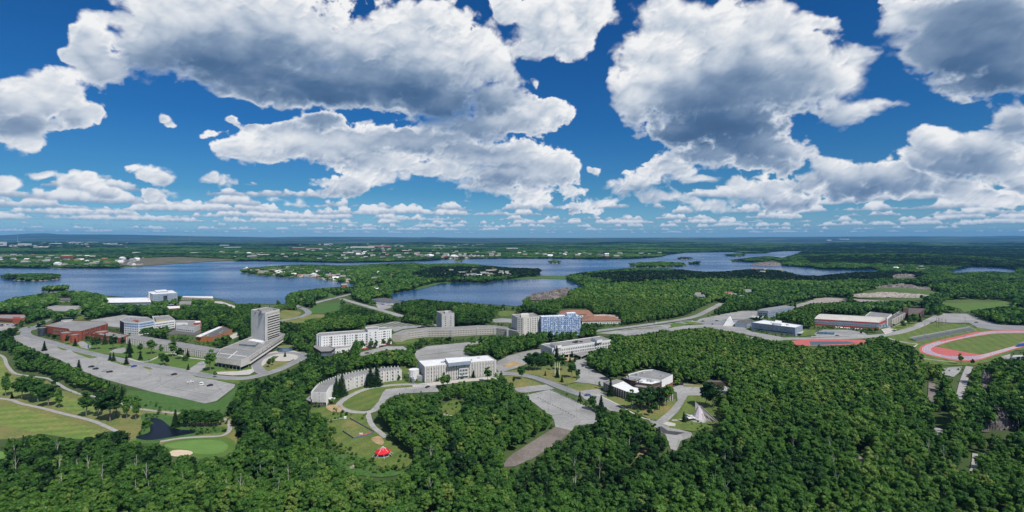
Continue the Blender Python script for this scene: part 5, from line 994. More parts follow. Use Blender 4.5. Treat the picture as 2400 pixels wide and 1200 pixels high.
# bleachers
a, b = Vector(ray(2150, 801)), Vector(ray(2290, 774)); dr = (b - a).normalized(); nn = Vector((dr.y, -dr.x)); L = (b - a).length
t = thing('bleachers', 'long grey metal bleachers along the far side of the running track', 'grandstand', (a.x, a.y, 0), math.atan2(dr.y, dr.x))
for k in range(8):
    mb = MB(); mb.box(0, L, k * .95, k * .95 + .55, .55 + k * .42, .63 + k * .42); mb.build('bench', M_metal, t); mb = MB(); mb.box(0, L, k * .95 + .56, k * .95 + .93, .3 + k * .42, .36 + k * .42); mb.build('footboard', M_metal, t)
for k in range(24): mb = MB(); x0 = L * (k + .5) / 24; mb.add([(x0 - .06, 0, 0), (x0 - .06, 7.6, 0), (x0 - .06, 7.6, 3.4), (x0 - .06, 0, .3), (x0 + .06, 0, 0), (x0 + .06, 7.6, 0), (x0 + .06, 7.6, 3.4), (x0 + .06, 0, .3)], [(0, 1, 2, 3), (7, 6, 5, 4), (0, 3, 7, 4), (3, 2, 6, 7)]); mb.build('support', M_metal, t)
mb = MB(); mb.box(0, L, 7.6, 7.7, 3.4, 4.3); mb.build('back_rail', M_metal, t)
clear([(2148, 800), (2286, 770), (2290, 776), (2160, 808)])
# houses: one model of each colour, copied
def house_set(wall, roof, seed):
    r = random.Random(seed); w, d, hh, rise = 6.5 + r.random() * 2, 4.5 + r.random(), 4.6, 2.6; mb = MB(); mb.box(-w, w, -d, d, -1, hh); mb.add([(-w, -d, hh), (-w, d, hh), (-w, 0, hh + rise)], [(0, 1, 2)]); mb.add([(w, -d, hh), (w, d, hh), (w, 0, hh + rise)], [(0, 2, 1)]); a = mesh('wall', mb.v, mb.f, wall)
    mb = MB(); e = .5; mb.add([(-w - e, -d - e, hh - .3), (w + e, -d - e, hh - .3), (w + e, 0, hh + rise + .1), (-w - e, 0, hh + rise + .1), (w + e, d + e, hh - .3), (-w - e, d + e, hh - .3)], [(0, 1, 2, 3), (3, 2, 4, 5)]); b = mesh('roof', mb.v, mb.f, roof)
    return a, b
HS = [house_set(w_, r_, i) for i, (w_, r_) in enumerate([(M_wall_w, M_roof_g), (M_gconc, M_roof_g), (M_brickp, M_roof_d), (mat('cream_siding', (.55, .48, .36)), M_roof_g), (M_brick, M_roof_g), (M_wall_w, M_roof_w), (mat('blue_siding', (.28, .36, .48)), M_roof_g), (M_brickp, M_roof_g), (M_wall_w, M_tile)])]
HOUSES = []
HD = ['white-walled', 'pale grey-walled', 'dark-roofed buff', 'cream-walled', 'red brick', 'light grey', 'blue-sided', 'buff-walled', 'white orange-roofed']
def houses(poly, n, label, group, smin=1.0, smax=1.4, seed=1):
    r = random.Random(seed); p = np.array(poly, float); k = 0; tries = 0
    while k < n and tries < n * 40:
        tries += 1; px, py = r.uniform(p[:, 0].min(), p[:, 0].max()), r.uniform(p[:, 1].min(), p[:, 1].max())
        if not inside(np.array([px]), np.array([py]), p)[0]: continue
        if any(inside(np.array([px]), np.array([py]), c)[0] for c in CLEAR[:3]): continue
        x, y = ray(px, py); z_ = float(height(np.array([x]), np.array([y]))[0]); s_ = r.uniform(smin, smax); s_ *= .72; t = thing('house', label, 'house', (x, y, z_), r.uniform(-.6, .6), group); t.scale = (s_, s_, s_ * 1.25)
        q_ = r.randrange(len(HS)); a, b = HS[q_]; t['label'] = HD[q_] + ' ' + label; link('wall', a, t); link('roof', b, t); k += 1; HOUSES.append((x, y, 9 * s_))

for poly, n, l, g, a, b in (([(575, 631), (640, 627), (700, 630), (760, 639), (820, 652), (832, 663), (760, 654), (660, 647), (600, 642), (570, 636)], 60, 'house packed among trees on the peninsula between the lakes', 'houses on the peninsula', 1.1, 1.7),
        ([(0, 598), (150, 600), (330, 607), (330, 622), (150, 626), (0, 624)], 62, 'house on the wooded far shore of the left lake', 'houses on the left far shore', 1.6, 2.6), ([(500, 590), (800, 598), (800, 612), (600, 609)], 22, 'house on the low slope behind the rocky far shore', 'houses behind the rocky shore', 1.6, 2.6),
        ([(800, 590), (1250, 592), (1560, 596), (1480, 605), (1200, 603.5), (1000, 608), (800, 612)], 80, 'waterfront house on the long far shore of the centre lake', 'houses on the centre far shore', 1.8, 3.0), ([(1030, 638), (1100, 634), (1190, 636), (1200, 648), (1120, 653), (1040, 648)], 26, 'house in the shaded village on the wooded neck', 'houses on the wooded neck', 1.2, 1.8),
        ([(790, 632), (930, 640), (940, 660), (880, 690), (850, 690), (800, 680)], 14, 'house along the causeway road between the lakes', 'houses along the causeway', 1.0, 1.5), ([(1620, 697), (1700, 690), (1790, 685), (1810, 692), (1740, 702), (1640, 706)], 11, 'house in the woods beyond the road fork', 'houses beyond the road fork', 1.0, 1.5),
        ([(1735, 633), (1835, 636), (1840, 650), (1790, 650)], 7, 'cottage by the water behind the dark ridge', 'cottages behind the ridge', 1.2, 1.8), ([(2085, 627), (2180, 630), (2170, 638), (2090, 637)], 6, 'cottage on the narrow arm of the right lake', 'cottages on the narrow arm', 1.4, 2)):
    houses(poly, n, l, g, a, b, n)
def town():
    r = random.Random(99); mb = MB(); zones = [([(0, 590), (160, 594), (340, 605), (320, 622), (150, 626), (0, 624)], 210, 1.3), ([(0, 570), (300, 570), (310, 584), (0, 586)], 190, 2.6), ([(480, 588), (800, 592), (800, 614), (560, 609)], 90, 1.5), ([(640, 576), (1150, 572), (1150, 590), (800, 592), (660, 588)], 150, 2.4), ([(800, 588), (1250, 590), (1560, 594), (1490, 605), (1200, 603.5), (1000, 608), (800, 612)], 260, 1.5), ([(600, 632), (700, 630), (800, 645), (830, 662), (700, 650), (600, 643)], 60, 1.0), ([(1030, 636), (1190, 636), (1200, 648), (1120, 653), (1040, 648)], 30, 1.1)]
    for poly, n, s0 in zones:
        p = np.array(poly, float); k = 0; hub = [(r.uniform(p[:, 0].min(), p[:, 0].max()), r.uniform(p[:, 1].min(), p[:, 1].max())) for _ in range(9)]
        while k < n:
            if r.random() < .7: h_ = r.choice(hub); px, py = r.gauss(h_[0], 28), r.gauss(h_[1], 1.6)
            else: px, py = r.uniform(p[:, 0].min(), p[:, 0].max()), r.uniform(p[:, 1].min(), p[:, 1].max())
            k += .2
            if py < 568 or not inside(np.array([px]), np.array([py]), p)[0] or any(inside(np.array([px]), np.array([py]), c)[0] for c in CLEAR[:3]): continue
            k += .8; x, y = ray(px, py); z_ = float(height(np.array([x]), np.array([y]))[0]); s_ = s0 * r.uniform(.45, .95); M = Matrix.Translation((x, y, z_)) @ Matrix.Rotation(r.uniform(-.7, .7), 4, 'Z') @ Matrix.Scale(s_, 4); w, d, hh = r.uniform(4, 9), 4, r.uniform(3.6, 6)
            mb.box(-w, w, -d, d, -2, hh, r.choice([0, 0, 0, 1, 1, 2]), M); vs = [M @ Vector(v) for v in ((-w, -d - .3, hh), (w, -d - .3, hh), (w, 0, hh + 2), (-w, 0, hh + 2), (w, d + .3, hh), (-w, d + .3, hh))]; mb.add(vs, [(0, 1, 2, 3), (3, 2, 4, 5)], r.choice([3, 3, 4, 4, 5])); HOUSES.append((x, y, 7 * s_))
    o = mb.build('town_houses', [M_brickp, M_bconc, MATS['cream_siding'], M_roof_g, M_gconc, M_roof_d]); o['kind'] = 'stuff'
town()
def big(px, py, w, d, h, k, label):
    x, y = ray(px, py); z_ = float(height(np.array([x]), np.array([y]))[0]); t = thing('distant_building', label, 'building', (x, y, z_)); mb = MB(); mb.box(-w, w, -d, d, -2, h); mb.build('wall', [M_wall_w, M_bconc, M_brick, M_brickp][k], t); mb = MB(); mb.box(-w + 1, w - 1, -d + 1, d - 1, h, h + 1.5); mb.build('roof', M_roof_w, t); mb = MB(); mb.box(-w * .9, w * .9, -d - .3, -d, h * .35, h * .6); mb.build('window_band', M_glass, t); HOUSES.append((x, y, w))
for q in ((58, 580.5, 65, 20, 32, 1, 'wide pale block of flats standing in the town at the left'), (4, 581, 40, 20, 45, 1, 'pale tower block cut by the left edge of the town'), (157, 610, 22, 14, 26, 2, 'red brick apartment block above the left far shore'), (96, 584, 55, 25, 14, 0, 'white domed hall right of the pale block of flats'), (325, 594, 40, 14, 8, 0, 'long white low building on the green slope'),
          (850, 583, 120, 40, 16, 0, 'long white warehouse in the far town centre'), (888, 581.5, 120, 40, 20, 2, 'long red and white warehouse beside the white one'), (130, 575, 80, 20, 14, 0, 'white rows of far terraced blocks, left'), (175, 574, 90, 20, 14, 0, 'white rows of far terraced blocks, second'), (215, 573, 90, 20, 14, 3, 'pale rows of far terraced blocks, third'), (262, 574, 80, 20, 12, 0, 'white far terraced block near the dark wood'),
          (527, 577, 60, 20, 12, 0, 'white far shed right of the dark wood'), (545, 584, 80, 20, 12, 3, 'pale far commercial row on the slope'), (618, 600, 40, 12, 9, 3, 'low pale building behind the lake bay'), (700, 585, 60, 20, 14, 2, 'red and white far apartment row'), (735, 586, 70, 20, 14, 2, 'second red and white far apartment row'), (770, 576, 60, 20, 12, 0, 'white far hall on the horizon slope'), (817, 595, 35, 16, 12, 0, 'white building on the shore slope at centre left'),
          (955, 576, 90, 25, 10, 0, 'thin white far warehouse right of centre left'), (1030, 577.5, 70, 25, 10, 3, 'pale far warehouse beside the thin white one'), (1090, 574, 60, 25, 10, 0, 'small white far warehouse'), (1125, 574, 60, 25, 10, 0, 'next small white far warehouse to the right'), (1200, 584, 60, 22, 10, 0, 'white far building over the centre shore'), (1976, 566, 140, 60, 30, 0, 'white works building under the two far masts'), (1942, 567, 50, 30, 22, 0, 'small white works building left of the larger one'), (38, 573, 50, 20, 12, 3, 'pale far row at the left edge'), (460, 594.5, 40, 12, 8, 3, 'low beige row above the lake bay slope')):
    big(*q)
def mast(px, py, top, label, r=1.2):
    x, y = ray(px, py); z_ = float(height(np.array([x]), np.array([y]))[0]); hh = H + (HY - top) / F * y; t = thing('radio_mast', label, 'mast', (x, y, 0)); mb = MB(); mb.tube((0, 0, z_ - 2), (0, 0, hh), r, r * .5, 6); mb.build('mast', M_metal, t); mb = MB(); mb.box(-r * 2.5, r * 2.5, -r, r, z_, z_ + r * 4); mb.build('base', M_conc, t)
mast(445, 572, 538, 'tallest far radio mast above the left horizon', 1.6); mast(396, 570, 549, 'thin far radio mast left of the tallest', 1.2); mast(561, 568, 552, 'short far mast right of the tallest', 1.5); mast(1253, 568, 553, 'far radio mast on the horizon near the centre', 1.8); mast(1967, 566, 552, 'left of two far works chimneys', 2.5); mast(1997, 566, 552, 'right of two far works chimneys', 2.5); mast(41, 568, 545, 'dark far chimney near the left edge', 4)
# ------------------------------------------------------------------ vegetation
def foliage_mat(name, ramp):
    m = bpy.data.materials.new(name); m.use_nodes = True; nt = m.node_tree; N = nt.nodes.new; L = nt.links.new; nt.nodes.remove(nt.nodes['Principled BSDF'])
    at = N('ShaderNodeAttribute'); at.attribute_type = 'INSTANCER'; at.attribute_name = 'tint'
    oi = N('ShaderNodeObjectInfo'); geo = N('ShaderNodeNewGeometry')
    nz = N('ShaderNodeTexNoise'); nz.inputs['Scale'].default_value = .5; nz.inputs['Detail'].default_value = 3; L(geo.outputs['Position'], nz.inputs['Vector'])
    def math_(op, a, b):
        n = N('ShaderNodeMath'); n.operation = op
        for i, v in enumerate((a, b)):
            if isinstance(v, (int, float)): n.inputs[i].default_value = v
            else: L(v, n.inputs[i])
        return n.outputs[0]
    t = math_('ADD', at.outputs['Fac'], math_('MULTIPLY', math_('SUBTRACT', oi.outputs['Random'], .5), .34))
    t = math_('ADD', t, math_('MULTIPLY', math_('SUBTRACT', nz.outputs[0], .5), .5))
    r = N('ShaderNodeValToRGB'); L(t, r.inputs[0]); e = r.color_ramp.elements
    e[0].position = ramp[0][0]; e[0].color = (*ramp[0][1], 1); e[1].position = ramp[-1][0]; e[1].color = (*ramp[-1][1], 1)
    for p, c in ramp[1:-1]: k = e.new(p); k.color = (*c, 1)
    d = N('ShaderNodeBsdfDiffuse'); L(r.outputs[0], d.inputs[0]); tr = N('ShaderNodeBsdfTranslucent'); L(r.outputs[0], tr.inputs[0])
    g = N('ShaderNodeBsdfGlossy'); g.inputs['Roughness'].default_value = .45; g.inputs[0].default_value = (.8, .85, .8, 1)
    m1 = N('ShaderNodeMixShader'); m1.inputs[0].default_value = .42; L(d.outputs[0], m1.inputs[1]); L(tr.outputs[0], m1.inputs[2])
    m2 = N('ShaderNodeMixShader'); m2.inputs[0].default_value = .012; L(m1.outputs[0], m2.inputs[1]); L(g.outputs[0], m2.inputs[2])
    out = [n for n in nt.nodes if n.type == 'OUTPUT_MATERIAL'][0]; L(m2.outputs[0], out.inputs[0]); return m
M_leaf = foliage_mat('broadleaf_foliage', [(0, (.012, .033, .014)), (.14, (.030, .084, .024)), (.30, (.066, .165, .036)), (.6, (.122, .255, .046)), (1, (.25, .34, .085))])  # darkest stop also carries the cloud shadow painted onto the far woods
M_needle = foliage_mat('conifer_foliage', [(0, (.018, .045, .022)), (.5, (.035, .08, .03)), (1, (.09, .15, .06))])
def leaf_cloud(puffs, n, size, seed, flat=.8, under=.55):
    """small leaf-sized faces scattered through the shells of a set of puffs (x, y, z, r)"""
    r = np.random.RandomState(seed); pf = np.array(puffs); w = pf[:, 3] ** 2; k = r.choice(len(pf), n, p=w / w.sum())
    d = r.normal(size=(n, 3)); d /= np.linalg.norm(d, axis=1)[:, None]; lo = (d[:, 2] < -.2) & (r.rand(n) < under); d[lo, 2] *= -1
    rad = pf[k, 3] * (1 - np.abs(r.normal(0, .16, n))) * (1 + .12 * np.sin(d[:, 0] * 9 + k) * np.cos(d[:, 1] * 8))
    c = pf[k, :3] + d * rad[:, None] * np.array([1, 1, .85])
    nn = d + r.normal(0, .45, (n, 3)) + np.array([0, 0, .25]); nn /= np.linalg.norm(nn, axis=1)[:, None]
    u = np.cross(nn, r.normal(size=(n, 3))); u /= np.linalg.norm(u, axis=1)[:, None]; v = np.cross(nn, u)
    s = size * (.6 + .8 * r.rand(n))[:, None]; a = .45 + .35 * r.rand(n)[:, None]
    q = np.stack([c - u * s, c - v * s * a * (.7 + .6 * r.rand(n)[:, None]), c + u * s, c + v * s * a], 1).reshape(-1, 3)
    return q, np.arange(n * 4).reshape(n, 4)
def blob(cx, cy, cz, rx, rz, seed, seg=8, rings=5):
    r = random.Random(seed); vs = []; fs = []
    for i in range(rings + 1):
        th = pi * i / rings
        for j in range(seg): ph = 2 * pi * j / seg; k = r.uniform(.8, 1.1); vs.append((cx + rx * k * sin(th) * cos(ph), cy + rx * k * sin(th) * sin(ph), cz + rz * k * cos(th)))
    for i in range(rings):
        for j in range(seg): a = i * seg + j; b = i * seg + (j + 1) % seg; fs.append((a, a + seg, b + seg, b))
    return vs, fs
def crown_mesh(name, puffs, n, size, seed, m, core=.72):
    q, f = leaf_cloud(puffs, n, size, seed); vs = q.tolist(); fs = [tuple(x) for x in f.tolist()]
    for i, (x, y, z, r) in enumerate(puffs):
        if core and r > .25 * max(p[3] for p in puffs):
            v2, f2 = blob(x, y, z, r * core, r * core * .85, seed + i, 6, 4); k = len(vs); vs += v2; fs += [tuple(t + k for t in g) for g in f2]
    return mesh(name, vs, fs, m)
def puffs_broad(R, z0, z1, n, seed, lean=.2):
    r = random.Random(seed); out = []; cz = (z0 + z1) / 2; hz = (z1 - z0) / 2
    out.append((0, 0, cz, min(R, hz) * .72))
    for k in range(n):
        an = 2 * pi * k / n * 2.4 + r.uniform(-.5, .5); t = r.uniform(-.85, .9); rr = R * math.sqrt(max(0, 1 - t * t * .8)) * r.uniform(.45, .8)
        out.append((rr * cos(an), rr * sin(an), cz + t * hz * .75, R * r.uniform(.26, .46)))
    out.append((r.uniform(-.3, .3) * R, r.uniform(-.3, .3) * R, z1 - R * .35, R * .38)); return out
BROAD = [crown_mesh('crown', puffs_broad((3.3, 2.5, 3.9, 2.8, 3.2, 2.2)[k], 3.0, 11.5 + .6 * (k % 3), 12 + k, 100 + k), 1700, .36, 200 + k, M_leaf) for k in range(6)]
SLIM = [crown_mesh('crown', [(random.Random(k * 9 + i).uniform(-.8, .8), random.Random(k * 7 + i).uniform(-.8, .8), 4.5 + i * 1.15, 1.9 * (1 - .5 * abs(i - 2.5) / 4)) for i in range(8)], 1000, .38, 300 + k, M_leaf) for k in range(2)]
MID = [crown_mesh('crown', puffs_broad(3.3, 2.6, 12, 8, 400 + k), 330, .85, 410 + k, M_leaf, .78) for k in range(3)]
def far_mesh(k):
    r = random.Random(k); return crown_mesh('crown', [(r.uniform(-1.5, 1.5), r.uniform(-1.5, 1.5), r.uniform(5, 9), r.uniform(2, 3)) for i in range(4)], 60, 1.7, 500 + k, M_leaf, .85)
FAR = [far_mesh(k) for k in range(2)]
def clump_mesh(k):
    r = random.Random(k + 50); pf = [(r.uniform(-.45, .45), r.uniform(-.45, .45), r.uniform(.45, .8), r.uniform(.14, .24)) for i in range(12)]
    return crown_mesh('treetops', pf, 130, .09, 600 + k, M_leaf, .9)
CLUMP = [clump_mesh(k) for k in range(3)]
def conifer_mesh(k, h=12, R=2.2, n=1300):
    r = np.random.RandomState(700 + k); t = r.rand(n) ** 1.3; z = 1 + (h - 1) * t; tier = np.floor(t * 14) / 14
    rad = R * (1 - tier * .96) * (.4 + .6 * np.sqrt(r.rand(n))) * (1 + .22 * np.sin(np.floor(t * 14) * 2.4 + r.rand(n) * 3)) * (1 - (t * 14 % 1) * .25); an = r.rand(n) * 6.283
    c = np.stack([rad * np.cos(an), rad * np.sin(an), z - rad * .25], 1); o = np.stack([np.cos(an), np.sin(an), -.35 + 0 * an], 1); s = np.stack([-np.sin(an), np.cos(an), .3 * r.normal(size=n)], 1)
    L1 = (.45 + .3 * r.rand(n))[:, None] * (1 - .5 * t)[:, None]; q = np.stack([c - o * L1 + s * L1 * .35, c - o * L1 - s * L1 * .35, c + o * L1 * .9, c + o * L1 * .6 + s * L1 * .3], 1).reshape(-1, 3)
    vs = q.tolist(); fs = [tuple(x) for x in np.arange(n * 4).reshape(n, 4).tolist()]; m = 9; b = len(vs)
    vs += [(R * .4 * cos(2 * pi * i / m), R * .4 * sin(2 * pi * i / m), 1.2) for i in range(m)] + [(0, 0, h * .96)]; fs += [(b + i, b + (i + 1) % m, b + m) for i in range(m)]
    return mesh('crown', vs, fs, M_needle)
CONI = [conifer_mesh(k, 12 + k, 2.1 + .3 * k) for k in range(2)]
SHRUB = [crown_mesh('crown', puffs_broad(1.6, .2, 2.6, 6, 800 + k), 260, .3, 810 + k, M_leaf) for k in range(2)]
def trunk_mesh(h, r, seed, m):
    q = random.Random(seed); mb = MB(); p = Vector((0, 0, -.3)); z = 0
    for k in range(4):
        e = Vector((q.uniform(-.2, .2), q.uniform(-.2, .2), (k + 1) * h / 4)); mb.tube(p, e, r * (1 - k * .2), r * (.8 - k * .2), 6); p = e
    for k in range(5): z = h * (.4 + .1 * k); an = q.uniform(0, 6.28); mb.tube((0, 0, z), (cos(an) * h * .2, sin(an) * h * .2, z + h * .16), r * .4, r * .12, 4)
    return mesh('trunk', mb.v, mb.f, m)
TRUNK = [trunk_mesh(9, .2, 1, M_bark), trunk_mesh(9, .14, 2, M_birch)]
SLABS = {'broad': (BROAD, 12), 'slim': (SLIM, 13), 'mid': (MID, 12), 'conifer': (CONI, 12.5), 'shrub': (SHRUB, 2.6)}
TREES = {}
def tree(name, label, cat, x, y, h, kind='broad', tint=.45, group=None, k=None, wide=1.0, trunk=0, z=0):
    k = rng.randint(100) if k is None else k; ms, hh = SLABS[kind]; s = h / hh
    t = thing(name, label, cat, (x, y, z), rng.rand() * 6.28, group); t.scale = (s * wide, s * wide, s)
    if kind != 'shrub': link('trunk', TRUNK[trunk], t)
    c = link('crown', ms[k % len(ms)], t); c['tint'] = float(tint); TREES.setdefault(ms[k % len(ms)].name, c); return t
ISLANDS = [np.array(i[0]) for i in ISL]
def free(x, y, h, rad=2.5, levels=(0, .25, .5, .7, .86), sides=True):
    """may a tree of height h stand at x, y without covering what the photograph shows bare?"""
    z0 = height(x, y); ok = np.ones(x.shape, bool)
    pts = [(0, l) for l in levels] + ([(-.75, .6), (.75, .6)] if sides else [])
    isl = np.zeros(x.shape, bool)
    for p in ISLANDS: isl |= inside(x, y, p)
    for dx, l in pts:
        px = CX + F * (x + dx * rad) / y; py = HY + F * (H - z0 * (l > 0) - h * l) / y
        for k, c in enumerate(CLEAR):
            if k < 3: ok &= ~(inside(px, py, c) & ~isl)
            else: ok &= ~inside(px, py, c)
    for poly, hh in FOOT:
        ok &= ~inside(x, y, np.array(inset([tuple(p) for p in poly], -2.0)))
    for hx, hy_, hw in HOUSES:
        ok &= ~((np.abs(x - hx) < hw * 1.25) & (y > hy_ * .965 - 6) & (y < hy_ + 10))
    for c, w in ROADS:
        a = np.array(c); lo, hi = a.min(0) - 15, a.max(0) + 15
        if w < 1: continue
        near = np.where((x > lo[0]) & (x < hi[0]) & (y > lo[1]) & (y < hi[1]) & ok)[0]
        if not len(near): continue
        X_, Y_ = x[near], y[near]; good = np.ones(len(near), bool)
        for i in range(len(a) - 1):
            m = (a[i] + a[i + 1]) / 2; r = np.hypot(*(a[i + 1] - a[i])) / 2 + w / 2 + 1.2
            if r < 20: good &= (X_ - m[0]) ** 2 + (Y_ - m[1]) ** 2 > r * r
        ok[near[~good]] = False
    return ok
# single trees one can point to
LONE = [
 (14, 929, 15, 'slim', .3, 'tall poplar at the left edge between fairway and cart path'), (28, 934, 4, 'conifer', .4, 'small round conifer beside the cart path by the left edge poplar'),
 (52, 936, 13, 'broad', .3, 'leftmost tree of the poplar row between the two fairways'), (72, 940, 15, 'broad', .35, 'second poplar from the left in the row between fairways'), (90, 944, 15, 'broad', .3, 'third poplar in the row, dense and tall, between fairways'),
 (113, 953, 14, 'broad', .32, 'fourth poplar in the row with a visible trunk, above the cart path'), (138, 957, 12, 'slim', .35, 'last slim poplar of the row, apart from its neighbours'), (54, 893, 4, 'broad', .6, 'small bright tree beside the upper cart path'),
 (203, 977, 14, 'broad', .28, 'lone poplar with bare lower trunk just above the lower cart path'), (230, 978, 15, 'slim', .3, 'slim dark poplar left of the big poplar by the pond'), (258, 988, 18, 'broad', .3, 'biggest poplar between the cart path and the pond'), (273, 975, 14, 'slim', .4, 'poplar standing just behind the biggest pond poplar'),
 (297, 982, 13, 'slim', .38, 'thin loose poplar left of the pond'), (319, 984, 13, 'slim', .35, 'poplar nearest to the left bank of the pond'),
 (345, 1001, 4, 'shrub', .5, 'round willow bush on the left bank of the pond'), (411, 1001, 9, 'conifer', .3, 'lone rounded cedar at the left of the pond hedge'),
 (492, 869, 16, 'broad', .55, 'large bright broadleaf tree in front of the podium corner'), (504, 885, 5, 'broad', .6, 'small tree on the verge beside the big podium tree'), (441, 867, 5, 'conifer', .5, 'small shrub-like conifer at the driveway corner'),
 (226, 819, 12, 'broad', .15, 'dark rounded tree in front of the brick annex'), (246, 807, 10, 'conifer', .85, 'silvery blue spruce beside the brick annex'), (265, 820, 13, 'broad', .08, 'very dark round maple before the brick annex'), (288, 813, 9, 'broad', .1, 'dark purple-leaved tree by the start of the long wing'),
 (176, 811, 8, 'conifer', .5, 'conical tree before the round brick turret'), (158, 808, 9, 'broad', .25, 'tree beside the brick turret entrance'), (303, 828, 12, 'conifer', .3, 'dark spruce at the left end of the long wing lawn'), (304, 838, 7, 'conifer', .2, 'small dark cedar on the lawn below the dark spruce'),
 (329, 843, 7, 'conifer', .2, 'dense dark cedar in the middle of the lawn'), (328, 828, 9, 'broad', .3, 'mid-sized tree behind the dense dark cedar'), (355, 830, 13, 'broad', .6, 'bright spreading tree in the middle of the long lawn'), (378, 832, 9, 'broad', .25, 'darker tree right of the bright spreading lawn tree'),
 (382, 856, 9, 'broad', .12, 'left of two dark bushy trees near the road'), (392, 858, 8, 'broad', .1, 'right of two dark bushy trees near the road'), (405, 836, 13, 'broad', .5, 'broad bright tree before the long wing, right half'), (422, 842, 10, 'broad', .25, 'dark tree between bright tree and podium lawn'), (440, 838, 7, 'conifer', .3, 'pointed conifer close to the long wing'), (434, 846, 4, 'shrub', .3, 'round bush beneath the pointed conifer'),
 (266, 846, 7, 'conifer', .6, 'sparse pine on the parking island, right one of a pair'), (258, 844, 6, 'conifer', .6, 'sparse pine on the parking island, left one of a pair'), (296, 854, 8, 'conifer', .5, 'taller pine on the next parking island'), (104, 822, 9, 'conifer', .3, 'small tree at the inner edge of the parking lot'),
 (185, 884, 12, 'conifer', .2, 'pointed conifer rising from the woods beside the parking lot'),
 (640, 857, 6, 'broad', .2, 'dark bushy tree on the turning circle lawn'), (630, 861, 7, 'broad', .2, 'left dark shrub tree on the turning circle'), (668, 836, 5, 'conifer', .3, 'small conifer among the turning circle planting'),
 (788, 931, 13, 'conifer', .55, 'spruce before the curved residence, leftmost of the first pair'), (802, 927, 15, 'conifer', .5, 'taller spruce of the first pair at the curved residence'), (796, 930, 11, 'conifer', .45, 'low spruce filling the gap of the first spruce pair'), (868, 907, 14, 'conifer', .4, 'left dark spruce of the second pair at the curved residence'), (883, 905, 15, 'conifer', .35, 'right dark spruce of the second pair at the curved residence'),
 (935, 893, 4, 'broad', .15, 'round dark bush at the right end of the curved residence'), (1022, 893, 7, 'conifer', .4, 'small ragged tree against the ribbed block, left half'), (1110, 886, 6, 'conifer', .3, 'small ragged tree against the ribbed block, right half'), (1040, 910, 9, 'broad', .3, 'tree on the grass below the ribbed block, left one'), (1048, 908, 9, 'broad', .35, 'tree on the grass below the ribbed block, right one'), (1143, 896, 10, 'broad', .35, 'broad tree hiding the right foot of the ribbed block'), (1174, 890, 6, 'broad', .25, 'small round tree at the right corner of the ribbed block'),
 (1222, 890, 9, 'broad', .3, 'rounded tree on the triangular lawn'), (1204, 900, 5, 'broad', .1, 'very dark small bush beside the triangular lawn'),
 (1238, 866, 13, 'broad', .2, 'left part of the largest spreading tree by the road'), (1255, 869, 14, 'broad', .18, 'centre of the largest spreading tree by the road'), (1268, 868, 12, 'broad', .15, 'right part of the largest spreading tree by the road'),
 (1305, 846, 12, 'conifer', .2, 'tall dark spruce against the pillar building'), (1341, 838, 6, 'conifer', .2, 'small spruce beside the grey canopy'), (1336, 849, 5, 'conifer', .3, 'small spruce on the sandy patch'), (1347, 848, 5, 'conifer', .3, 'second small spruce on the sandy patch'),
 (1294, 868, 7, 'broad', .15, 'dark shrub tree left of the flagpoles'), (1318, 869, 12, 'broad', .22, 'dense round tree right of the flagpoles'), (1340, 886, 12, 'broad', .2, 'dense round tree on the lawn beside the upper parking'), (1355, 887, 7, 'broad', .2, 'low tree at the right edge of the round tree'), (1306, 885, 7, 'conifer', .2, 'dark upright shrub at the foot of the flagpoles'), (1278, 881, 4, 'conifer', .3, 'low shrub on the lawn left of the flagpoles'), (1317, 896, 5, 'conifer', .6, 'pale bare shrub near the tip of the lawn'),
 (1359, 943, 7, 'conifer', .5, 'small pine between the two parking lots'), (1388, 962, 8, 'broad', .35, 'low tree at the hedge end beside the parking lot'), (1409, 970, 11, 'conifer', .45, 'bushy pine at the hedge end'), (1405, 912, 5, 'broad', .6, 'small bright tree at the school corner'),
 (1431, 928, 11, 'conifer', .3, 'dark conifer against the left front of the school'), (1480, 960, 12, 'broad', .35, 'leftmost large tree before the school front'), (1505, 963, 13, 'broad', .2, 'second dark round tree before the school front'), (1522, 962, 13, 'broad', .15, 'third dark round tree before the school front'), (1545, 962, 14, 'broad', .15, 'fourth dark round tree before the school front'), (1562, 952, 13, 'broad', .4, 'brightest tree at the right end of the school front'), (1523, 975, 5, 'broad', .2, 'small dark tree at the tip of the school lawn'), (1535, 970, 7, 'broad', .45, 'small bright tree before the school trees'),
 (1603, 989, 6, 'conifer', .1, 'dark columnar juniper by the pointed theatre'), (1655, 955, 14, 'broad', .25, 'big tree right behind the pointed theatre'), (1672, 958, 15, 'broad', .25, 'big tree overhanging the school yard'),
 (2117, 770, 9, 'broad', .35, 'round bright shrub at the arena forecourt'), (2130, 765, 12, 'broad', .25, 'tree between arena forecourt and pool building'), (2143, 760, 13, 'broad', .3, 'taller tree before the brown-roofed pool building'), (2155, 755, 11, 'conifer', .2, 'spruce at the right end of the pool building'), (2180, 745, 10, 'broad', .3, 'tree at the end of the avenue by the parking lot'), (2018, 782, 5, 'conifer', .4, 'small tree between car park and arena'),
 (2252, 855, 9, 'broad', .5, 'sparse tree at the lower bend of the running track'), (2279, 856, 5, 'broad', .3, 'small dark tree near the lower bend of the track'), (1940, 1000, 0, '', 0, ''),
]
for x, y, hh, kind, ti, lab in LONE:
    if not kind: continue
    X, Y = ray(x, y); wide = 1.25 if kind == 'broad' and hh > 9 else 1.0
    nm = {'broad': 'leafy_tree', 'slim': 'poplar', 'conifer': 'conifer', 'shrub': 'bush'}[kind]
    tree(nm, lab, 'bush' if kind == 'shrub' else 'tree', X, Y, hh * 1.25, kind, ti, wide=wide * (1.35 if kind == 'conifer' else 1.1))
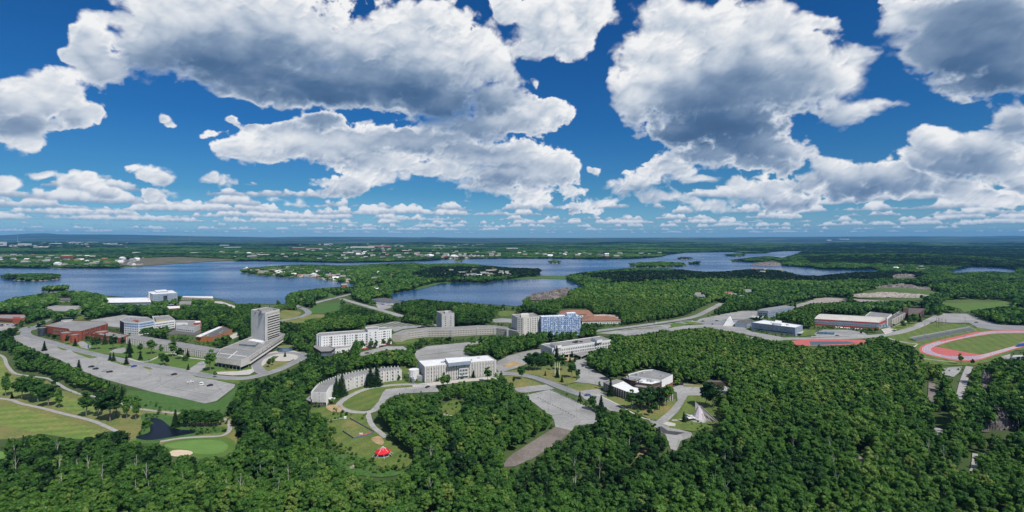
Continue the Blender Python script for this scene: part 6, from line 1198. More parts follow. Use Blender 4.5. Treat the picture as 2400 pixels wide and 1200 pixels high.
for k in range(9):
    X, Y = ray(430 + k * 10, 1000 + (k % 2) * 1.5); tree('cedar', 'dark cedar of the dense clipped row on the far bank of the pond', 'tree', X, Y, 10 + rng.rand() * 1.5, 'slim', .2, 'cedar row by the pond', wide=1.7)
# forest
def scatter():
    xs, ys, ss = [], [], []
    y = 128.0
    while y < 9000:
        s = max(4.8, .0062 * y); w = y * 1.10 + 30; n = int(2 * w / s)
        x = -w + (np.arange(n) + rng.uniform(0, 1) + rng.uniform(-.42, .42, n)) * s
        xs.append(x); ys.append(y + rng.uniform(-.45, .45, n) * s); ss.append(np.full(n, s)); y += s * .92
    return np.concatenate(xs), np.concatenate(ys), np.concatenate(ss)
x, y, s = scatter()
# the land behind the camera and to the sides, thinly, so that the place goes on
hn = fbm(x / 60, y / 60, 21, 3); hgt_ = np.clip(11 + hn * 6 + rng.normal(0, 1.6, len(x)), 5, 18)
near_px = F * x / y + CX
lowveg = inside(CX + F * x / y, HY + F * H / y, np.array([(735, 745), (760, 720), (860, 722), (960, 745), (940, 752), (850, 760), (760, 765)], float)) | inside(CX + F * x / y, HY + F * H / y, np.array([(740, 1060), (800, 1040), (860, 1080), (960, 1100), (900, 1130), (800, 1120), (740, 1090)], float))
hgt_ = np.where(lowveg, hgt_ * .5, hgt_); hgt_ = np.where(y > 2500, np.minimum(hgt_, 12), hgt_)
young = (fbm(x / 26, y / 26, 77, 3) > .40) & (y < 1100); hgt_ = np.where(young, 3.0 + 2.5 * rng.rand(len(x)), hgt_)
ok = free(x, y, hgt_, np.where(s > 6, s * .3, 2.6)); x, y, s, hgt_ = x[ok], y[ok], s[ok], hgt_[ok]
PXX = CX + F * x / y; PYY = HY + F * H / y
tint = .38 + fbm(x / 140, y / 140, 33, 3) * .34 + fbm(x / 900, y / 700, 34, 3) * .30 + fbm(x / 32, y / 32, 35, 2) * .22 + rng.normal(0, .09, len(x)) + (rng.rand(len(x)) < .08) * .28 + np.where(y > 2400, fbm(x / 1500, y / 500, 36, 4) * .7, 0)  # the stretched far noise paints dark and light bands for cloud shadow
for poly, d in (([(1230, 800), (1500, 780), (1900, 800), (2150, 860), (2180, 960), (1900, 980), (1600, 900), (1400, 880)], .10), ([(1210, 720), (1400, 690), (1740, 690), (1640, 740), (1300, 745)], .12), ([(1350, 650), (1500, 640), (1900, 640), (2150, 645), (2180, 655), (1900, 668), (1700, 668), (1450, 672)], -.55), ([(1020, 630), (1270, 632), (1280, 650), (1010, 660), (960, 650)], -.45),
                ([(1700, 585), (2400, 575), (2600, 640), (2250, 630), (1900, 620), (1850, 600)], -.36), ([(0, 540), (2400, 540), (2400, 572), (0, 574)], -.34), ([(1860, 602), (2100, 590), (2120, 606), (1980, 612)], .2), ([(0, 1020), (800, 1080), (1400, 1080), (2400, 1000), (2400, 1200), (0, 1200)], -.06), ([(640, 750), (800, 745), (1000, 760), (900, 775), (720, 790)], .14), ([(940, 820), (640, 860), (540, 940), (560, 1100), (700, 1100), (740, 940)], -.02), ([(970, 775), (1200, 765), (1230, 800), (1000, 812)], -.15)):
    tint = tint + inside(PXX, PYY, np.array(poly, float)) * d  # large negative amounts darken the far woods' colour to imitate cloud shadow
conif = (rng.rand(len(x)) < np.clip(.05 + fbm(x / 110, y / 110, 44, 2) * .22, .015, .3)) & (y < 1500)
dist = np.hypot(x, y); frame = (PXX > -20) & (PXX < 2420) & (PYY < 1235)
order = np.argsort(dist)
# the three hundred nearest in the picture are single trees
rank = [i for i in order if frame[i] and not conif[i]][:290]; rankc = [i for i in order if frame[i] and conif[i]][:60]
tint = tint + np.where(dist < 600, .05, 0) - np.clip((dist - 1800) / 2500, 0, 1) * .16
single = set(rank) | set(rankc); col = 0
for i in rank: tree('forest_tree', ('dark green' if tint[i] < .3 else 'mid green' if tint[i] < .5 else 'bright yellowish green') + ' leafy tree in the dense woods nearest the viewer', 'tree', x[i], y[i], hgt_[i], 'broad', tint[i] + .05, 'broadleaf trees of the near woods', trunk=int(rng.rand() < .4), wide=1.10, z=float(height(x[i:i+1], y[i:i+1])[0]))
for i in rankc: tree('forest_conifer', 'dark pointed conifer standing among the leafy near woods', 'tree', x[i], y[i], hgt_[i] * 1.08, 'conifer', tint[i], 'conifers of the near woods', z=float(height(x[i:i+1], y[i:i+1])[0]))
# brush along the edges of the woods, too low for the trees
bx, by, bs = [], [], 3.4
yy = 170.0
while yy < 900:
    w_ = yy * 1.05; n_ = int(2 * w_ / bs); bx.append(-w_ + (np.arange(n_) + rng.uniform(-.45, .45, n_)) * bs); by.append(yy + rng.uniform(-.45, .45, n_) * bs); yy += bs; bs = max(3.4, yy * .008)
bx = np.concatenate(bx); by = np.concatenate(by); bh = rng.uniform(1.6, 4.6, len(bx)); k = free(bx, by, bh + .6, 1.2, levels=(0, .5, .95)); bx, by, bh = bx[k], by[k], bh[k]
k = ~free(bx, by, np.full(len(bx), 10.0), 2.6); bx, by, bh = bx[k], by[k], bh[k]; k = rng.rand(len(bx)) < .72; bx, by, bh = bx[k], by[k], bh[k]
x = np.concatenate([x, bx]); y = np.concatenate([y, by]); s = np.concatenate([s, np.full(len(bx), 4.0)]); hgt_ = np.concatenate([hgt_, bh]); tint = np.concatenate([tint, .5 + rng.normal(0, .12, len(bx))]); conif = np.concatenate([conif, rng.rand(len(bx)) < .05])
# scrub on the rough ground
for poly, n_ in (([(735, 975), (785, 988), (790, 1040), (850, 1072), (900, 1096), (945, 1104), (880, 1112), (800, 1088), (760, 1040)], 230), ([(775, 960), (860, 972), (868, 990), (820, 978), (785, 985)], 20), ([(900, 1060), (965, 1070), (955, 1098), (910, 1100)], 14), ([(300, 930), (430, 962), (520, 980), (555, 930), (575, 960), (556, 1000), (330, 960)], 120), ([(318, 1030), (335, 995), (345, 972), (400, 972), (360, 980), (345, 1005)], 40), ([(440, 1006), (525, 1000), (528, 1014), (460, 1020)], 30), ([(1022, 955), (1095, 940), (1090, 965), (1040, 980)], 26), ([(2070, 850), (2200, 850), (2260, 862), (2255, 880), (2200, 890), (2130, 880)], 60), ([(150, 915), (330, 945), (330, 962), (225, 945)], 40), ([(1600, 1000), (1690, 965), (1690, 1005), (1640, 1015)], 20)):
    p_ = np.array(poly, float); q_ = rng.uniform(0, 1, (n_ * 6, 2)) * (p_.max(0) - p_.min(0)) + p_.min(0); q_ = q_[inside(q_[:, 0], q_[:, 1], p_)][:n_]; YY = F * H / (q_[:, 1] - HY); XX = (q_[:, 0] - CX) / F * YY; m_ = len(XX)
    x = np.concatenate([x, XX]); y = np.concatenate([y, YY]); s = np.concatenate([s, np.full(m_, 4.0)]); hgt_ = np.concatenate([hgt_, rng.uniform(.5, 2.2, m_) ** 1.3]); tint = np.concatenate([tint, .5 + rng.normal(0, .2, m_)]); conif = np.concatenate([conif, np.zeros(m_, bool)])
# trees of the wooded islands
for (p, top), c in zip(ISL, ISLANDS):
    if top < 3: continue
    x0, y0 = c.min(0); x1, y1 = c.max(0); st = max(8, y0 * .005); gx, gy = np.meshgrid(np.arange(x0, x1, st), np.arange(y0, y1, st)); gx = gx.ravel() + rng.uniform(-2, 2, gx.size); gy = gy.ravel() + rng.uniform(-2, 2, gy.size); k = inside(gx, gy, c * .9 + c.mean(0) * .1)
    x = np.concatenate([x, gx[k]]); y = np.concatenate([y, gy[k]]); s = np.concatenate([s, np.full(k.sum(), st * .8)]); hgt_ = np.concatenate([hgt_, 9 + 3 * rng.rand(k.sum())]); tint = np.concatenate([tint, np.full(k.sum(), .25)]); conif = np.concatenate([conif, np.zeros(k.sum(), bool)])
# two groves whose crowns are the coarser models
X, Y = ray(1180, 728); tree('meadow_tree', 'mid-green tree at the edge of the small meadow behind the beige tower', 'tree', X, Y, 11, 'mid', .4, k=0); X, Y = ray(1213, 733); tree('meadow_tree', 'darker tree right of the small meadow behind the beige tower', 'tree', X, Y, 10, 'mid', .2, k=1); X, Y = ray(705, 722); tree('roadside_tree', 'large tree inside the bend of the curving road by the lake', 'tree', X, Y, 13, 'mid', .3, k=2); X, Y = ray(652, 722); tree('roadside_tree', 'tree on the lake shore left of the curving road', 'tree', X, Y, 14, 'mid', .3, k=0)
SLABS['far'] = (FAR, 11)
X, Y = ray(2000, 722); tree('yard_tree', 'single small tree behind the barrel-roofed arena', 'tree', X, Y, 10, 'far', .3, k=0); X, Y = ray(2195, 700); tree('yard_tree', 'single tree at the left end of the green playing field', 'tree', X, Y, 10, 'far', .3, k=1)
gs = []
for k in range(3): X, Y = ray(60 + 25 * k, 653); o = link('island_grove', CLUMP[k], None, (X, Y, 1), 0, (30, 30, 12)); o['kind'] = 'stuff'; o['tint'] = .25; gs.append(o)
keep = np.array([i not in single for i in range(len(x))])
x, y, s, hgt_, tint, conif = x[keep], y[keep], s[keep], hgt_[keep], tint[keep], conif[keep]
z = height(x, y); dist = np.hypot(x, y); u = rng.rand(len(x))
KINDS_ = [(BROAD, 11.9, 6), (CONI, 12.5, 2), (MID, 12, 3), (FAR, 11, 2), (CLUMP, 1, 3)]
pick = np.where(conif, 6 + (u * 2).astype(int), np.where(dist < 430, (u * 6).astype(int), np.where(dist < 1000, 8 + (u * 3).astype(int), np.where(dist < 1700, 11 + (u * 2).astype(int), 13 + (u * 3).astype(int)))))
sz = np.where(pick < 6, hgt_ / 11.9, np.where(pick < 8, hgt_ / 12, np.where(pick < 11, hgt_ / 12, np.where(pick < 13, hgt_ / 11, hgt_ * 1.0))))
sx = np.where(pick < 8, sz * np.where(hgt_ < 5, 1.7, 1.05), np.where(pick < 13, np.where(hgt_ < 5, sz * 1.4, np.maximum(sz, s / 6.0)), s * 1.6))
sx = np.where(pick >= 13, s * 1.6, sx)
me = bpy.data.meshes.new('forest'); me.vertices.add(len(x)); me.vertices.foreach_set('co', np.stack([x, y, z], 1).astype(np.float32).ravel())
def attr(n, t, d, v): a = me.attributes.new(n, t, 'POINT'); a.data.foreach_set(d, v)
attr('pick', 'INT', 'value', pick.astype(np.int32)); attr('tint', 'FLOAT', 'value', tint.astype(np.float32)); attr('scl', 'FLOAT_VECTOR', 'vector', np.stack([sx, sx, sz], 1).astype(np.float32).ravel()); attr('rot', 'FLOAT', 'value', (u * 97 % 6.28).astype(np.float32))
fo = link('forest', me); fo['kind'] = 'stuff'
ng = bpy.data.node_groups.new('forest', 'GeometryNodeTree'); ng.interface.new_socket('Geometry', in_out='INPUT', socket_type='NodeSocketGeometry'); ng.interface.new_socket('Geometry', in_out='OUTPUT', socket_type='NodeSocketGeometry')
N = ng.nodes.new; L = ng.links.new; gi = N('NodeGroupInput'); go = N('NodeGroupOutput'); jn = N('GeometryNodeJoinGeometry')
def named(n, t): a = N('GeometryNodeInputNamedAttribute'); a.data_type = t; a.inputs['Name'].default_value = n; return [o for o in a.outputs if o.enabled and o.name == 'Attribute'][0]
pk = named('pick', 'INT'); scl = named('scl', 'FLOAT_VECTOR'); ro = named('rot', 'FLOAT'); cx = N('ShaderNodeCombineXYZ'); L(ro, cx.inputs[2]); er = N('FunctionNodeEulerToRotation'); L(cx.outputs[0], er.inputs[0])
kk = 0
for ms, hh, n in KINDS_:
    for i in range(n):
        src = TREES.get(ms[i].name) or next((g for g in gs if g.data == ms[i]), None)
        if src is None: print('no source', ms[i].name); kk += 1; continue
        oi = N('GeometryNodeObjectInfo'); oi.inputs['Object'].default_value = src; oi.inputs['As Instance'].default_value = True
        eq = N('FunctionNodeCompare'); eq.data_type = 'INT'; eq.operation = 'EQUAL'; L(pk, eq.inputs[2]); eq.inputs[3].default_value = kk
        ip = N('GeometryNodeInstanceOnPoints'); L(gi.outputs[0], ip.inputs['Points']); L(eq.outputs[0], ip.inputs['Selection']); L(oi.outputs['Geometry'], ip.inputs['Instance']); L(er.outputs[0], ip.inputs['Rotation']); L(scl, ip.inputs['Scale']); L(ip.outputs[0], jn.inputs[0]); kk += 1
L(jn.outputs[0], go.inputs[0]); md = fo.modifiers.new('forest', 'NODES'); md.node_group = ng
print('forest points', len(x))
# bare white birch trunks standing above the near woods
mb = MB(); mb.tube((0, 0, 0), (.3, .1, 7), .13, .09, 5); mb.tube((.3, .1, 7), (.5, -.2, 12.2), .09, .03, 4); SN = [mesh('trunk', mb.v, mb.f, M_birch)]; mb = MB(); mb.tube((.3, .1, 6.5), (1.6, .4, 9.6), .07, .02, 4); mb.tube((.35, .05, 8), (-.9, -.3, 10.8), .06, .02, 4); mb.tube((.4, 0, 9.4), (1.1, -.6, 11.4), .04, .02, 4); LB = mesh('limb', mb.v, mb.f, M_birch)
ca, cb = rng.uniform(0, 2400, 500), rng.uniform(985, 1190, 500); CY = F * H / (cb - HY); CXX = (ca - CX) / F * CY; okb = np.where(free(CXX, CY, np.full(500, 17.0), 1.0))[0][:75]
for i in okb:
    t = thing('dead_birch', 'thin bare white birch trunk poking out of the near woods', 'tree', (CXX[i], CY[i], 0), rng.rand() * 6, 'bare birch trunks in the near woods'); s_ = rng.uniform(1.1, 1.5); t.scale = (s_ * .85, s_ * .85, s_ * rng.uniform(.72, .95)); link('trunk', SN[0], t); link('limb', LB, t)
# ------------------------------------------------------------------ cars, lamps, signs, houses
def car_mesh(col):
    m = mat('car_paint_' + '_'.join(str(int(c * 100)) for c in col), col, .3, .02, spec=.6)
    mb = MB(); prof = [(-2.2, .35), (-2.25, .75), (-2.1, .95), (-1.0, 1.02), (1.9, 1.05), (2.2, .95), (2.25, .4)]
    n = len(prof); vs = [(x, -.88, z) for x, z in prof] + [(x, .88, z) for x, z in prof]; mb.add(vs, [tuple(range(n)), tuple(range(2 * n - 1, n - 1, -1))] + [(i, n + i, n + (i + 1) % n, (i + 1) % n) for i in range(n)])
    body = mesh('body', mb.v, mb.f, m); mb = MB(); b = [(-1.25, -.8, 1.0), (1.75, -.8, 1.02), (1.75, .8, 1.02), (-1.25, .8, 1.0)]; t = [(-.5, -.66, 1.46), (1.1, -.66, 1.48), (1.1, .66, 1.48), (-.5, .66, 1.46)]
    mb.add(b + t, [(0, 1, 5, 4), (1, 2, 6, 5), (2, 3, 7, 6), (3, 0, 4, 7)]); glass = mesh('windows', mb.v, mb.f, M_glass); mb = MB(); mb.add([(p[0], p[1], p[2] + .0) for p in t] + [(p[0] * .96, p[1] * .94, p[2] + .05) for p in t], [(0, 1, 5, 4), (1, 2, 6, 5), (2, 3, 7, 6), (3, 0, 4, 7), (4, 5, 6, 7)])
    return body, glass, mesh('roof', mb.v, mb.f, m)
mb = MB(); mb.tube((0, -.1, 0), (0, .1, 0), .33, n=10); WHEEL = mesh('wheel', mb.v, mb.f, M_rubber)
CARS = {}
COLS = {'black': (.02, .02, .025), 'white': (.75, .75, .74), 'blue': (.02, .06, .30), 'silver': (.42, .43, .45), 'red': (.45, .03, .03), 'dark grey': (.08, .085, .09)}
def car(px, py, ang, colour, label, group=None, s=1.0):
    if colour not in CARS: CARS[colour] = car_mesh(COLS[colour])
    x, y = ray(px, py); t = thing('parked_car', label, 'car', (x, y, .12), radians(ang), group); t.scale = (s * 1.05, s * 1.05, s * 1.1)
    for n, m in zip(('body', 'windows', 'roof'), CARS[colour]): link(n, m, t)
    for a in (-1.35, 1.35):
        for b in (-.82, .82): link('wheel', WHEEL, t, (a, b, .33))
for px, py, an, c, l in ((214, 861, 10, 'black', 'leftmost black car in the big left parking lot'), (224, 866, 10, 'black', 'black car right beside the leftmost one in the big lot'), (245, 871, 30, 'silver', 'dark silver car in the middle row of the big lot'), (257, 873, 40, 'black', 'black car right of the silver one in the big lot'), (314, 860, 60, 'blue', 'blue car parked across the lane at the lot island'),
    (408, 879, 45, 'black', 'single black car at the right edge of the big lot'), (446, 897, 35, 'white', 'white van-like car in the lower right lot section'), (492, 905, 40, 'black', 'black car alone in the lower right lot section'), (471, 853, 5, 'white', 'white car parked near the podium lawn'), (1377, 928, 15, 'blue', 'dark blue car in front of the school'), (1391, 933, 15, 'dark grey', 'grey car just right of the dark blue one'),
    (1002, 909, 60, 'black', 'black car on the terrace lot below the ribbed block'), (1366, 859, 80, 'black', 'black car at the forest edge of the upper lot'), (1647, 754, 5, 'black', 'dark car on the small lot left of the sail roof'), (1680, 753, 5, 'black', 'second dark car left of the sail roof'), (1622, 754, 5, 'white', 'white car at the left end of the small lot'), (1670, 761, 80, 'dark grey', 'dark truck-like car at the junction'), (1775, 751, 5, 'red', 'red car under the blue building porch'),
    (1962, 788, 10, 'dark grey', 'grey car on the lot by the site huts'), (1908, 788, 5, 'dark grey', 'dark car left of the site huts'), (2095, 776, 10, 'black', 'black car on the arena forecourt'), (2184, 758, 20, 'dark grey', 'dark van on the ring road near the field'), (1466, 782, 5, 'white', 'white car on the striped lot below the road'), (860, 829, 10, 'dark grey', 'grey car on the drive of the white residence'),
    (1362, 791, 5, 'red', 'red car beside the blue panelled block'), (2212, 737, 5, 'white', 'white car on the small lot near the bleachers'), (2288, 757, 5, 'black', 'dark car on the track service road')):
    car(px, py, an, c, l)
r = random.Random(5)
for k in range(22): car(2 + (k % 11) * 3.6, 762 + (k // 11) * 3, 80, r.choice(['white', 'silver', 'black', 'red', 'white']), 'car in the packed lot of the brick school at the far left', 'cars before the brick school', .95)
for k in range(26): car(886 + (k % 13) * 3.2, 707 + (k // 13) * 5 + (k % 13) * .55, 60, r.choice(['white', 'silver', 'blue', 'red', 'white']), 'car parked before the long grey shopping strip', 'cars before the shopping strip', .95)
for k in range(14): car(1958 + k * 4.5, 767.5 + k * .35, 85, r.choice(['red', 'white', 'silver', 'red', 'blue']), 'car in the packed row beside the barrel-roofed arena', 'cars along the arena', .95)
for k in range(16): car(1462 + k * 5 + r.uniform(-1, 1), 744 + k * .9, 80, r.choice(['white', 'silver', 'black', 'red']), 'car on the lot behind the tiled school', 'cars behind the tiled school', .95)
def lamp(px, py, h, label, group=None, heads=1):
    x, y = ray(px, py); t = thing('street_lamp', label, 'street lamp', (x, y, 0), 0, group); k = ('lamp', h, heads)
    if k not in WIN:
        a = MB(); a.tube((0, 0, 0), (0, 0, h), .13, .08, 6); b = MB()
        for s in ((1, -1) if heads > 1 else (1,)): b.box(min(0, s * 1.6), max(0, s * 1.6), -.05, .05, h - .1, h); b.box(s * 1.6 - .35, s * 1.6 + .35, -.18, .18, h - .16, h - .02)
        c = MB(); c.tube((0, 0, 0), (0, 0, .7), .3, .26, 8); WIN[k] = (mesh('pole', a.v, a.f, M_metal), mesh('lamp_head', b.v, b.f, M_metal), mesh('base', c.v, c.f, M_conc))
    for n, m in zip(('pole', 'lamp_head', 'base'), WIN[k]): link(n, m, t)
for px, py, hh, l in ((84, 807, 9, 'first lamp post at the narrow left end of the big lot'), (53, 796, 6, 'short lamp at the upper bend of the lot'), (138, 827, 10, 'lamp post near the first parking island'), (181, 846, 9, 'lamp post mid-lot left of the black cars'), (216, 858, 10, 'lamp post beside the leftmost black cars'), (243, 857, 11, 'lamp post right of the leftmost black cars'), (206, 826, 6, 'short lamp on the parking island edge'),
    (328, 893, 12, 'tall lamp post in the middle of the lower lot'), (354, 883, 12, 'tall lamp post right of the mid-lot lamp'), (455, 919, 12, 'tall lamp post at the curb row of the lower lot'), (479, 907, 11, 'lamp post beside the white booth'), (387, 833, 8, 'lamp post on the lawn footpath'), (282, 851, 5, 'short lamp at the second parking island'),
    (1290, 949, 13, 'tall lamp post inside the lot with curb stones'), (1352, 980, 14, 'tall lamp post at the right edge of the curb-stone lot'), (1238, 923, 10, 'lamp post on the strip above the curb-stone lot'), (1328, 925, 8, 'lamp post beside the road junction'), (949, 924, 9, 'lamp post on the terrace lot of the ribbed block'), (1027, 843, 8, 'lamp post behind the ribbed block'), (1712, 746, 9, 'lamp post left of the sail roof'), (1762, 739, 9, 'lamp post on the upper lot'),
    (1965, 775, 8, 'lamp post behind the site huts'), (2093, 787, 8, 'lamp post on the ring road bend'), (2142, 778, 8, 'lamp post on the ring road beside the field'), (2187, 745, 8, 'lamp post near the utility frames'), (1465, 780, 8, 'lamp post on the striped lot')):
    lamp(px, py, hh, l)
for px, y0, y1, l in ((2167, 812, 757, 'nearest floodlight mast at the left end of the bleachers'), (2216, 800, 750, 'middle floodlight mast behind the bleachers'), (2262, 790, 744, 'farthest floodlight mast beside the track')):
    x, y = ray(px, y0); hh = hgt(y1, y0); t = thing('floodlight_mast', l, 'mast', (x, y, 0)); mb = MB(); mb.tube((0, 0, 0), (0, 0, hh), .25, .14, 7); mb.build('pole', M_metal, t); mb = MB(); mb.box(-1.6, 1.6, -.1, .1, hh - .2, hh); mb.box(-1.3, 1.3, -.1, .1, hh - 1.5, hh - 1.3)
    mb.build('crossbar', M_metal, t)
    for q in (-1.2, 0, 1.2): mb = MB(); mb.box(q - .3, q + .3, -.35, -.1, hh - .9, hh - .3); mb.build('floodlight', M_metal, t)
for k, (px, l) in enumerate(((1301, 'left flagpole of three on the lawn'), (1306.5, 'middle flagpole of three on the lawn'), (1311, 'right flagpole of three on the lawn'))):
    x, y = ray(px, 879); t = thing('flagpole', l, 'flagpole', (x, y, 0)); mb = MB(); mb.tube((0, 0, 0), (0, 0, 11), .26, .2, 8); mb.build('pole', M_white, t); mb = MB(); mb.tube((0, 0, 11), (0, 0, 11.4), .3, .1, 8); mb.build('finial', M_metal, t)
x, y = ray(2200, 766); t = thing('training_tower', 'dark timber pole frame of a climbing course beside the field', 'frame', (x, y, 0))
for a in (0, 3.5): 
    for b in (0, 3.5): mb = MB(); mb.tube((a, b, 0), (a, b, 12.5), .22, .18, 6); mb.build('post', M_bark, t)
for z_ in (4, 8, 12): mb = MB(); mb.box(-.2, 3.7, -.1, .1, z_, z_ + .25); mb.box(-.2, 3.7, 3.4, 3.6, z_, z_ + .25); mb.build('crossbeam', M_bark, t)
for q, px in enumerate((2209, 2217)): x, y = ray(px, 764); t = thing('utility_pole', ('left' if q == 0 else 'right') + ' bare wooden pole next to the climbing frame', 'pole', (x, y, 0)); mb = MB(); mb.tube((0, 0, 0), (0, 0, 10), .2, .14, 6); mb.build('pole', M_bark, t); mb = MB(); mb.box(-1.2, 1.2, -.08, .08, 9.2, 9.4); mb.build('crossarm', M_bark, t)
x, y = ray(2247, 762)
# curb stones
mb = MB(); mb.add([(-.9, -.12, 0), (.9, -.12, 0), (.9, .12, 0), (-.9, .12, 0), (-.85, -.07, .2), (.85, -.07, .2), (.85, .07, .2), (-.85, .07, .2)], [(0, 1, 5, 4), (1, 2, 6, 5), (2, 3, 7, 6), (3, 0, 4, 7), (4, 5, 6, 7)]); CURB = mesh('curb_stone', mb.v, mb.f, M_gconc)
def curbs(p0, p1, n, label, group, z=.5):
    a, b = Vector(ray(*p0)), Vector(ray(*p1)); an = math.atan2((b - a).y, (b - a).x)
    for k in range(n): q = a.lerp(b, (k + .5) / n); o = link('curb_stone', CURB, None, (q.x, q.y, z), an, (1, 1.6, 1.6)); tag(o, label, 'curb stone', group)
curbs((1259, 932), (1350, 978), 15, 'concrete wheel stop in the diagonal row of the centre lot', 'wheel stops in the centre lot')
curbs((1290, 914), (1352, 944), 16, 'concrete wheel stop along the grassy edge of the centre lot', 'wheel stops at the edge of the centre lot')
curbs((352, 915), (424, 878), 20, 'wheel stop in the row crossing the lower left lot', 'wheel stops across the lower left lot')
curbs((390, 908), (493, 927), 20, 'wheel stop in the row near the lower edge of the left lot', 'wheel stops along the lower left lot')
for x0, y0, x1, y1 in ((1448, 785, 1478, 778), (1470, 783, 1500, 776), (1490, 781, 1525, 774), (1515, 778, 1545, 770), (1540, 772, 1570, 765)):
    strip('planted_median', [(x0, y0 - 10), (x1 + 5, y1 - 4)], 2.2, M_grass, smooth=0)
for k in range(7): x0 = 870 + k * 17; strip('planted_median', [(x0, 768 - k * .6), (x0 + 42, 756 + k * .2)], 2.5, M_meadow, smooth=0)
for k in range(26):
    f = k / 25; xx = 905 + 110 * f; yy = 915 - 11 * f; strip('parking_line', [(xx, yy), (xx + 3, yy + 4.6)], .18, M_white, smooth=0)
for k in range(14): f = k / 13; strip('parking_line', [(1355 + 62 * f, 922 + 29 * f), (1349 + 62 * f, 925 + 29 * f)], .16, M_white, smooth=0)
for k in range(10): f = k / 9; strip('parking_line', [(1660 + 45 * f, 908), (1664 + 45 * f, 916)], .16, M_white, smooth=0)
# hedge row between the lots, rink, small furniture
x, y = ray(1320, 931)
t = thing('planted_verge', 'grassy verge with scruffy planting between the centre lot and the road', 'hedge', (0, 0, 0))
r = random.Random(3); 
for k in range(16):
    f = k / 15; X, Y = ray(1300 + 85 * f, 918 + 40 * f); c = link('shrub', SHRUB[k % 2], t, (X, Y, 0), k, (.45 + .3 * r.random(), .45 + .3 * r.random(), .3 + .35 * r.random())); c['tint'] = .75
x, y = ray(835, 1005); t = thing('ice_rink_boards', 'rusty-floored outdoor rink enclosed by blue and grey boards', 'rink', (x, y, 0))
M_bb = mat('blue_board', (.10, .14, .24), .7); M_ob = mat('orange_netting', (.80, .14, .03), .8)
c4 = [ray(820, 983), ray(877, 1015), ray(869, 1020), ray(829, 1030), ray(803, 1013)]
for k in range(len(c4) - 1):
    a, b = Vector(c4[k]), Vector(c4[k + 1]); L_ = (b - a).length; n_ = max(2, int(L_ / 2.4)); d = (b - a) / n_
    for j in range(n_):
        q = a + d * j - Vector(t.location[:2]); an = math.atan2(d.y, d.x); mb = MB(); mb.box(.04, d.length - .04, -.05, .05, .05, 1.1); mb.build('board', M_bb, t, (q.x, q.y, .2), an)
        mb = MB(); mb.box(-.06, .06, -.1, .02, 0, 1.3); mb.build('post', M_gconc, t, (q.x, q.y, .2), an)
a, b = Vector(ray(841, 1026)), Vector(ray(868, 1018)); d = b - a; t = thing('netting_fence', 'bright orange netting fence at the lower corner of the rink', 'fence', (a.x, a.y, .2), math.atan2(d.y, d.x)); mb = MB(); mb.box(0, d.length, .0, .05, .1, 1.2); mb.build('netting', M_ob, t)
for k in range(5): mb = MB(); mb.tube((d.length * k / 4, .1, 0), (d.length * k / 4, .1, 1.3), .05, n=5); mb.build('post', M_metal, t)
x, y = ray(842, 1021); t = thing('goal_frame', 'small white goal frame standing in the rink', 'goal', (x, y, .2)); mb = MB(); mb.tube((0, 0, 0), (0, 0, 1.5), .08); mb.tube((2, 0, 0), (2, 0, 1.5), .08); mb.tube((0, 0, 1.5), (2, 0, 1.5), .08); mb.build('posts', M_white, t); mb = MB(); mb.box(0, 2, .8, .85, 0, 1.2); mb.build('net', M_white, t)
x, y = ray(809, 982); t = thing('utility_box', 'white cabinet at the end of the retaining wall above the rink', 'cabinet', (x, y, 0)); mb = MB(); mb.box(-.8, .8, -.5, .5, .2, 1.8); mb.build('cabinet', M_white, t); mb = MB(); mb.box(-.9, .9, -.6, .6, 0, .2); mb.build('plinth', M_conc, t)
a, b = ray(767, 990), ray(805, 983); strip('retaining_wall_top', [(767, 990), (785, 986), (805, 983)], .6, M_conc, smooth=2)
x, y = ray(473, 903); t = thing('ticket_booth', 'small white booth with pale base beside the lamp in the lower lot', 'booth', (x, y, .5)); mb = MB(); mb.box(-1.2, 1.2, -1, 1, 0, 1.8); mb.build('cabin', M_white, t); mb = MB(); mb.box(-1.5, 1.5, -1.3, 1.3, 1.8, 2.0); mb.build('roof', M_white, t); mb = MB(); mb.box(-.8, .8, -1.03, -1, .8, 1.5); mb.build('window', M_glass, t); mb = MB(); mb.box(-2.6, 2.6, -1.8, 1.8, -.15, .12); mb.build('plinth', M_conc, t)
for px, py, l in ((207, 817, 'dark blue upright banner sign by the brick hall forecourt'), (349, 846, 'dark blue sign panel on the lawn footpath'), (1264, 868, 'green road sign under the largest spreading tree')):
    x, y = ray(px, py); t = thing('sign_panel', l, 'sign', (x, y, 0)); mb = MB(); mb.box(-.7, .7, -.12, .12, .4, 4.4 if 'banner' in l else 2.2); mb.build('panel', mat('green_sign_paint', (.01, .22, .12)) if 'green' in l else MATS['royal_blue_paint'], t); mb = MB(); mb.box(-.5, .5, -.1, .1, 0, .4); mb.build('base', M_conc, t)
x, y = ray(1427, 901); t = thing('waste_container', 'dark open waste skip beside the white school hall', 'skip', (0, 0, 0)); t.location = (*ray(1592, 903), 0.5)
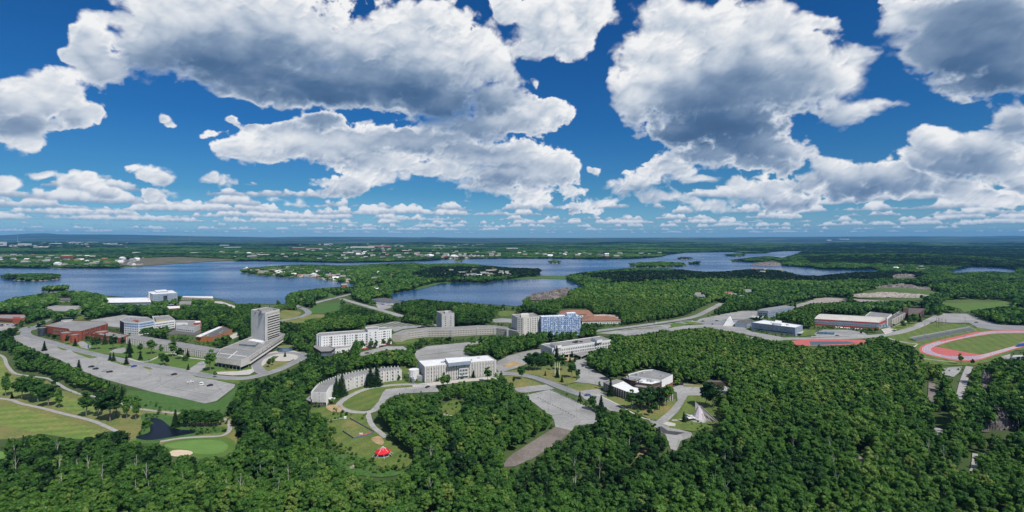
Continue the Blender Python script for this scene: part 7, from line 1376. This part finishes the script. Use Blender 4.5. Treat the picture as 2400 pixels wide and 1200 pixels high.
mb = MB(); mb.add([(-3, -1.2, .2), (3, -1.2, .2), (3, 1.2, .2), (-3, 1.2, .2), (-3.3, -1.3, 2), (3.3, -1.3, 2), (3.3, 1.3, 2), (-3.3, 1.3, 2), (-3.1, -1.1, 1.9), (3.1, -1.1, 1.9), (3.1, 1.1, 1.9), (-3.1, 1.1, 1.9), (-2.9, -1.1, .5), (2.9, -1.1, .5), (2.9, 1.1, .5), (-2.9, 1.1, .5)], [(0, 1, 5, 4), (1, 2, 6, 5), (2, 3, 7, 6), (3, 0, 4, 7), (4, 5, 9, 8), (5, 6, 10, 9), (6, 7, 11, 10), (7, 4, 8, 11), (8, 9, 13, 12), (9, 10, 14, 13), (10, 11, 15, 14), (11, 8, 12, 15), (12, 13, 14, 15)]); mb.build('hopper', M_black, t); mb = MB(); mb.box(-3, 3, -1, -.8, 0, .2); mb.box(-3, 3, .8, 1, 0, .2); mb.build('skid', M_rubber, t)
# rocks
def outcrop(name, label, px, py, rx, ry, h, m, seed, n=34):
    x0, y0 = ray(px, py); r = np.random.RandomState(seed); g = np.linspace(-1, 1, n); X, Y = np.meshgrid(g, g); R = np.hypot(X, Y)
    nz = fbm(X * 2.2 + seed, Y * 2.2, seed, 4, .6) ; Z = h * (np.clip(1 - R ** 1.6, -.3, 1) * .8 + nz * .9 * np.clip(1.1 - R, 0, 1)) + r.uniform(-.16, .16, X.shape) * h
    z0 = height(np.array([x0]), np.array([y0]))[0]
    Z = np.where(R > .98 + .25 * nz, -1.5, Z); vs = np.stack([X * rx, Y * ry, Z], -1).reshape(-1, 3); idx = np.arange(n * n).reshape(n, n); q = np.stack([idx[:-1, :-1], idx[:-1, 1:], idx[1:, 1:], idx[1:, :-1]], -1).reshape(-1, 4)
    o = link(name, mesh(name, vs.tolist(), q.tolist(), m), None, (x0, y0, z0)); tag(o, label, 'rock')
for k, (px, py, rx, ry, hh, m, l) in enumerate(((1275, 703, 36, 22, 13, M_rock, 'dark rocky knob rising at the right shore of the middle lake'), (1320, 697, 34, 16, 15, M_rock, 'second dark rock ridge behind the shore knob'), (2080, 698, 75, 22, 7, M_rubble, 'long pale pile of blasted rubble beyond the arena'), (2020, 697, 30, 14, 5, M_rubble, 'smaller pale rubble heap at the left of the long pile'), (2140, 700, 44, 14, 5, M_rubble, 'low pale rubble tail at the right of the long pile'),
    (2110, 683, 60, 26, 12, M_rock, 'broad bare rock hilltop right above the rubble pile'), (2185, 686, 60, 24, 9, M_rock, 'second bare rock slope right of the rock hilltop'), (2120, 652, 50, 30, 10, M_rock, 'far pale rock cap on the ridge'), (1405, 742, 40, 20, 3, M_rubble, 'bank of pale blasted rock behind the tiled school'), (1432, 747, 30, 14, 3, M_rubble, 'right end of the pale rock bank beside the tiled school'), (2308, 893, 8, 16, 9, M_rock, 'steep pinkish outcrop among trees above the right path'), (2310, 917, 7, 6, 6, M_rock, 'small pinkish outcrop below the steep one'),
    (2345, 985, 7, 18, 7, M_rock, 'narrow rocky ledge running down the right slope'), (2325, 1012, 14, 9, 6, M_rock, 'grey rock face at the lower right slope'), (2375, 1010, 9, 7, 5, M_rock, 'pink boulder ledge near the right edge'), (1800, 622, 75, 60, 16, M_rock, 'pink rock headland on the far lake'), (827, 1097, 2.2, 1.6, 1.6, M_rubble, 'orange boulder on the grassy slope below the pavilion'))):
    outcrop('rock_outcrop', l, px, py, rx, ry, hh, m, 40 + k)
# ------------------------------------------------------------------ haze
HAZE = 3.0e-5
mb = MB(); mb.box(-27000, 27000, -27000, 27000, -4, 420)
hm = bpy.data.materials.new('haze_air'); hm.use_nodes = True; nt = hm.node_tree; nt.nodes.clear(); pv = nt.nodes.new('ShaderNodeVolumePrincipled'); pv.inputs['Color'].default_value = (.15, .50, 1, 1); pv.inputs['Density'].default_value = HAZE; pv.inputs['Anisotropy'].default_value = .0
ou = nt.nodes.new('ShaderNodeOutputMaterial'); nt.links.new(pv.outputs[0], ou.inputs['Volume']); hz = mb.build('haze', hm); hz['kind'] = 'stuff'
